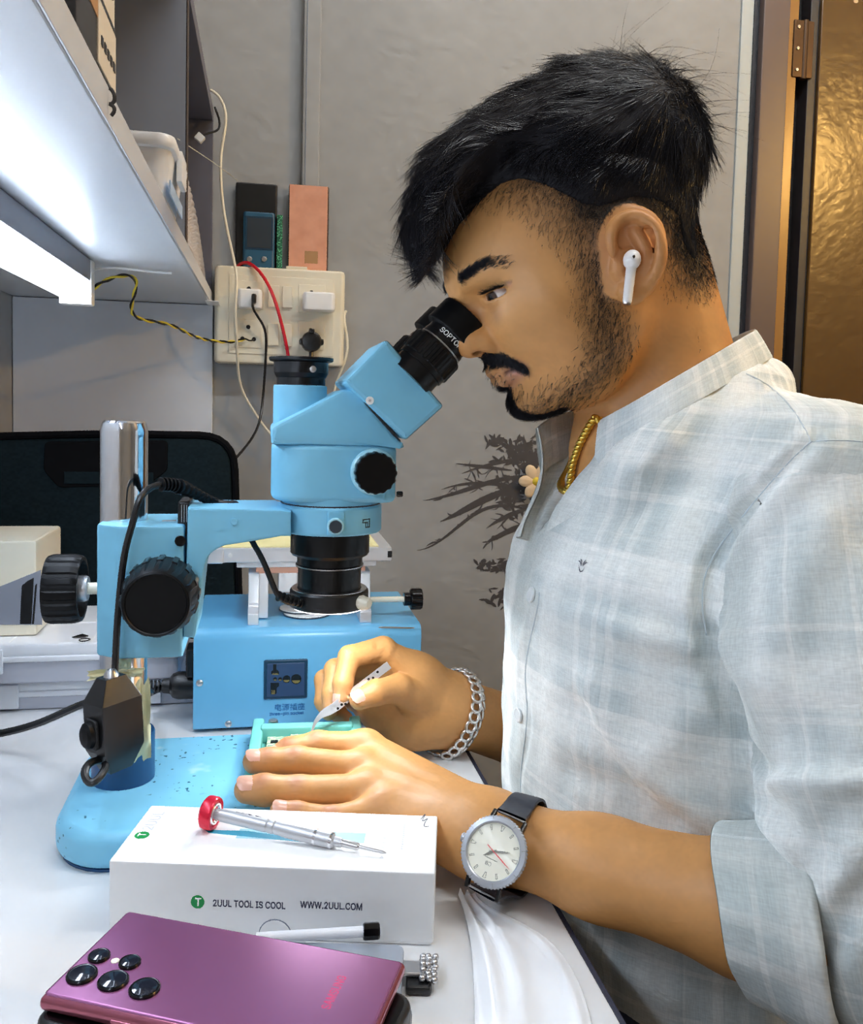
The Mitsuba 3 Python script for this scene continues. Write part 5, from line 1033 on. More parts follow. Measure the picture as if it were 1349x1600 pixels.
class Finger:
    def __init__(s, p, r): s.p = [Cone(a, b, x, y) for a, b, x, y in zip(p[:-1], p[1:], r[:-1], r[1:])]; s.pts = np.array(p); s.rs = r; s.c = s.pts.mean(0); s.R = np.linalg.norm(s.pts - s.c, axis=1).max() + max(r)
    def __call__(s, P):
        f = s.p[0](P)
        for q in s.p[1:]: f = smin(f, q(P), .004)
        return f
thL = [WRL + wsp * .014 + fa * .025 - nL * .008, at(668, 1226, .676) - [0, 0, .006], at(616, 1206, .702) - [0, 0, .010], at(578, 1198, .712) - [0, 0, .012]]
class HandField:
    """palm + fingers, the fingers joined to the palm one by one with the smallest distance kept between them"""
    def __init__(s, base, fingers, kroot=.009, extra=()): s.b = Field(base); s.f = [Finger(p, r) for p, r in fingers]; s.x = Field(list(extra)) if extra else None; a = np.concatenate([f.pts for f in s.f] + [q.c[None] for q, _, _ in base]); s.c = a.mean(0); s.R = np.linalg.norm(a - s.c, axis=1).max() + .06; s.k = kroot
    def __call__(s, P):
        b = s.b(P); out = b; c0 = P.mean(0); rad = np.linalg.norm(P - c0, axis=1).max()
        for f in s.f:
            lb = np.linalg.norm(f.c - c0) - f.R - rad
            if lb > .03: out = np.minimum(smin(out, b, .0014), lb); continue
            dR = f(P); near = np.linalg.norm(P - f.pts[0], axis=1); k = s.k * np.clip(1.6 - near / (np.linalg.norm(f.pts[1] - f.pts[0]) * .75), .12, 1); j = smin(b, dR, k); out = smin(out, j, .0014)
        if s.x is not None:
            for q, k, m in s.x.p:
                if np.linalg.norm(q.c - c0) - q.R - rad < .004: out = out - q(P)
        return out
tendons = [(Bump([lerp(a, b, .25), lerp(a, b, .98)], .0013, .006), 0, 'b') for a, b in zip([w_ + nL * .016 for w_ in wq[:3]], [m_ + nL * .011 for m_ in mL[:3]])] + [(Bump([m_ + nL * .012], .0022, .009), 0, 'b') for m_ in mL]
crz = []
for p, r in fing[:3]:
    u_ = np.asarray(p[1]) + nL * r[1]; sd_ = np.cross(fa, nL)
    for o in (-.0042, -.0014, .0014, .0042): crz.append((Bump([u_ + fa * o + sd_ * .006, u_ + fa * o * .7 + nL * .001, u_ + fa * o - sd_ * .006], -.0007, .0011), 0, 'b'))
    u_ = np.asarray(p[2]) + nL * r[2]
    for o in (-.002, .002): crz.append((Bump([u_ + fa * o + sd_ * .005, u_ + fa * o - sd_ * .005], -.0005, .001), 0, 'b'))
handL = HandField(palm + armL[2:], fing + [(thL, (.0150, .0130, .0110, .0092))], .011, tendons + crz)

# right (far) arm and hand, holding the tweezers
WRR, ELR, SHR = at(703, 1108, .812), at(905, 1175, .875), at(1130, 760, .845)
faR = WRR - ELR; faR /= np.linalg.norm(faR)
nR = np.array([-.2, -.88, .1]); nR -= faR * (nR @ faR); nR /= np.linalg.norm(nR)           # radial side, towards the camera
armR = [(Cone(SHR, ELR, .050, .042), .02, '+'), (Cone(ELR, lerp(ELR, WRR, .4), .040, .034), .015, '+'), (Cone(lerp(ELR, WRR, .4), WRR, .034, .0300), .015, '+')]
mR = [at(597, 1014, .792), at(566, 1036, .812), at(556, 1062, .828), at(558, 1090, .840)]
palmR = [(Cone(WRR + [0, 0, .004], lerp(WRR, mR[0], .5), .0285, .0230), .012, '+'), (Cone(lerp(WRR, mR[0], .5) + [0, .004, 0], mR[0] + [.004, 0, -.002], .0230, .0100), .012, '+'), (Cone(WRR, mR[1], .026, .0125), .012, '+'), (Cone(WRR - [0, 0, .006], mR[2], .025, .0120), .012, '+'),
         (Cone(WRR - [0, 0, .010], mR[3], .024, .0125), .012, '+'), (Cone(at(672, 1122, .800), at(632, 1128, .800), .0245, .0190), .014, '+'), (Cone(at(640, 1135, .806), at(590, 1122, .814), .0190, .0120), .012, '+'), (Cone(at(655, 1128, .802), at(575, 1100, .822), .0225, .0140), .012, '+')]
fingR = [([mR[0], at(546, 1026, .778), at(536, 1068, .766), at(533, 1090, .761)], (.0118, .0098, .0088, .0074)),
         ([mR[1], at(523, 1046, .800), at(518, 1084, .786), at(517, 1104, .780)], (.0112, .0094, .0086, .0074)),
         ([mR[2], at(507, 1062, .816), at(506, 1096, .802), at(514, 1114, .794)], (.0106, .0090, .0082, .0072)),
         ([mR[3], at(522, 1092, .824), at(528, 1114, .812), at(541, 1123, .804)], (.0096, .0082, .0076, .0066)),
         ([at(660, 1094, .792), at(622, 1076, .772), at(588, 1082, .756), at(562, 1093, .751)], (.0190, .0132, .0112, .0092))]
cr2 = [(Bump([at(655, 1092 + 9 * k, .778), at(632, 1100 + 9 * k, .774), at(618, 1106 + 8 * k, .778)], -.0008, .0016), 0, 'b') for k in range(4)] + [(Bump([at(590, 1006, .782), at(582, 1030, .780)], -.0015, .003), 0, 'b'), (Bump([at(603, 1012, .782), at(592, 1034, .780)], -.0012, .003), 0, 'b')]
handR = HandField(palmR + armR[1:], fingR, .008, cr2)

bodyP = head + trunk + armL[:2] + armR[:1] + [(Cone(hp3(1075, 745), SHL, .042, .042), .02, '+'), (Cone(hp3(1085, 745), SHR, .042, .042), .02, '+'), (handL, .012, '+'), (handR, .012, '+')]
headF = Field(head); neckF = Field(head + trunk)
bodyF = Field(bodyP)
BODY_H = .0022
bodyM = mesh_field(bodyF, (-.06, .36, .68), (.60, .97, 1.44), BODY_H)

# ------------------------------------------------------------------ the shirt
def tz(pts, y): return np.array([at(a, b, y) for a, b in pts])
_fr = tz([(995, 640), (962, 680), (926, 720), (888, 760), (858, 800), (836, 840), (821, 880), (812, 920), (808, 980), (806, 1060), (806, 1120), (804, 1205)], HY); _fr = np.vstack([_fr, [[.209, HY, .762], [.210, HY, .72], [.214, HY, .62], [.22, HY, .45]]])
o_ = np.argsort(_fr[:, 2]); fx = PchipInterpolator(_fr[o_, 2], _fr[o_, 0])
zb_ = np.array([.50, .62, .75, .85, .95, 1.02, 1.06, 1.09]); bw = PchipInterpolator(zb_, [.16, .168, .172, .176, .172, .142, .105, .07]); bk = PchipInterpolator(zb_, [.58, .56, .53, .52, .515, .50, .48, .42])
class Trunk:
    c = np.array([.38, HY, .80]); R = .45
    def __call__(s, P):
        z = np.clip(P[:, 2], .50, 1.09); x0, x1, b = fx(z), bk(z), bw(z); a = (x1 - x0) / 2; cx = (x0 + x1) / 2
        u, v = np.abs(P[:, 0] - cx) / a, np.abs(P[:, 1] - HY) / b; n = 2.35; q = (u ** n + v ** n + 1e-9) ** (1 / n); g = np.sqrt((u ** (n - 1) / a) ** 2 + (v ** (n - 1) / b) ** 2) / (q ** (n - 1)); d = (q - 1) / np.maximum(g, 1.0)
        return smax(d, P[:, 2] - 1.075, .04)
SHs = at(1297, 785, .522)
sleevep = [(Cone(SHs, at(1326, 1010, .485),   .067, .070), .025, '+'), (Cone(at(1326, 1010, .485), at(1362, 1210, .455), .070, .065), .02, '+'), (Cone(at(1362, 1210, .455), ELL_, .064, .051), .02, '+')]
torsop = [(Trunk(), .02, '+'), (Cone(hp3(1120, 690), SHs + [0, 0, .004], .054, .064), .03, '+'), (Cone(hp3(1125, 690), SHR + [0, 0, .01], .054, .062), .03, '+'), (Ell(hp3(1330, 822, -.02), (.095, .14, .083)), .03, '+'), (Cone(SHR, ELR, .068, .058), .02, '+')]
ctop = np.array([hp3(938, 656, -.034), hp3(962, 643, -.056), hp3(1000, 622, -.074), hp3(1046, 595, -.080), hp3(1090, 569, -.076), hp3(1132, 544, -.060), hp3(1164, 525, -.034), hp3(1180, 515, 0), hp3(1164, 519, .038), hp3(1120, 540, .066), hp3(1060, 572, .080), hp3(1000, 602, .082), hp3(946, 628, .072), hp3(900, 641, .056), hp3(864, 652, .040), hp3(840, 668, .028)])
cbot = np.array([hp3(930, 735, -.038), hp3(962, 706, -.064), hp3(1006, 680, -.086), hp3(1056, 648, -.094), hp3(1106, 618, -.090), hp3(1154, 590, -.072), hp3(1188, 570, -.040), hp3(1206, 559, 0), hp3(1186, 572, .045), hp3(1136, 594, .078), hp3(1066, 630, .092), hp3(1000, 662, .092), hp3(942, 690, .078), hp3(900, 710, .060), hp3(868, 724, .042), hp3(848, 742, .028)])
_ci = [c_ + (hp3(1050, 655) - c_) * [.16, .16, 0] / 1.0 - [0, 0, .030] for c_ in cbot]
torsop += [(Cone(a, b, .0285, .0285), .018, '+') for a, b in zip(_ci[1:11], _ci[2:12])]
class Sub:
    def __init__(s, prims): s.f = Field(prims); s.c = np.mean([q.c for q, _, _ in prims], 0); s.R = max(np.linalg.norm(q.c - s.c) + q.R for q, _, _ in prims)
    def __call__(s, P): return s.f(P)
shirt0 = Field(torsop + [(Sub(sleevep), .010, '+')])
def hit(px, py, f=shirt0, n=90):
    d = ray(px, py); d = d / np.linalg.norm(d); t = .30
    for _ in range(n):
        v = f((EYE + d * t)[None])[0]; t += np.clip(v, -.02, .03) * .8
        if abs(v) < 2e-4: break
    return EYE + d * t
def hits(pts): return np.array([hit(*p) for p in pts])
def fold(pts, h, w): return (Bump(catmull(hits(pts), 2) if len(pts) > 2 else hits(pts), h, w), 0, 'b')
folds = [fold([(1108, 1000), (1128, 1070), (1160, 1140), (1186, 1208)], -0.02015, .0075), fold([(1140, 1000), (1160, 1070), (1190, 1130)], 0.00620, .012), fold([(1150, 822), (1108, 884), (1098, 940), (1108, 1005)], -0.00930, .0050), fold([(1272, 688), (1215, 745), (1150, 822), (1106, 890), (1100, 950), (1112, 1010)], -0.00697, .0055), fold([(1255, 688), (1195, 742), (1128, 822), (1086, 886), (1078, 950), (1090, 1010)], 0.00697, .009), fold([(1290, 700), (1235, 760), (1175, 835), (1135, 900), (1125, 960)], 0.00620, .010),
         fold([(1165, 585), (1222, 620), (1268, 690)], 0.00248, .0032), fold([(1098, 985), (1040, 972), (960, 945), (890, 930)], -0.00465, .010), fold([(1105, 1012), (1050, 1000), (970, 980)], 0.00465, .012), fold([(1095, 1040), (1030, 1045), (960, 1030)], -0.00310, .010),
         fold([(1040, 690), (980, 745), (935, 800), (905, 860)], 0.00388, .012), fold([(1110, 650), (1050, 740), (1000, 830)], -0.00341, .012), fold([(1160, 650), (1110, 740), (1070, 820)], 0.00310, .012),
         fold([(925, 1075), (960, 1140), (1010, 1210), (1075, 1262), (1130, 1300)], 0.00775, .011), fold([(905, 1110), (945, 1180), (990, 1235), (1050, 1285)], -0.00543, .012), fold([(1110, 1090), (1060, 1150), (1010, 1185)], 0.00465, .014), fold([(880, 1210), (960, 1240), (1040, 1285)], -0.00465, .014),
         fold([(850, 930), (838, 970), (826, 1020), (822, 1070), (828, 1130), (816, 1200), (812, 1240)], -0.00248, .0030), fold([(838, 930), (826, 975), (814, 1020), (810, 1070), (816, 1130), (804, 1200)], 0.00248, .007),
         fold([(1188, 1203), (1240, 1196), (1300, 1195), (1349, 1196)], -0.00620, .0050), fold([(1190, 1222), (1245, 1216), (1300, 1214), (1349, 1214)], 0.00697, .008), fold([(1188, 1250), (1230, 1290), (1290, 1340)], -0.00775, .008), fold([(1180, 1275), (1215, 1310), (1262, 1352)], 0.00620, .010), fold([(1349, 1260), (1290, 1290), (1262, 1352), (1270, 1420)], -0.00543, .008), fold([(1349, 1330), (1310, 1370), (1280, 1430)], 0.00620, .010), fold([(1349, 1400), (1310, 1440), (1285, 1500)], -0.00620, .009), fold([(1349, 1470), (1318, 1500)], 0.00620, .010),
         fold([(1160, 1080), (1190, 1130), (1240, 1165), (1300, 1180)], -0.00465, .012), fold([(1290, 820), (1240, 900), (1200, 1000), (1190, 1100)], 0.00465, .016), fold([(1349, 850), (1300, 960), (1270, 1080)], -0.00434, .016), fold([(1140, 1010), (1190, 1060), (1260, 1090)], 0.00465, .012), fold([(890, 1450), (960, 1500), (1040, 1560)], 0.00620, .012), fold([(960, 1480), (1050, 1530), (1150, 1570)], -0.00620, .012)]
class Wrin:
    """soft cloth unevenness"""
    c = np.array([.38, .65, .85]); R = .6
    def __call__(s, P): w = P + .02 * (meshkit.noise(P * 14, 3) - .5)[:, None]; return .0065 * (meshkit.fbm(P * [16, 16, 9] + 3.3, 3, 5) - .5) + .0050 * (np.abs(meshkit.noise(w @ np.array([[14, 6, 0], [9, 14, 0], [10, -9, 30.]]) * 1.1, 4) - .5) - .25) + .0016 * (meshkit.noise(P * [70, 70, 40], 9) - .5)
class Slit:
    """the open neck: a wedge in the man's middle plane and the hole for the neck"""
    c = hp3(890, 700); R = .16
    def __call__(s, P):
        z0, z1 = hp3(850, 838)[2], hp3(850, 662)[2]; w = .040 * np.clip((P[:, 2] - z0) / (z1 - z0), -.2, 1.3); d = np.abs(P[:, 1] - HY - .004) - w
        neck = Cone(hp3(1000, 520), hp3(1062, 660), .069, .072)(P); neck = smin(neck, Cone(hp3(985, 600), hp3(985, 690), .040, .050)(P), .02)
        return np.minimum(smax(smax(d, P[:, 0] - fx(np.clip(P[:, 2], .6, 1.09)) - .062, .004), z0 - .01 - P[:, 2], .004), neck)
allf = [(Wrin(), 0, 'b')] + folds
shirtF = Field(torsop + [(Sub(sleevep), .010, '+')] + allf + [(Slit(), .003, '-')])
hemz = .56
class Below:
    c = np.array([.38, .65, .5]); R = 1.0
    def __call__(s, P): return P[:, 2] - hemz
shM = mesh_field(shirtF, (.12, .36, .58), (.66, 1.02, 1.16), .0036)
# ----CUT
v = np.array(shM.vertices)
# sleeve or trunk
dS = Sub(sleevep)(v); dT = Field(torsop)(v); isS = dS < dT - .002

vN = np.array(tm(shM.vertices, shM.faces).vertex_normals); sc_s = dS - dT + .002
_E = shM.edges_unique
for _ in range(12):
    acc = np.bincount(_E[:, 0], sc_s[_E[:, 1]], len(v)) + np.bincount(_E[:, 1], sc_s[_E[:, 0]], len(v)); sc_s = .4 * sc_s + .6 * acc / np.maximum(np.bincount(_E.ravel(), minlength=len(v)), 1)
def clip_side(V, F, N, s):
    """the part of the mesh where s < 0, cut along s = 0"""
    neg = s < 0; k = neg[F].sum(1); out = [V[F[k == 3]]]; nrm = [N[F[k == 3]]]
    for cnt in (1, 2):
        T_ = F[k == cnt]; m = neg[T_] if cnt == 1 else ~neg[T_]; i = m.argmax(1); r = np.arange(len(T_)); a, b, c = T_[r, i], T_[r, (i + 1) % 3], T_[r, (i + 2) % 3]
        def cut(p, q): t = (s[p] / (s[p] - s[q]))[:, None]; return V[p] * (1 - t) + V[q] * t, N[p] * (1 - t) + N[q] * t
        (ab, nab), (ac, nac) = cut(a, b), cut(a, c)
        if cnt == 1: out.append(np.stack([V[a], ab, ac], 1)); nrm.append(np.stack([N[a], nab, nac], 1))
        else: out += [np.stack([ab, V[b], V[c]], 1), np.stack([ab, V[c], ac], 1)]; nrm += [np.stack([nab, N[b], N[c]], 1), np.stack([nab, N[c], nac], 1)]
    P = np.concatenate(out).reshape(-1, 3); Q = np.concatenate(nrm).reshape(-1, 3); u, ix, inv = np.unique(np.round(P, 7), axis=0, return_index=True, return_inverse=True); return tm(P[ix], inv.reshape(-1, 3)), Q[ix] / np.linalg.norm(Q[ix], axis=1, keepdims=True)
bodyS, nB = clip_side(v, shM.faces, vN, -sc_s); slv, nS_ = clip_side(v, shM.faces, vN, sc_s)
# cloth coordinates in metres: trunk = girth and height; sleeve = girth and distance down the sleeve
def uv_trunk(P):
    cx = (fx(np.clip(P[:, 2], .5, 1.09)) + .52) / 2; th = np.arctan2(HY - P[:, 1], cx - P[:, 0]); return np.stack([th * .19 + .02 * (P[:, 2] - .9), P[:, 2] + .30 * np.maximum(0, P[:, 2] - 1.0) + .10 * (P[:, 0] - .3)], 1)
def uv_sleeve(P):
    a, b = SHs, ELL_; d = (b - a) / np.linalg.norm(b - a); s = (P - a) @ d; e = P - a - s[:, None] * d; th = np.arctan2(e[:, 0], -e[:, 1]); return np.stack([th * .068 + .5, -s], 1)
def _plaid(p, n, uv):
    u, v = uv.x, uv.y
    def bands(t, off):
        a = mikit.noise(t * 34 + off, 0.5, off); b = mikit.noise(t * 120 + off, 1.5, off); c = mikit.noise(t * 520 + off, 2.5, off)
        big = mikit.smoothstep(.30, .42, dr.abs(t * 9.2 + off - dr.floor(t * 9.2 + off) - .5)); return .55 * a + .30 * b + .15 * c, big
    wob = .004 * mikit.noise(p.x * 12, p.y * 12, p.z * 12)
    a1, g1 = bands(u + wob, 7.3); a2, g2 = bands(v + wob, 3.1)
    thr = .5 + .5 * (mikit.noise(u * 1500, v * 260) - .5) + .5 * (mikit.noise(u * 260, v * 1500) - .5)
    c = mikit.mix(mi.Color3f(.47, .535, .545), mi.Color3f(.60, .65, .65), mikit.smoothstep(.35, .62, a1))
    c = mikit.mix(c, mi.Color3f(.67, .71, .70), mikit.smoothstep(.42, .62, a2) * .65)
    c = mikit.mix(c, mi.Color3f(.80, .82, .80), g1 * .50); c = mikit.mix(c, mi.Color3f(.80, .82, .80), g2 * .50)
    ln = mikit.smoothstep(.62, .70, mikit.noise(u * 210, 4.5)) * .35 + mikit.smoothstep(.64, .72, mikit.noise(v * 210, 8.5)) * .35; c = mikit.mix(c, mi.Color3f(.84, .85, .83), ln)
    c = mikit.mix(c, mi.Color3f(.42, .47, .46), mikit.smoothstep(.52, .72, mikit.noise(u * 16, 5.0)) * mikit.smoothstep(.40, .6, mikit.noise(v * 14, 9.0)) * .55)
    return c * (.86 + .26 * thr)
def _weave(p, n, uv): return mikit.noise(uv.x * 900, uv.y * 180) + mikit.noise(uv.x * 180, uv.y * 900)
scene['m_shirt'] = {'type': 'twosided', 'b': {'type': 'bumpmap', 'arbitrary': mikit.proc(_weave, 4e-4), 'scale': .00022, 'bsdf': {'type': 'principled', 'base_color': mikit.proc(_plaid), 'roughness': .85, 'specular': .15, 'sheen': .3}}}
mat('m_button', lin(214, 220, 222), .3)
MAN = thing('person', 'man in a pale blue checked shirt leaning to the eyepieces and holding tweezers', 'person')
def shp(parent, name, m, uv, label=None, bsdf='m_shirt', normals=None):
    key = numbered(parent + '__' + name); scene[key] = {'type': 'ply', 'filename': meshkit.write_ply(m, True, uv, None, normals), 'face_normals': False, 'bsdf': {'type': 'ref', 'id': bsdf}}; tag(key, label); return key
SHK = shp(MAN, 'shirt', bodyS, uv_trunk(np.array(bodyS.vertices)), 'pale blue checked linen shirt with a band collar', normals=nB)
shp(SHK, 'sleeve', slv, uv_sleeve(np.array(slv.vertices)), normals=nS_)
# rolled cuff round the forearm
fd = WRL - ELL_; fd /= np.linalg.norm(fd); t0 = min(np.linspace(.02, .20, 181), key=lambda t: abs(proj(ELL_ + fd * t)[0, 0] - 1166)); O_ = ELL_ + fd * t0
FM = frame(O_, fd, [0, -.3, 1]); nth, rows = 120, []
pro = [(.0435, -.010), (.0452, -.002), (.0470, .0008), (.0486, -.0006), (.0506, -.012), (.0545, -.030), (.0585, -.046), (.0600, -.052), (.0588, -.0560), (.0515, -.055)]
th = np.linspace(0, 2 * PI, nth, endpoint=False)
V = []
for i, (r, z) in enumerate(pro):
    wv = 1 + .030 * np.sin(th * 2 + .6) + .018 * np.sin(th * 5 + 1.3 + z * 40) + .008 * np.sin(th * 11 + z * 90); zz = z + .017 * np.cos(th) + .003 * np.sin(th + 2.2) + .0025 * np.sin(th * 3 + 1)
    V.append(np.stack([r * wv * np.cos(th), r * wv * np.sin(th), zz], 1))
cuv = np.concatenate([np.stack([th * .047, np.full(nth, .03 + z * 1.0 + .02 * i / 9)], 1) for i, (r, z) in enumerate(pro)])
cf = tm(np.concatenate(V), grid_faces(len(pro), nth, False, True)[:, ::-1]); cf = mv(cf, FM); shp(SHK, 'cuff', cf, cuv, 'rolled cuff')
thr_ = [cf.vertices[np.argmin(np.abs(proj(cf.vertices) - [1212, 1556]).sum(1))]]
part(SHK, 'loose_thread', tube(catmull([thr_[0], thr_[0] + [.006, -.002, -.006], thr_[0] + [.012, -.002, -.018]], 6), .0007, 5), 'm_button')
# band collar: an open ring of cloth round the neck
ct_, cb_ = catmull(ctop, 8), catmull(cbot, 8); n_ = len(ct_); cen_ = (ct_ + cb_).mean(0) / 2
L = []
for k, (s, o) in enumerate([(0, .0), (.03, .0016), (.25, .0022), (.5, .0026), (.75, .0024), (.97, .0018), (1, .0004), (.97, -.0012), (.75, -.001), (.5, -.0008), (.25, -.001), (.03, -.001)]):
    Q = cb_ * (1 - s) + ct_ * s; rad = Q - (hp3(1030, 620) + (hp3(1060, 700) - hp3(1030, 620)) * 0); rad[:, 2] = 0; rad /= np.linalg.norm(rad, axis=1, keepdims=True); L.append(Q + rad * (o + .0008 * (meshkit.noise(Q * 60, 4) - .5)[:, None]))
V = np.stack(L, 1); m_ = tm(V.reshape(-1, 3), grid_faces(n_, len(L), False, True)); arc = np.r_[0, np.cumsum(np.linalg.norm(np.diff(cb_, axis=0), axis=1))]
cu_ = np.stack([np.repeat(arc, len(L)), np.tile(np.array([0, .001, .008, .016, .024, .032, .033, .032, .024, .016, .008, .001]) + 2.0, n_)], 1); shp(SHK, 'collar', m_, cu_, 'band collar')
# front bands along the open neck
def band(edge, width_dir, w, name, uoff, lift=.0022):
    E = catmull(edge, 10); n = len(E); D = catmull(width_dir, 10); D = D[:n] / np.linalg.norm(D[:n], axis=1, keepdims=True); up = np.cross(np.gradient(E, axis=0), D); up /= np.linalg.norm(up, axis=1, keepdims=True); up *= np.sign((up * (EYE - E)).sum(1))[:, None]
    R = [E - up * .0005, E + up * lift * .8, E + D * w * .12 + up * lift, E + D * w * .5 + up * lift * .9, E + D * w * .92 + up * lift * .6, E + D * w + up * .0002, E + D * w * .6 - up * .0015, E + D * w * .2 - up * .0015]
    V = np.stack(R, 1); a = np.r_[0, np.cumsum(np.linalg.norm(np.diff(E, axis=0), axis=1))]
    uvb = np.stack([np.tile(np.array([0, .001, .004, .014, .025, .028, .016, .005]) + uoff, n), np.repeat(a, 8)], 1); shp(SHK, name, tm(V.reshape(-1, 3), grid_faces(n, 8, False, True)), uvb)
ne = np.array([hp3(934, 700, -.034), hp3(926, 722, -.036), hp3(908, 742, -.034), hp3(888, 768, -.030), hp3(870, 794, -.024), hp3(858, 820, -.016), hp3(849, 848, -.008)]); band(ne, np.array([[.30, -.80, -.1]] * 7), .026, 'front_band', 3.1)
# far side of the open front: a free-standing flap of cloth
fo = np.array([hp3(838, 668, .028), hp3(845, 700, .028), hp3(846, 738, .026), hp3(838, 772, .020), hp3(824, 802, .012), hp3(812, 838, .004)]); fi = np.array([hp3(934, 655, .066), hp3(914, 692, .060), hp3(895, 735, .050), hp3(880, 772, .040), hp3(866, 808, .026), hp3(850, 848, .010)])
A, B = catmull(fo, 8), catmull(fi, 8); L = [A * (1 - t) + B * t + np.array([-.010 * math.sin(PI * t), .006 * math.sin(PI * t), 0]) for t in np.linspace(0, 1, 8)]; L = L + [q + [.0016, -.0014, 0] for q in L[::-1]]
V = np.stack(L, 1); arc2 = np.r_[0, np.cumsum(np.linalg.norm(np.diff(A, axis=0), axis=1))]; shp(SHK, 'front_flap', tm(V.reshape(-1, 3), grid_faces(len(A), 16, False, True)), np.stack([np.tile(np.r_[np.linspace(0, .05, 8), np.linspace(.05, 0, 8)] + 5.3, len(A)), np.repeat(arc2, 16)], 1))
# stitched seams
mat('m_seam', lin(186, 198, 203), .8)
for pts in ([(843, 925), (838, 960), (826, 1012), (821, 1060), (824, 1110), (819, 1165), (814, 1238)], [(1166, 584), (1222, 620), (1268, 690)], [(1268, 690), (1215, 742), (1152, 818), (1108, 884), (1098, 940), (1106, 1000)], [(1270, 690), (1310, 688), (1349, 690)]):
    pp_ = np.array([hit(*p, shirtF) for p in catmull(pts, 6)]); part(SHK, 'seam', tube(pp_, .00055, 5), 'm_seam')
# buttons and the small embroidered emblem
def on_shirt(px, py):
    P = hit(px, py, shirtF); e = .002; g = np.array([shirtF((P + d * e)[None])[0] - shirtF((P - d * e)[None])[0] for d in np.eye(3)]); return P, g / np.linalg.norm(g)
bt_ = None
for px, py in ((831, 929), (811, 1117)):
    P, g = on_shirt(px, py); M = frame(P - g * .0004, g)
    if bt_ is None: bt_ = part(SHK, 'button', lathe([(0, 0), (.0056, 0), (.0060, .0006), (.0060, .0016), (.0052, .0021), (.0044, .0016), (0, .0015)], 24), 'm_button', 'pale button'); scene[bt_]['to_world'] = T(M)
    else: again(SHK, 'button', bt_, M)
P, g = on_shirt(911, 882); em = cat(*[mv(_ribbon(np.array([[math.cos(a) * .001, 0, math.sin(a) * .001 - .002], [math.cos(a) * .0035, 0, math.sin(a) * .0035], [math.cos(a) * .0052, 0, math.sin(a) * .0052 - .001]]), .00035), rot('x', 90)) for a in np.radians([30, 58, 122, 150])] + [mv(_ribbon(np.array([[-.003, 0, -.001], [0, 0, -.0055], [.003, 0, -.001]]), .00035), rot('x', 90))])
EMz = np.array([0, 0, 1.]); xr = np.cross(EMz, g); FMx = frame_xy(P + g * .0006, np.cross(np.array([0, 0, 1.]), g), np.cross(g, np.cross(np.array([0, 0, 1.]), g)))
em2 = tm(np.c_[em.vertices[:, 0], -em.vertices[:, 1], em.vertices[:, 2]], em.faces); part(SHK, 'emblem', mv(em2, FMx), 'm_print', 'small embroidered emblem', smooth=False)

# ------------------------------------------------------------------ skin, eyes, nails, hair
bv = np.array(bodyM.vertices)
def near(P, pts, r):
    """1 at the polyline, 0 beyond r"""
    pts = np.atleast_2d(pts); d = np.full(len(P), 9.0); bb = (np.abs(P - pts.mean(0)) < np.abs(pts - pts.mean(0)).max(0) + r).all(1); Q = P[bb]
    if len(Q) == 0: return np.zeros(len(P))
    e = np.full(len(Q), 9.0)
    for a, b in zip(pts[:-1], pts[1:]): s = b - a; t = np.clip(((Q - a) @ s) / max(s @ s, 1e-12), 0, 1); e = np.minimum(e, np.linalg.norm(Q - a - t[:, None] * s, axis=1))
    if len(pts) == 1: e = np.linalg.norm(Q - pts[0], axis=1)
    d[bb] = e; t = np.clip(1 - d / r, 0, 1); return t * t * (3 - 2 * t)
def mixc(col, c, k): return col * (1 - k[:, None]) + np.asarray(c) * k[:, None]
def mir(pts): return np.asarray(pts) * [1, -1, 1] + [0, 2 * HY, 0]
def hs(pts, f=None):
    out = []
    for p in pts: P = hit(*p, f or headF); out.append(P if abs((f or headF)(P[None])[0]) < .002 else hp3(*p))
    return np.array(out)
SK = np.array([.50, .240, .080])
nz = meshkit.fbm(bv * 55, 3, 2); col = SK * (.90 + .22 * nz)[:, None]
fine = meshkit.noise(bv * 420, 3); col = col * (.95 + .10 * fine)[:, None]
col = mixc(col, [.55, .29, .11], near(bv, [hp3(760, 400, -.05), hp3(830, 420, -.07)], .07) * .5)
for s in (lambda q: np.asarray(q), mir):
    col = mixc(col, [.36, .165, .150], np.maximum(near(bv, s(catmull(lipU, 3)), .0095), near(bv, s(catmull(lipL, 3)), .0118)) * 1.0)
    col = mixc(col, [.06, .03, .025], near(bv, s(mouth), .0030) * .9)
    col = mixc(col, [.08, .045, .025], near(bv, s([hp3(747, 549, -.0165)]), .0070))
    col = mixc(col, [.26, .12, .05], near(bv, s([hp3(760, 478, -.030), hp3(775, 490, -.036)]), .014) * .5)
    col = mixc(col, [.10, .06, .03], near(bv, s(hs([(797, 441), (783, 446), (770, 451), (757, 457)])), .0028) * .85)
    col = mixc(col, [.50, .20, .13], near(bv, s(hs([(797, 444), (785, 454), (773, 465)])), .0030) * .6)
    col = mixc(col, [.52, .22, .095], near(bv, s([ep(985, 390, .012)]), .045) * .5)
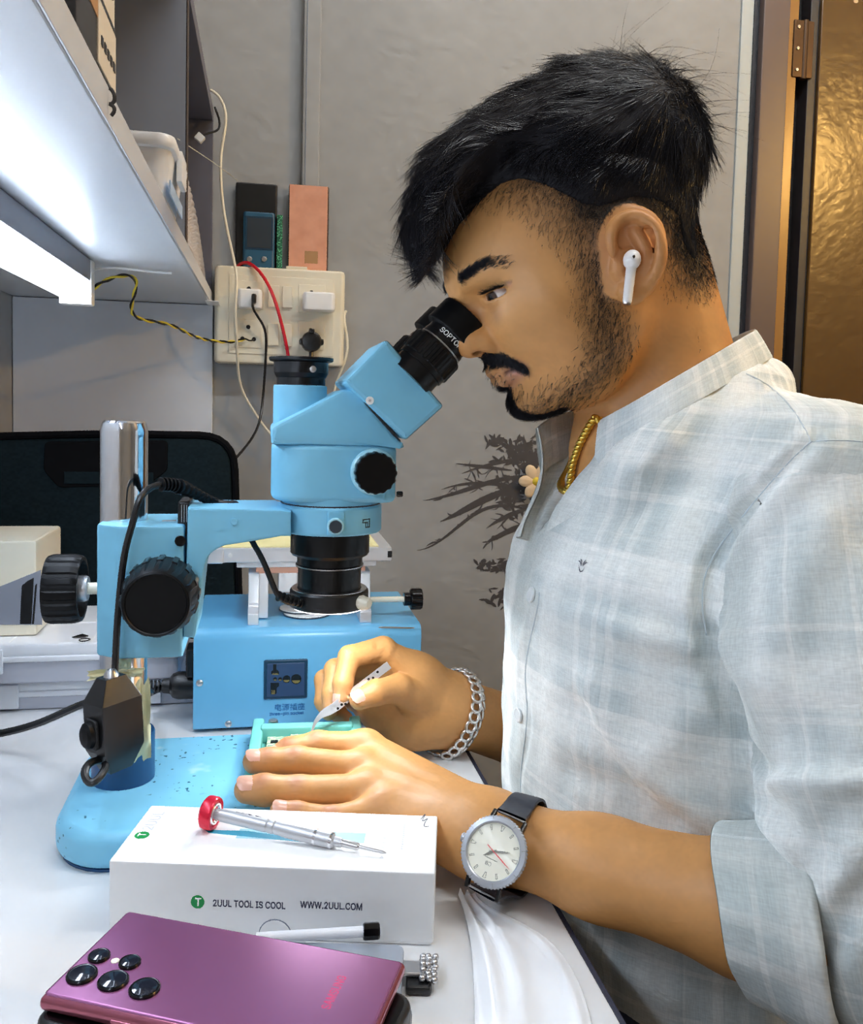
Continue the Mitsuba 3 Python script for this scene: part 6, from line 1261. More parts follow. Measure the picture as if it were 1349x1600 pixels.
# outline of the hair in the man's middle plane
hout = np.array([(687, 404), (668, 396), (652, 372), (645, 338), (650, 295), (664, 248), (694, 206), (742, 170), (800, 140), (852, 119), (876, 105), (940, 104), (992, 117), (1032, 150), (1060, 196), (1074, 250), (1084, 320), (1087, 372), (1086, 414), (1072, 408), (1052, 384), (1040, 350), (1000, 330), (962, 326), (938, 332), (912, 340), (888, 334), (862, 318), (836, 299), (808, 286), (786, 288), (752, 316), (722, 348), (704, 378)], float)
hxz = np.array([at(*p, HY - (.03 if p[0] < 760 else .05 if p[1] > 280 else 0))[[0, 2]] for p in hout])
tq_ = np.r_[0, np.cumsum(np.linalg.norm(np.diff(np.vstack([hxz, hxz[:1]]), axis=0), axis=1))]; hcv2 = np.stack([np.interp(np.linspace(0, tq_[-1], 1200, endpoint=False), tq_, np.r_[hxz[:, k], hxz[0, k]]) for k in (0, 1)], 1)
hp2 = Polygon(hcv2); gh = np.stack(np.meshgrid(np.arange(hxz[:, 0].min() - .03, hxz[:, 0].max() + .03, .001), np.arange(hxz[:, 1].min() - .03, hxz[:, 1].max() + .03, .001), indexing='ij'), -1); G = gh.reshape(-1, 2)
dq, _ = cKDTree(hcv2).query(G); DH = gaussian_filter(np.where(shapely.contains_xy(hp2, G[:, 0], G[:, 1]), -dq, dq).reshape(gh.shape[:2]), 1.5)
lower = np.array([hxz[i] for i in list(range(17, len(hxz))) + [0]]); lowc = np.concatenate([np.linspace(a, b, 40) for a, b in zip(lower[:-1], lower[1:])]); dl, _ = cKDTree(lowc).query(G); DL = dl.reshape(gh.shape[:2])
def lowd(P): return map_coordinates(DL, [(P[:, 0] - gh[0, 0, 0]) / .001, (P[:, 2] - gh[0, 0, 1]) / .001], order=1, mode='nearest')
# dark tone of the shaved hair and beard on the skin
pv = proj(bv); hm = (np.abs(bv[:, 1] - HY) < .125) & (bv[:, 2] > 1.02)
def xzpoly(pts, y=HY - .075): return Polygon([tuple(at(a, b, y)[[0, 2]]) for a, b in pts])
def soft_in(poly, P, w):
    out = np.zeros(len(P)); ii = np.nonzero(hm)[0]; Q = P[ii][:, [0, 2]]; b = np.array(poly.exterior.coords); b = np.concatenate([np.linspace(p, q, 30) for p, q in zip(b[:-1], b[1:])]); d, _ = cKDTree(b).query(Q); sgn = np.where(shapely.contains_xy(poly, Q[:, 0], Q[:, 1]), 1, -1); out[ii] = np.clip(.5 + sgn * d / w, 0, 1); return out
sideburn = xzpoly([(792, 285), (835, 312), (868, 345), (890, 372), (905, 400), (918, 440), (930, 490), (938, 540), (965, 560), (958, 500), (948, 440), (944, 395), (950, 360), (990, 330), (1040, 345), (1052, 400), (1070, 432), (1086, 436), (1096, 300), (1000, 150), (850, 200)])
beard = xzpoly([(905, 420), (925, 470), (928, 530), (920, 570), (890, 600), (850, 625), (815, 622), (800, 605), (790, 612), (805, 660), (850, 670), (905, 650), (950, 600), (968, 545), (955, 470), (940, 410)], HY - .06)
hairN = meshkit.noise(bv * 260, 7); 
fade = soft_in(sideburn, bv, .040); fade = np.maximum(fade * .8, np.where(hm, np.clip(1.12 - lowd(bv) / .030, 0, 1) * np.clip((bv[:, 0] - hp3(790, 300)[0]) / .035, 0, 1), 0)); fade[np.abs(bv[:, 1] - HY) < .02] *= .6; ym = np.abs(bv[:, 1] - HY)
kill = np.maximum(near(bv, np.array([ep(1000, 345, .012), ep(1028, 380, .018), ep(1022, 428, .014), ep(988, 455, .010), ep(985, 400, .010)]), .024), 0)
earm = (Field(ear)(bv) < .0012) & (bv[:, 1] < HY); fade[earm] = 0
col = mixc(col, [.030, .022, .016], np.clip(fade * (.80 + .40 * hairN), 0, .97) * (fade > 0))
bd_ = soft_in(beard, bv, .030); bd_[earm] = 0; bd_[ym > .088] *= 1; col = mixc(col, [.17, .095, .045], np.clip(bd_ * (.20 + .45 * hairN), 0, .6))
chinl = hs([(790, 607), (796, 617), (801, 630), (807, 640), (818, 647), (835, 650), (855, 648), (880, 640)])
for s in (lambda q: np.asarray(q), mir): col = mixc(col, [.03, .022, .016], near(bv, s(chinl), .0065) * .7)
must = hs([(762, 560), (772, 559), (785, 560), (800, 565), (812, 571), (823, 577)])
for s in (lambda q: np.asarray(q), mir): col = mixc(col, [.03, .022, .016], near(bv, s(must), .0070) * .75)
brow = hs([(719, 437), (728, 430), (740, 421), (756, 413), (775, 410), (790, 413)])
for s in (lambda q: np.asarray(q), mir): col = mixc(col, [.04, .028, .018], near(bv, s(brow[:3]), .0055) * .5)
# knuckles a little redder and darker
for p, r in fing: 
    for q in p[1:3]: col = mixc(col, [.36, .13, .07], near(bv, [np.asarray(q) + nL * r[1] * .9], .012) * .75)
for q in mL: col = mixc(col, [.44, .19, .09], near(bv, [q + nL * .012], .012) * .4)
for q in (mR + [fingR[4][0][2]]): col = mixc(col, [.48, .22, .10], near(bv, [q], .015) * .25)
for (p, r) in fing + fingR: col = mixc(col, [.58, .30, .17], near(bv, [p[-1]], .016) * .6)
scene['m_skin'] = {'type': 'twosided', 'b': {'type': 'bumpmap', 'arbitrary': mikit.proc(lambda p, n, uv: mikit.noise(p.x * 900, p.y * 900, p.z * 900) + .6 * mikit.noise(p.x * 380, p.y * 380, p.z * 380), 3e-4), 'scale': .00012,
                   'bsdf': {'type': 'principled', 'base_color': {'type': 'mesh_attribute', 'name': 'vertex_color'}, 'roughness': .46, 'specular': .42, 'sheen': .1}}}
BODY = part(MAN, 'body', bodyM, 'm_skin', smooth=True, color=np.clip(col, .004, 1))
# eyes
def eye(C, g, name='eyeball'):
    s = trimesh.creation.icosphere(subdivisions=5, radius=EYR); V = np.array(s.vertices); d = V / EYR @ g; a = np.degrees(np.arccos(np.clip(d, -1, 1))); c = np.tile([.80, .74, .70], (len(V), 1)); k = np.clip((31 - a) / 3, 0, 1)[:, None]; c = c * (1 - k) + np.array([.045, .022, .012]) * k; k = np.clip((13 - a) / 2, 0, 1)[:, None]; c = c * (1 - k) + .004 * k
    r = np.clip(np.abs(V[:, 2]) / EYR, 0, 1)[:, None]; return tm(V + C, s.faces), c
scene['m_eye'] = {'type': 'twosided', 'b': {'type': 'principled', 'base_color': {'type': 'mesh_attribute', 'name': 'vertex_color'}, 'roughness': .08, 'specular': .6}}
gz_ = np.array([-.80, -.34, -.42]); gz_ /= np.linalg.norm(gz_)
for C, g in ((eyeC, gz_), (mir(eyeC), gz_ * [1, -1, 1])):
    m_, c = eye(C, g); part(MAN, 'eyeball', m_, 'm_eye', smooth=True, color=c)
# nails
scene['m_nail'] = {'type': 'twosided', 'b': {'type': 'principled', 'base_color': {'type': 'rgb', 'value': [.62, .34, .25]}, 'roughness': .25, 'specular': .5}}
def nail(tip, prev, r, nrm, w=.80):
    d = np.asarray(tip) - prev; d /= np.linalg.norm(d); n = np.asarray(nrm) - d * (np.asarray(nrm) @ d); n /= np.linalg.norm(n); s = np.cross(d, n); A, B = np.meshgrid(np.linspace(-1, 1, 11), np.linspace(0, 1, 9), indexing='ij')
    ang = A * .82; L = r * 1.5; hw = np.sqrt(np.clip(1 - np.clip((B - .72) / .30, 0, 1) ** 2, 0, 1)); ang = ang * np.where(B > .72, np.clip(hw, .35, 1), 1) * np.where(B < .15, .82, 1)
    ax = (B - .40) * L; drop = np.where(ax > 0, 1 - np.sqrt(np.clip(1 - (ax / (r * 1.25)) ** 2, .1, 1)), 0) * r * .8
    rr = r * 1.035 - drop - .0006 * (B < .06); P = np.asarray(tip) + ax[..., None] * d + (rr * np.cos(ang))[..., None] * n + (r * 1.02 * np.sin(ang))[..., None] * s
    return tm(P.reshape(-1, 3), grid_faces(11, 9))
for p, r in fing: part(BODY, 'nail', nail(p[-1], p[-2], r[-1], nL + [-.30, -.05, .05]), 'm_nail', smooth=True)
part(BODY, 'nail', nail(fingR[4][0][3], fingR[4][0][2], .0092, [-.25, -.65, .75]), 'm_nail', smooth=True)
part(BODY, 'nail', nail(fingR[0][0][3], fingR[0][0][2], .0074, [-.75, -.35, .5]), 'm_nail', smooth=True)

# hair: a dark solid with combed strands over it
class HairBlob:
    c = np.array([hxz[:, 0].mean(), HY, hxz[:, 1].mean()]); R = .24
    def __call__(s, P):
        ix, iz = (P[:, 0] - gh[0, 0, 0]) / .001, (P[:, 2] - gh[0, 0, 1]) / .001; d = map_coordinates(DH, [ix, iz], order=1, mode='nearest'); lo = map_coordinates(DL, [ix, iz], order=1, mode='nearest')
        W = map_coordinates(WG, [(P[:, 0] - GX0) / GH / 6, (P[:, 2] - GZ0) / GH / 6], order=1, mode='nearest'); front = np.clip((hp3(800, 200)[0] - P[:, 0]) / .06, 0, 1)
        W = np.clip(W, .060, .09) + .013 * np.clip(lo / .045, 0, 1) ** .7 - .0015 + .004 * front; R = .055 - .020 * front
        y = np.abs(P[:, 1] - HY); sft = np.maximum(1 + d / R, 0); q = np.sqrt((y / W) ** 2 + sft ** 2 + 1e-9); g = np.sqrt((y / W ** 2) ** 2 + (sft / R) ** 2) / q; e = (q - 1) / np.maximum(g, 8.0)
        e = np.maximum(e, d * .9)
        k2 = neckF(P) - np.where(lo > 0, .0002 + .012 * np.clip(lo / .055, 0, 1) ** .8, 0); e = smin(e, smax(k2, d + .001, .002), .006)
        lump = meshkit.fbm(np.stack([P[:, 0] * 42 + P[:, 2] * 30, P[:, 1] * 60, P[:, 2] * 70 - P[:, 0] * 20], 1), 3, 8) - .5
        return e - .0065 * lump * np.clip(lo / .03, 0, 1)
hairF = HairBlob(); hairM = mesh_field(hairF, (hxz[:, 0].min() - .02, HY - .12, hxz[:, 1].min() - .02), (hxz[:, 0].max() + .02, HY + .12, hxz[:, 1].max() + .02), .0028)
scene['m_hair'] = {'type': 'twosided', 'b': {'type': 'principled', 'base_color': {'type': 'rgb', 'value': [.010, .010, .013]}, 'roughness': .55, 'specular': .12}}
HAIR = part(MAN, 'hair', hairM, 'm_hair', 'short black hair swept forward into a quiff, faded at the sides', smooth=True)
def strands(P, D, L, r, bend, n=5, droop=None):
    """tapered three-sided hairs from roots P along D, length L; bend is added with the square of the way along"""
    t = np.linspace(0, 1, n)[None, :, None]; C = P[:, None] + D[:, None] * L[:, None, None] * t + bend[:, None] * (L[:, None, None] * t * t)
    tg = np.gradient(C, axis=1); tg /= np.linalg.norm(tg, axis=2, keepdims=True) + 1e-12; a = np.cross(tg, np.array([.3, .5, .8])); a /= np.linalg.norm(a, axis=2, keepdims=True) + 1e-12; b = np.cross(tg, a)
    w = (np.asarray(r)[:, None] if np.ndim(r) else np.full((len(P), 1), r)) * np.linspace(1, .25, n)[None] ; V = np.stack([C + w[..., None] * (math.cos(k) * a + math.sin(k) * b) for k in (0, 2.094, 4.189)], 2).reshape(-1, 3)
    base = (np.arange(len(P)) * n * 3)[:, None, None]; F = []
    for i in range(n - 1):
        for k in range(3): q = (k + 1) % 3; F += [[i * 3 + k, i * 3 + q, i * 3 + 3 + q], [i * 3 + k, i * 3 + 3 + q, i * 3 + 3 + k]]
    return tm(V, (np.array(F)[None] + base).reshape(-1, 3))
rgh = np.random.default_rng(21)
def sample(m, n, mask):
    fidx = np.nonzero(mask(m.triangles_center))[0]; a = m.area_faces[fidx]; pick = rgh.choice(fidx, n, p=a / a.sum()); u = rgh.random((n, 2)); s = u.sum(1) > 1; u[s] = 1 - u[s]; tr_ = m.triangles[pick]; return tr_[:, 0] + u[:, :1] * (tr_[:, 1] - tr_[:, 0]) + u[:, 1:] * (tr_[:, 2] - tr_[:, 0]), m.face_normals[pick]
ctlD = np.array([(660, 340, -.15, -1), (690, 300, -.45, -.9), (690, 230, -.75, -.55), (730, 300, -.75, -.65), (760, 210, -.95, -.30), (800, 260, -.90, -.45), (850, 150, -1, .05), (870, 230, -.95, -.40), (940, 130, -.8, .35), (1000, 150, .5, .35), (1050, 210, .7, -.3), (960, 240, -.55, -.80), (900, 310, -.30, -.95), (1000, 290, .1, -1), (1060, 320, .25, -1), (1070, 400, .1, -1), (940, 340, -.15, -1), (850, 300, -.45, -.9)], float)
cD = np.array([hp3(a, b)[[0, 2]] for a, b, _, _ in ctlD]); dirf = RBFInterpolator(cD, ctlD[:, 2:], kernel='linear', smoothing=.02)
def comb(P, N, lift, jit):
    d = dirf(P[:, [0, 2]]); D = np.stack([d[:, 0], 0 * d[:, 0], d[:, 1]], 1); cl = (meshkit.noise(P * 38, 3) - .5) * 1.3; D = D + np.stack([-cl * d[:, 1], (meshkit.noise(P * 45, 9) - .5) * 1.2, cl * d[:, 0]], 1) + rgh.normal(0, jit, P.shape)
    D -= N * (D * N).sum(1, keepdims=True); D /= np.linalg.norm(D, axis=1, keepdims=True) + 1e-9; return D * math.sqrt(1 - lift ** 2) + N * lift
iso = lambda c: (np.abs(c[:, 1] - HY) < .2)
nearside = lambda c: c[:, 1] < HY + .035
topm = lambda c: nearside(c) & ((c[:, 2] > hp3(850, 262)[2]) | (c[:, 0] < hp3(760, 300)[0]))
P, N = sample(hairM, 17000, topm); D = comb(P, N, .10, .10); L = rgh.uniform(.014, .034, len(P)); hst = [strands(P + N * -.0008, D, L, rgh.uniform(.00022, .00042, len(P)), -N * .16 + rgh.normal(0, .06, P.shape))]
P, N = sample(hairM, 9000, lambda c: nearside(c) & ~topm(c)); k = lowd(P); D = comb(P, N, .22, .12); hst.append(strands(P, D, np.clip(k * .5, .004, .012), np.full(len(P), .00024), rgh.normal(0, .05, P.shape), 3))
P, N = sample(hairM, 2600, lambda c: (c[:, 0] > hp3(960, 150)[0]) & (c[:, 2] > hp3(960, 260)[2]) & nearside(c)); D = N * .35 + rgh.normal(0, .7, P.shape) + [.3, 0, -.2]; D -= .6 * N * (D * N).sum(1, keepdims=True); D /= np.linalg.norm(D, axis=1, keepdims=True); hst.append(strands(P, D, rgh.uniform(.008, .020, len(P)), np.full(len(P), .00028), -N * .4, 4))
# unruly wisps on the crown and along the outline
P, N = sample(hairM, 420, lambda c: (c[:, 0] > hp3(930, 150)[0]) & (c[:, 2] > hp3(930, 235)[2]) & (np.abs(c[:, 1] - HY) < .07)); D = N * .8 + np.stack([rgh.normal(.35, .4, len(P)), rgh.normal(0, .3, len(P)), rgh.normal(.1, .3, len(P))], 1); D /= np.linalg.norm(D, axis=1, keepdims=True); hst.append(strands(P, D, rgh.uniform(.008, .030, len(P)) * (1 + .6 * (rgh.random(len(P)) > .9)), np.full(len(P), .00020), np.stack([rgh.normal(.3, .4, len(P)), rgh.normal(0, .4, len(P)), rgh.normal(-.5, .4, len(P))], 1), 7))
P, N = sample(hairM, 1500, lambda c: (np.abs(c[:, 1] - HY) < .05) & (c[:, 2] > hp3(700, 390)[2])); D = comb(P, N, .45, .2); hst.append(strands(P, D, rgh.uniform(.005, .013, len(P)), np.full(len(P), .00022), rgh.normal(0, .2, P.shape), 4))
scene['m_strand'] = {'type': 'twosided', 'b': {'type': 'principled', 'base_color': {'type': 'rgb', 'value': [.014, .014, .018]}, 'roughness': .34, 'specular': .20}}
part(HAIR, 'strand', cat(*hst), 'm_strand', kind='stuff', smooth=False)
# fade, beard, moustache, brows, lashes: short hairs on the skin
triC = bodyM.triangles_center; facec = (triC[:, 2] > 1.03) & (triC[:, 1] < HY + .03)
vf = fade[bodyM.faces].mean(1); vb = bd_[bodyM.faces].mean(1)
def on_skin(w, n):
    p = w * bodyM.area_faces * facec; p = p / p.sum(); pick = rgh.choice(len(p), n, p=p); u = rgh.random((n, 2)); s = u.sum(1) > 1; u[s] = 1 - u[s]; t = bodyM.triangles[pick]; return t[:, 0] + u[:, :1] * (t[:, 1] - t[:, 0]) + u[:, 1:] * (t[:, 2] - t[:, 0]), bodyM.face_normals[pick]
def lay(P, N, d, lift, jit): D = np.asarray(d) + rgh.normal(0, jit, P.shape); D = D - N * (D * N).sum(1, keepdims=True); D /= np.linalg.norm(D, axis=1, keepdims=True) + 1e-9; return D * math.sqrt(1 - lift ** 2) + N * lift
P, N = on_skin(np.clip(vf, 0, 1) ** 1.2, 14000); sh_ = strands(P, lay(P, N, [-.25, 0, -.95], .35, .25), rgh.uniform(.002, .005, len(P)), np.full(len(P), .00014), rgh.normal(0, .1, P.shape), 3); part(HAIR, 'stubble', sh_, 'm_hair', kind='stuff', smooth=False)
def wface(pts, r): return np.maximum(near(triC, pts, r), near(triC, mir(pts), r) * 1.0)
bw_ = np.clip(vb, 0, 1) * .35 + wface(chinl, .008) * 2.2
P, N = on_skin(bw_, 3600); b1 = strands(P, lay(P, N, [-.35, 0, -.85], .40, .35), rgh.uniform(.0025, .0060, len(P)), np.full(len(P), .00020), np.tile([0., 0, -.15], (len(P), 1)), 3)
P, N = on_skin(wface(chinl, .0048), 2000); b2 = strands(P, lay(P, N, [-.45, 0, -.85], .50, .3), rgh.uniform(.003, .0062, len(P)), np.full(len(P), .00024), np.tile([0., 0, -.2], (len(P), 1)), 4)
BRD = part(MAN, 'beard', cat(b1, b2), 'm_hair', 'short dark beard along the chin and jaw', kind='stuff', smooth=False)
mc = catmull(must, 4); wm = sum(np.maximum(near(triC, q[None], r), near(triC, mir(q[None]), r)) for q, r in zip(mc, np.linspace(.0080, .0028, len(mc)))); P, N = on_skin(np.minimum(wm, 1), 2300); part(MAN, 'moustache', strands(P, lay(P, N, [.25, -.4, -.75], .45, .25), rgh.uniform(.0030, .0060, len(P)), np.full(len(P), .00024), np.tile([0.1, 0, -.2], (len(P), 1)), 4), 'm_hair', 'dark moustache', kind='stuff', smooth=False)
for s in (lambda q: np.asarray(q), mir):
    B = s(brow); w = near(triC, B, .0050) * np.clip(1.30 - np.linalg.norm(triC - B[0], axis=1) / .030, .10, 1); fc0 = facec; facec = np.ones(len(triC), bool); P, N = on_skin(w, 620); facec = fc0
    part(MAN, 'eyebrow', strands(P, lay(P, N, (B[-1] - B[0]) / np.linalg.norm(B[-1] - B[0]) + np.array([-.25, 0, .35]), .35, .25), rgh.uniform(.004, .0085, len(P)), np.full(len(P), .00024), np.tile([.1, 0, -.2], (len(P), 1)), 4), 'm_hair', kind='stuff', smooth=False)
    E = s(catmull(np.array([*hs([(795, 442), (783, 447), (770, 452), (758, 458)])]), 40)); E = E[rgh.integers(20, len(E), 120)]; sg = 1 if s([0, 0, 0])[1] == 0 else -1
    part(MAN, 'eyelash', strands(E, np.tile(np.array([-.72, -.45 * sg, -.50]), (len(E), 1)) + rgh.normal(0, .12, E.shape), rgh.uniform(.006, .010, len(E)), np.full(len(E), .00026), np.tile([-.1, 0, .35], (len(E), 1)), 5), 'm_hair', kind='stuff', smooth=False)

# ------------------------------------------------------------------ what he wears and holds
# wrist watch on the left wrist
PW = next(at(771, 1330, y_) for y_ in np.arange(.53, .44, -.001) if handL(at(771, 1330, y_)[None])[0] > .0092); ax_ = (ELL_ - WRL) / np.linalg.norm(ELL_ - WRL); W0 = WRL + ax_ * ((PW - WRL) @ ax_)
vw = EYE - PW; vw /= np.linalg.norm(vw); nw = vw - .28 * CR + .18 * CU; nw /= np.linalg.norm(nw)
y12 = -CU * 36 - CR * 9; y12 = y12 - nw * (y12 @ nw); y12 /= np.linalg.norm(y12); WF = frame_xy(PW - nw * .004, np.cross(y12, nw), y12)      # x to 3 o'clock, y to 12, z out of the dial
mat('m_watchgrey', lin(172, 176, 182), .35, .6); mat('m_dial', lin(226, 224, 208), .55); mat('m_mark', lin(120, 120, 112), .5); mat('m_strap', lin(26, 30, 42), .45); mat('m_redhand', lin(210, 60, 60), .4)
ww = thing('wrist_watch', 'grey wrist watch with a cream dial and black strap on the left wrist', 'watch')
RB = .0226
part(ww, 'case', mv(lathe([(0, -.009), (.0165, -.009), (.0200, -.006), (.0206, -.001), (.0206, .001), (0, .001)], 64), WF), 'm_blackmetal', 'dark case')
part(ww, 'bezel', mv(lathe([(.0180, .0008), (.0218, .0005), (RB, .0012), (RB, .0030), (.0214, .0040), (.0186, .0046), (.0178, .0040), (.0176, .0022)], 240, (60, .0005, 2, 4)), WF), 'm_watchgrey', 'ridged grey bezel', smooth=25)
for k in range(8): part(ww, 'bezel_line', mv(bx((.0186, -.0001, .0036), (.0214, .0001, .0045), .00004), WF @ rot('z', 22.5 + 45 * k)), 'm_mark', smooth=False)
dl_ = part(ww, 'dial', mv(cyl(.0180, .0006, 56), WF @ tr(0, 0, .0014)), 'm_dial', 'cream dial')
zd = .0021
def ringpoly(P, w): q = Polygon(P); return q.difference(q.buffer(-w))
def flat_mesh(g, t=.0002): return cat(*[trimesh.creation.extrude_polygon(x, t, engine='earcut') for x in getattr(g, 'geoms', [g])])
for k in range(12):
    M = WF @ rot('z', 90 - 30 * k) @ tr(.0150, 0, zd)
    g = ringpoly([(.0018, -.0013), (.0018, .0013), (-.0018, .0005), (-.0018, -.0005)] if k % 3 == 0 else [(.0016, -.0006), (.0016, .0006), (-.0016, .0006), (-.0016, -.0006)], .00026); m_ = flat_mesh(g); part(dl_, 'marker', mv(tm(m_.vertices, m_.faces), M), 'm_mark', smooth=False)
def hand_to(px, py, tail, w, name, m, z):
    d = ray(px, py); t = ((WF[:3, 3] - EYE) @ nw) / (d @ nw); q = np.linalg.inv(WF) @ np.r_[EYE + d * t, 1]; a = math.atan2(q[1], q[0]); L = math.hypot(q[0], q[1])
    part(dl_, name, mv(prism(np.array([(-tail, -w), (L * .55, -w * 1.6), (L, -w * .2), (L, w * .2), (L * .55, w * 1.6), (-tail, w)]), .0002, 0, zd + z), WF @ rot('z', math.degrees(a))), m, smooth=False)
hand_to(757, 1337, .002, .0005, 'hour_hand', 'm_mark', .0003); hand_to(799, 1334, .003, .0004, 'minute_hand', 'm_mark', .0005); hand_to(799, 1361, .006, .00022, 'second_hand', 'm_redhand', .0008)
m_ = txt('CB', .0024, .0002); part(dl_, 'lettering', mv(tm(m_.vertices - [.0016, 0, 0], m_.faces), WF @ tr(0, .0068, zd)), 'm_mark', smooth=False)
part(dl_, 'lettering', mv(bx((-.0045, .0046, 0), (.0045, .0050, .0002), .00004), WF @ tr(0, 0, zd)), 'm_mark', smooth=False)
scene['m_glass'] = {'type': 'thindielectric', 'int_ior': 1.2}
part(ww, 'crystal', mv(lathe([(.0176, .0034), (.012, .0041), (.006, .0044), (0, .0045)], 40), WF), 'm_glass', smooth=True)
part(ww, 'crown', mv(lathe([(0, 0), (.0028, 0), (.0032, .001), (.0032, .004), (.0026, .0048), (0, .0048)], 24), WF @ tr(.0205, 0, -.002) @ rot('y', 90)), 'm_watchgrey')
for sx in (-1, 1):
    for sy in (-1, 1): part(ww, 'lug', mv(bx((-.0014, -.004, -.003), (.0014, .0055, .0012), .0008), WF @ tr(sx * .0112, sy * .0215, -.003) @ rot('x', -sy * 28)), 'm_blackmetal')
for sy in (-1, 1): part(ww, 'spring_bar', mv(cyl(.0008, .022, 10), WF @ tr(-.011, sy * .0250, -.006) @ rot('y', 90)), 'm_steel')
# strap: from one lug round the wrist to the other
u1 = PW - W0; u1 -= ax_ * (u1 @ ax_); u1 /= np.linalg.norm(u1); u2 = np.cross(ax_, u1); sg = np.sign(u2 @ y12); u2 *= sg
st = [WF[:3, 3] + y12 * .0245 - nw * .0055]
# distance from the wrist's axis to the skin, read from the arm itself
def skin_r(o, d):
    r = .012
    for _ in range(40):
        v_ = handL((o + d * r)[None])[0]; r -= v_ * .8
        if abs(v_) < 1e-4: break
    return r
ring = []
for a in np.radians(np.linspace(62, 298, 26)):
    d = u1 * math.cos(a) + u2 * math.sin(a); ring.append(W0 + d * (skin_r(W0, d) + .0022))
SP = catmull([WF[:3, 3] + y12 * .0248 - nw * .0055] + ring + [WF[:3, 3] - y12 * .0248 - nw * .0055], 5)
SP = np.stack([gaussian_filter(SP[:, k], 3, mode='nearest') for k in range(3)], 1); SP[0], SP[-1] = WF[:3, 3] + y12 * .0248 - nw * .0055, WF[:3, 3] - y12 * .0248 - nw * .0055
tg = np.gradient(SP, axis=0); tg /= np.linalg.norm(tg, axis=1, keepdims=True); wd = np.tile(WF[:3, 0], (len(SP), 1)); wq_ = np.minimum(np.arange(len(SP)), np.arange(len(SP))[::-1]); bl = np.clip(wq_ / 25, 0, 1)[:, None]; axs = ax_ * np.sign(ax_ @ WF[:3, 0]); wd = wd * (1 - bl) + axs * bl; wd -= tg * (wd * tg).sum(1, keepdims=True); wd /= np.linalg.norm(wd, axis=1, keepdims=True); nn_ = np.cross(wd, tg); nn_ *= np.sign(((SP - W0) * nn_).sum(1))[:, None]
wid = .0102; rows = [SP + wd * wid * s + nn_ * o for s, o in ((-1, 0), (-1, .0012), (-.94, .0020), (-.5, .0022), (.5, .0022), (.94, .0020), (1, .0012), (1, 0), (.9, -.0006), (-.9, -.0006))]
part(ww, 'strap', tm(np.stack(rows, 1).reshape(-1, 3), grid_faces(len(SP), 10, False, True)), 'm_strap', 'black strap', smooth=40)

# chain bracelet on the right wrist
br = thing('chain_bracelet', 'chunky silver chain bracelet on the right wrist', 'bracelet')
mat('m_silver', [.80, .79, .77], .2, 1.0)
axR = faR; ua = np.cross(axR, [0, 0, 1.]); ua /= np.linalg.norm(ua); ub = np.cross(ua, axR); BC = WRR - axR * .004; NB_ = 26
def link(a, b, r): t = np.linspace(0, 2 * PI, 15)[:-1]; P = np.stack([a * np.cos(t), b * np.sin(t), t * 0], 1); P = np.vstack([P, P[:1]]); return tube(P, r, 7, False)
l1 = None
def skinR(o, d):
    r = .012
    for _ in range(40):
        v_ = handR((o + d * r)[None])[0]; r -= v_ * .8
        if abs(v_) < 1e-4: break
    return r
for k in range(NB_):
    a = 2 * PI * k / NB_
    for row in (0, 1):
        aa = a + row * PI / NB_; d = ua * math.cos(aa) + ub * math.sin(aa); slack = .0015 + .006 * max(0, -math.sin(aa)) ** 2; o = BC + axR * (.0036 if row else -.0036); r = skinR(o, d) + .0024 + slack * .6; c = o + d * r; t_ = -ua * math.sin(aa) + ub * math.cos(aa)
        M = frame_xy(c, t_, axR) @ rot('x', 24 if row else -24) @ rot('y', 10)
        if l1 is None: l1 = part(br, 'link', link(.0054, .0043, .00165), 'm_silver', smooth=True); scene[l1]['to_world'] = T(M)
        else: again(br, 'link', l1, M)
c = at(722, 1166, .795); part(br, 'clasp', mv(cat(link(.0075, .0062, .0016), mv(bx((-.004, -.003, -.0016), (.006, .003, .0016), .001), tr(-.006, 0, 0))), frame_xy(c, [.4, 0, 1], [0, -.8, .3])), 'm_silver', 'lobster clasp', smooth=40)

# gold neck chain
nk = thing('gold_chain', 'twisted gold chain in the open collar of the shirt', 'necklace')
fr_ = hs([(936, 652), (926, 668), (914, 690), (906, 712), (901, 735)], neckF)
back = [hp3(962, 664, -.050), hp3(1010, 645, -.060), hp3(1080, 605, -.062), hp3(1130, 572, -.042), hp3(1158, 548, -.004), hp3(1130, 572, .042), hp3(1080, 605, .062), hp3(1010, 640, .062), hp3(962, 660, .050)]
def out_of_skin(P):
    P = np.array(P, float)
    for _ in range(4):
        f0 = neckF(P); e = .0015; g = np.stack([neckF(P + d * e) - neckF(P - d * e) for d in np.eye(3)], 1); g /= np.linalg.norm(g, axis=1, keepdims=True) + 1e-9; P = P + g * (.0034 - f0)[:, None]
    return P
lp = catmull(np.vstack([fr_, hp3(896, 765, -.008)[None], hp3(896, 765, .010)[None], np.array([hp3(903, 738, .036), hp3(915, 700, .052), hp3(936, 660, .064)]), [back[-1], back[-2], back[-3], back[-4], back[-5], back[-6], back[-7], back[-8], back[-9]], fr_[:1]]), 14); lp = out_of_skin(lp); lp = np.stack([gaussian_filter(lp[:, k], 2, mode='wrap') for k in range(3)], 1)
s_ = np.r_[0, np.cumsum(np.linalg.norm(np.diff(lp, axis=0), axis=1))]; nS = int(s_[-1] / .0009); lp = np.stack([np.interp(np.linspace(0, s_[-1], nS), s_, lp[:, k]) for k in range(3)], 1); tg = np.gradient(lp, axis=0); tg /= np.linalg.norm(tg, axis=1, keepdims=True); a1 = np.cross(tg, [.2, 1, .1]); a1 /= np.linalg.norm(a1, axis=1, keepdims=True); a2 = np.cross(tg, a1); ph = np.linspace(0, s_[-1] / .0085 * 2 * PI, nS)
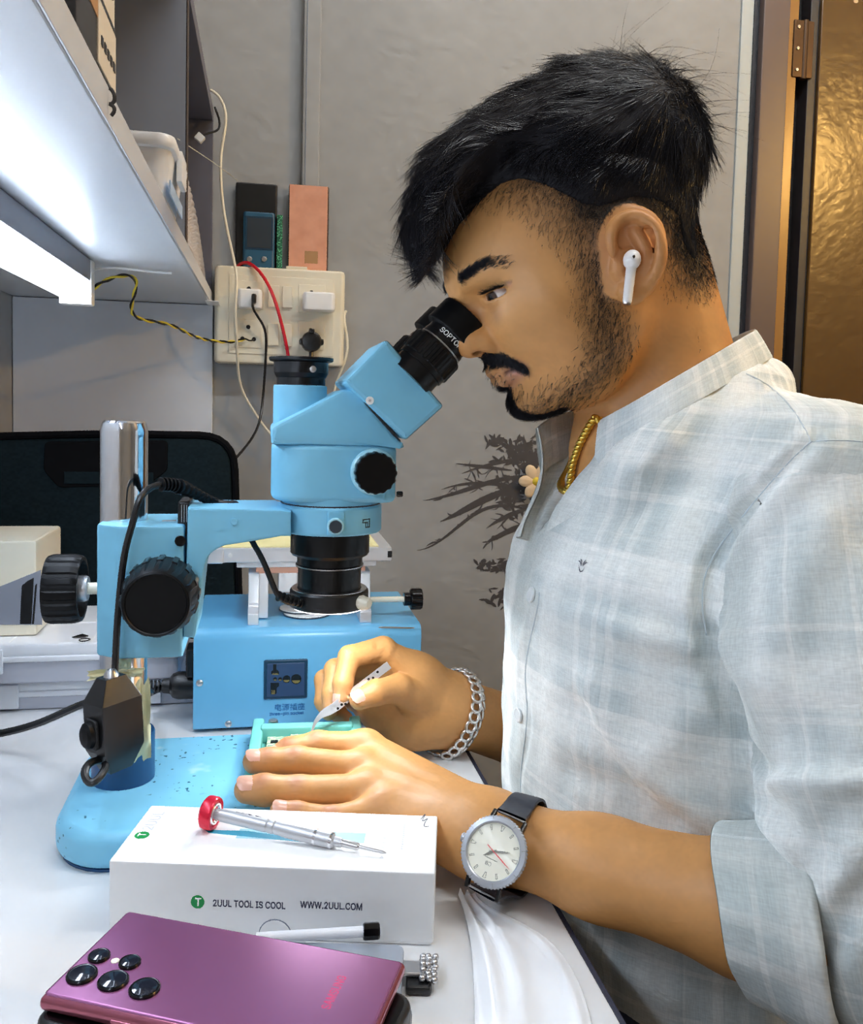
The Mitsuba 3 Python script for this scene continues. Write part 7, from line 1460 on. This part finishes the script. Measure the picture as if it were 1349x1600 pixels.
for k in range(2): part(nk, 'strand', tube(lp + .0016 * (np.cos(ph + k * PI)[:, None] * a1 + np.sin(ph + k * PI)[:, None] * a2), .0019, 7), 'm_gold', smooth=True)

# white earbud
eb = thing('earbud', 'white stemmed earbud in the left ear', 'earbud')
scene['m_ebud'] = {'type': 'twosided', 'b': {'type': 'principled', 'base_color': {'type': 'rgb', 'value': [.86, .86, .86]}, 'roughness': .2, 'specular': .5}}
q0, q1 = ep(988, 406, .018), ep(980, 474, .020)
part(eb, 'bud', mv(sphere((0, 0, 0), 1, 3), frame(q0, q1 - q0) @ np.diag([.0062, .0068, .0072, 1])), 'm_ebud', smooth=True); SM = frame(q0, q1 - q0, [0, -1, 0]); sl = float(np.linalg.norm(q1 - q0))
part(eb, 'stem', mv(lathe([(0, .002), (.0040, .002), (.0036, .008), (.0033, sl - .002), (.0028, sl), (0, sl)], 28), SM), 'm_ebud'); part(eb, 'tip_ring', mv(lathe([(0, sl - .0002), (.0029, sl - .0002), (.0027, sl + .0008), (0, sl + .0008)], 20), SM), 'm_steel'); part(eb, 'vent', mv(cat(mv(sphere((0, 0, 0), 1, 2), np.diag([.0006, .0010, .0013, 1]))), frame(ep(991, 401, .0243), q1 - q0, [0, -1, 0])), 'm_black', smooth=True)

# curved tweezers between thumb and forefinger
tw = thing('tweezers', 'curved steel tweezers held between thumb and forefinger of the right hand', 'tweezers')
mat('m_tweez', [.78, .78, .80], .22, .8)
for sgn in (-1, 1):
    c = catmull([at(608, 1039, .772), at(570, 1068, .768 + sgn * .0035), at(541, 1091, .760 + sgn * .0030), at(520, 1107, .752 + sgn * .0026), at(504, 1116, .746 + sgn * .0018), at(494, 1127, .741 + sgn * .0010), at(487, 1145, .736 + sgn * .0004)], 8); n = len(c); tg = np.gradient(c, axis=0); tg /= np.linalg.norm(tg, axis=1, keepdims=True); t = np.linspace(0, 1, n)
    nrm = np.tile([.15, -.95, .25], (n, 1)); nrm -= tg * (nrm * tg).sum(1, keepdims=True); nrm /= np.linalg.norm(nrm, axis=1, keepdims=True); sd2 = np.cross(tg, nrm); w = np.interp(t, [0, .2, .5, .66, .8, 1], [.0036, .0036, .0042, .0038, .0020, .0007])[:, None]; th_ = .0007
    V = np.stack([c + sd2 * w + nrm * th_, c - sd2 * w + nrm * th_, c - sd2 * w - nrm * th_, c + sd2 * w - nrm * th_], 1).reshape(-1, 3); f = grid_faces(n, 4, False, True); e = (n - 1) * 4; f = np.vstack([f, [[0, 1, 2], [0, 2, 3], [e, e + 2, e + 1], [e, e + 3, e + 2]]]); am = tm(V, f); part(tw, 'arm', am, 'm_tweez', smooth=20)
dk = None
for px, py in ((528, 1107), (534, 1101), (540, 1100), (583, 1059), (590, 1050), (576, 1061)):
    M = frame(at(px, py, .7445 if px < 560 else .7628), [.15, -.95, .25])
    if dk is None: dk = part(tw, 'dimple', cyl(.0011, .0006, 12), 'm_black'); scene[dk]['to_world'] = T(M)
    else: again(tw, 'dimple', dk, M)

# ------------------------------------------------------------------ trousers, shoes and stool (below the frame)
LG = []
for s in (-1, 1):
    hpz, kn, an = np.array([.40, HY + s * .085, .585]), np.array([.02, HY + s * .115, .565]), np.array([.06, HY + s * .12, .10])
    LG += [(Cone(hpz, kn, .095, .068), .03, '+'), (Cone(kn, an, .066, .052), .02, '+')]
LG += [(Flat([.40, HY - .05, .60], [.40, HY + .05, .60], .125, .125, [1, 0, 0], .95), .04, '+')]
mat('m_jeans', lin(34, 42, 66), .8)
part(MAN, 'trousers', mesh_field(Field(LG), (-.12, HY - .28, .03), (.58, HY + .28, .76), .010), 'm_jeans', 'dark blue trousers', smooth=True)
for s in (-1, 1): part(MAN, 'shoe', mesh_field(Field([(Flat([.07, HY + s * .12, .045], [-.12, HY + s * .13, .035], .044, .036, [0, 0, 1], 1.0), .02, '+'), (Cone([.06, HY + s * .12, .05], [.06, HY + s * .12, .11], .046, .045), .02, '+')]), (-.2, HY - .25, -.02), (.14, HY + .25, .18), .008), 'm_black', 'black shoe', smooth=True)
stl = thing('stool', 'round black stool under the man', 'stool')
part(stl, 'seat', mv(cyl(.17, .045, 40, .012), tr(.42, HY, .435)), 'm_black'); lg2_ = None
for a in (45, 135, 225, 315):
    M = tr(.42, HY, 0) @ rot('z', a)
    if lg2_ is None: lg2_ = part(stl, 'leg', tube(np.array([[.19, 0, 0], [.15, 0, .22], [.12, 0, .437]]), .012, 12), 'm_steel'); scene[lg2_]['to_world'] = T(M)
    else: again(stl, 'leg', lg2_, M)
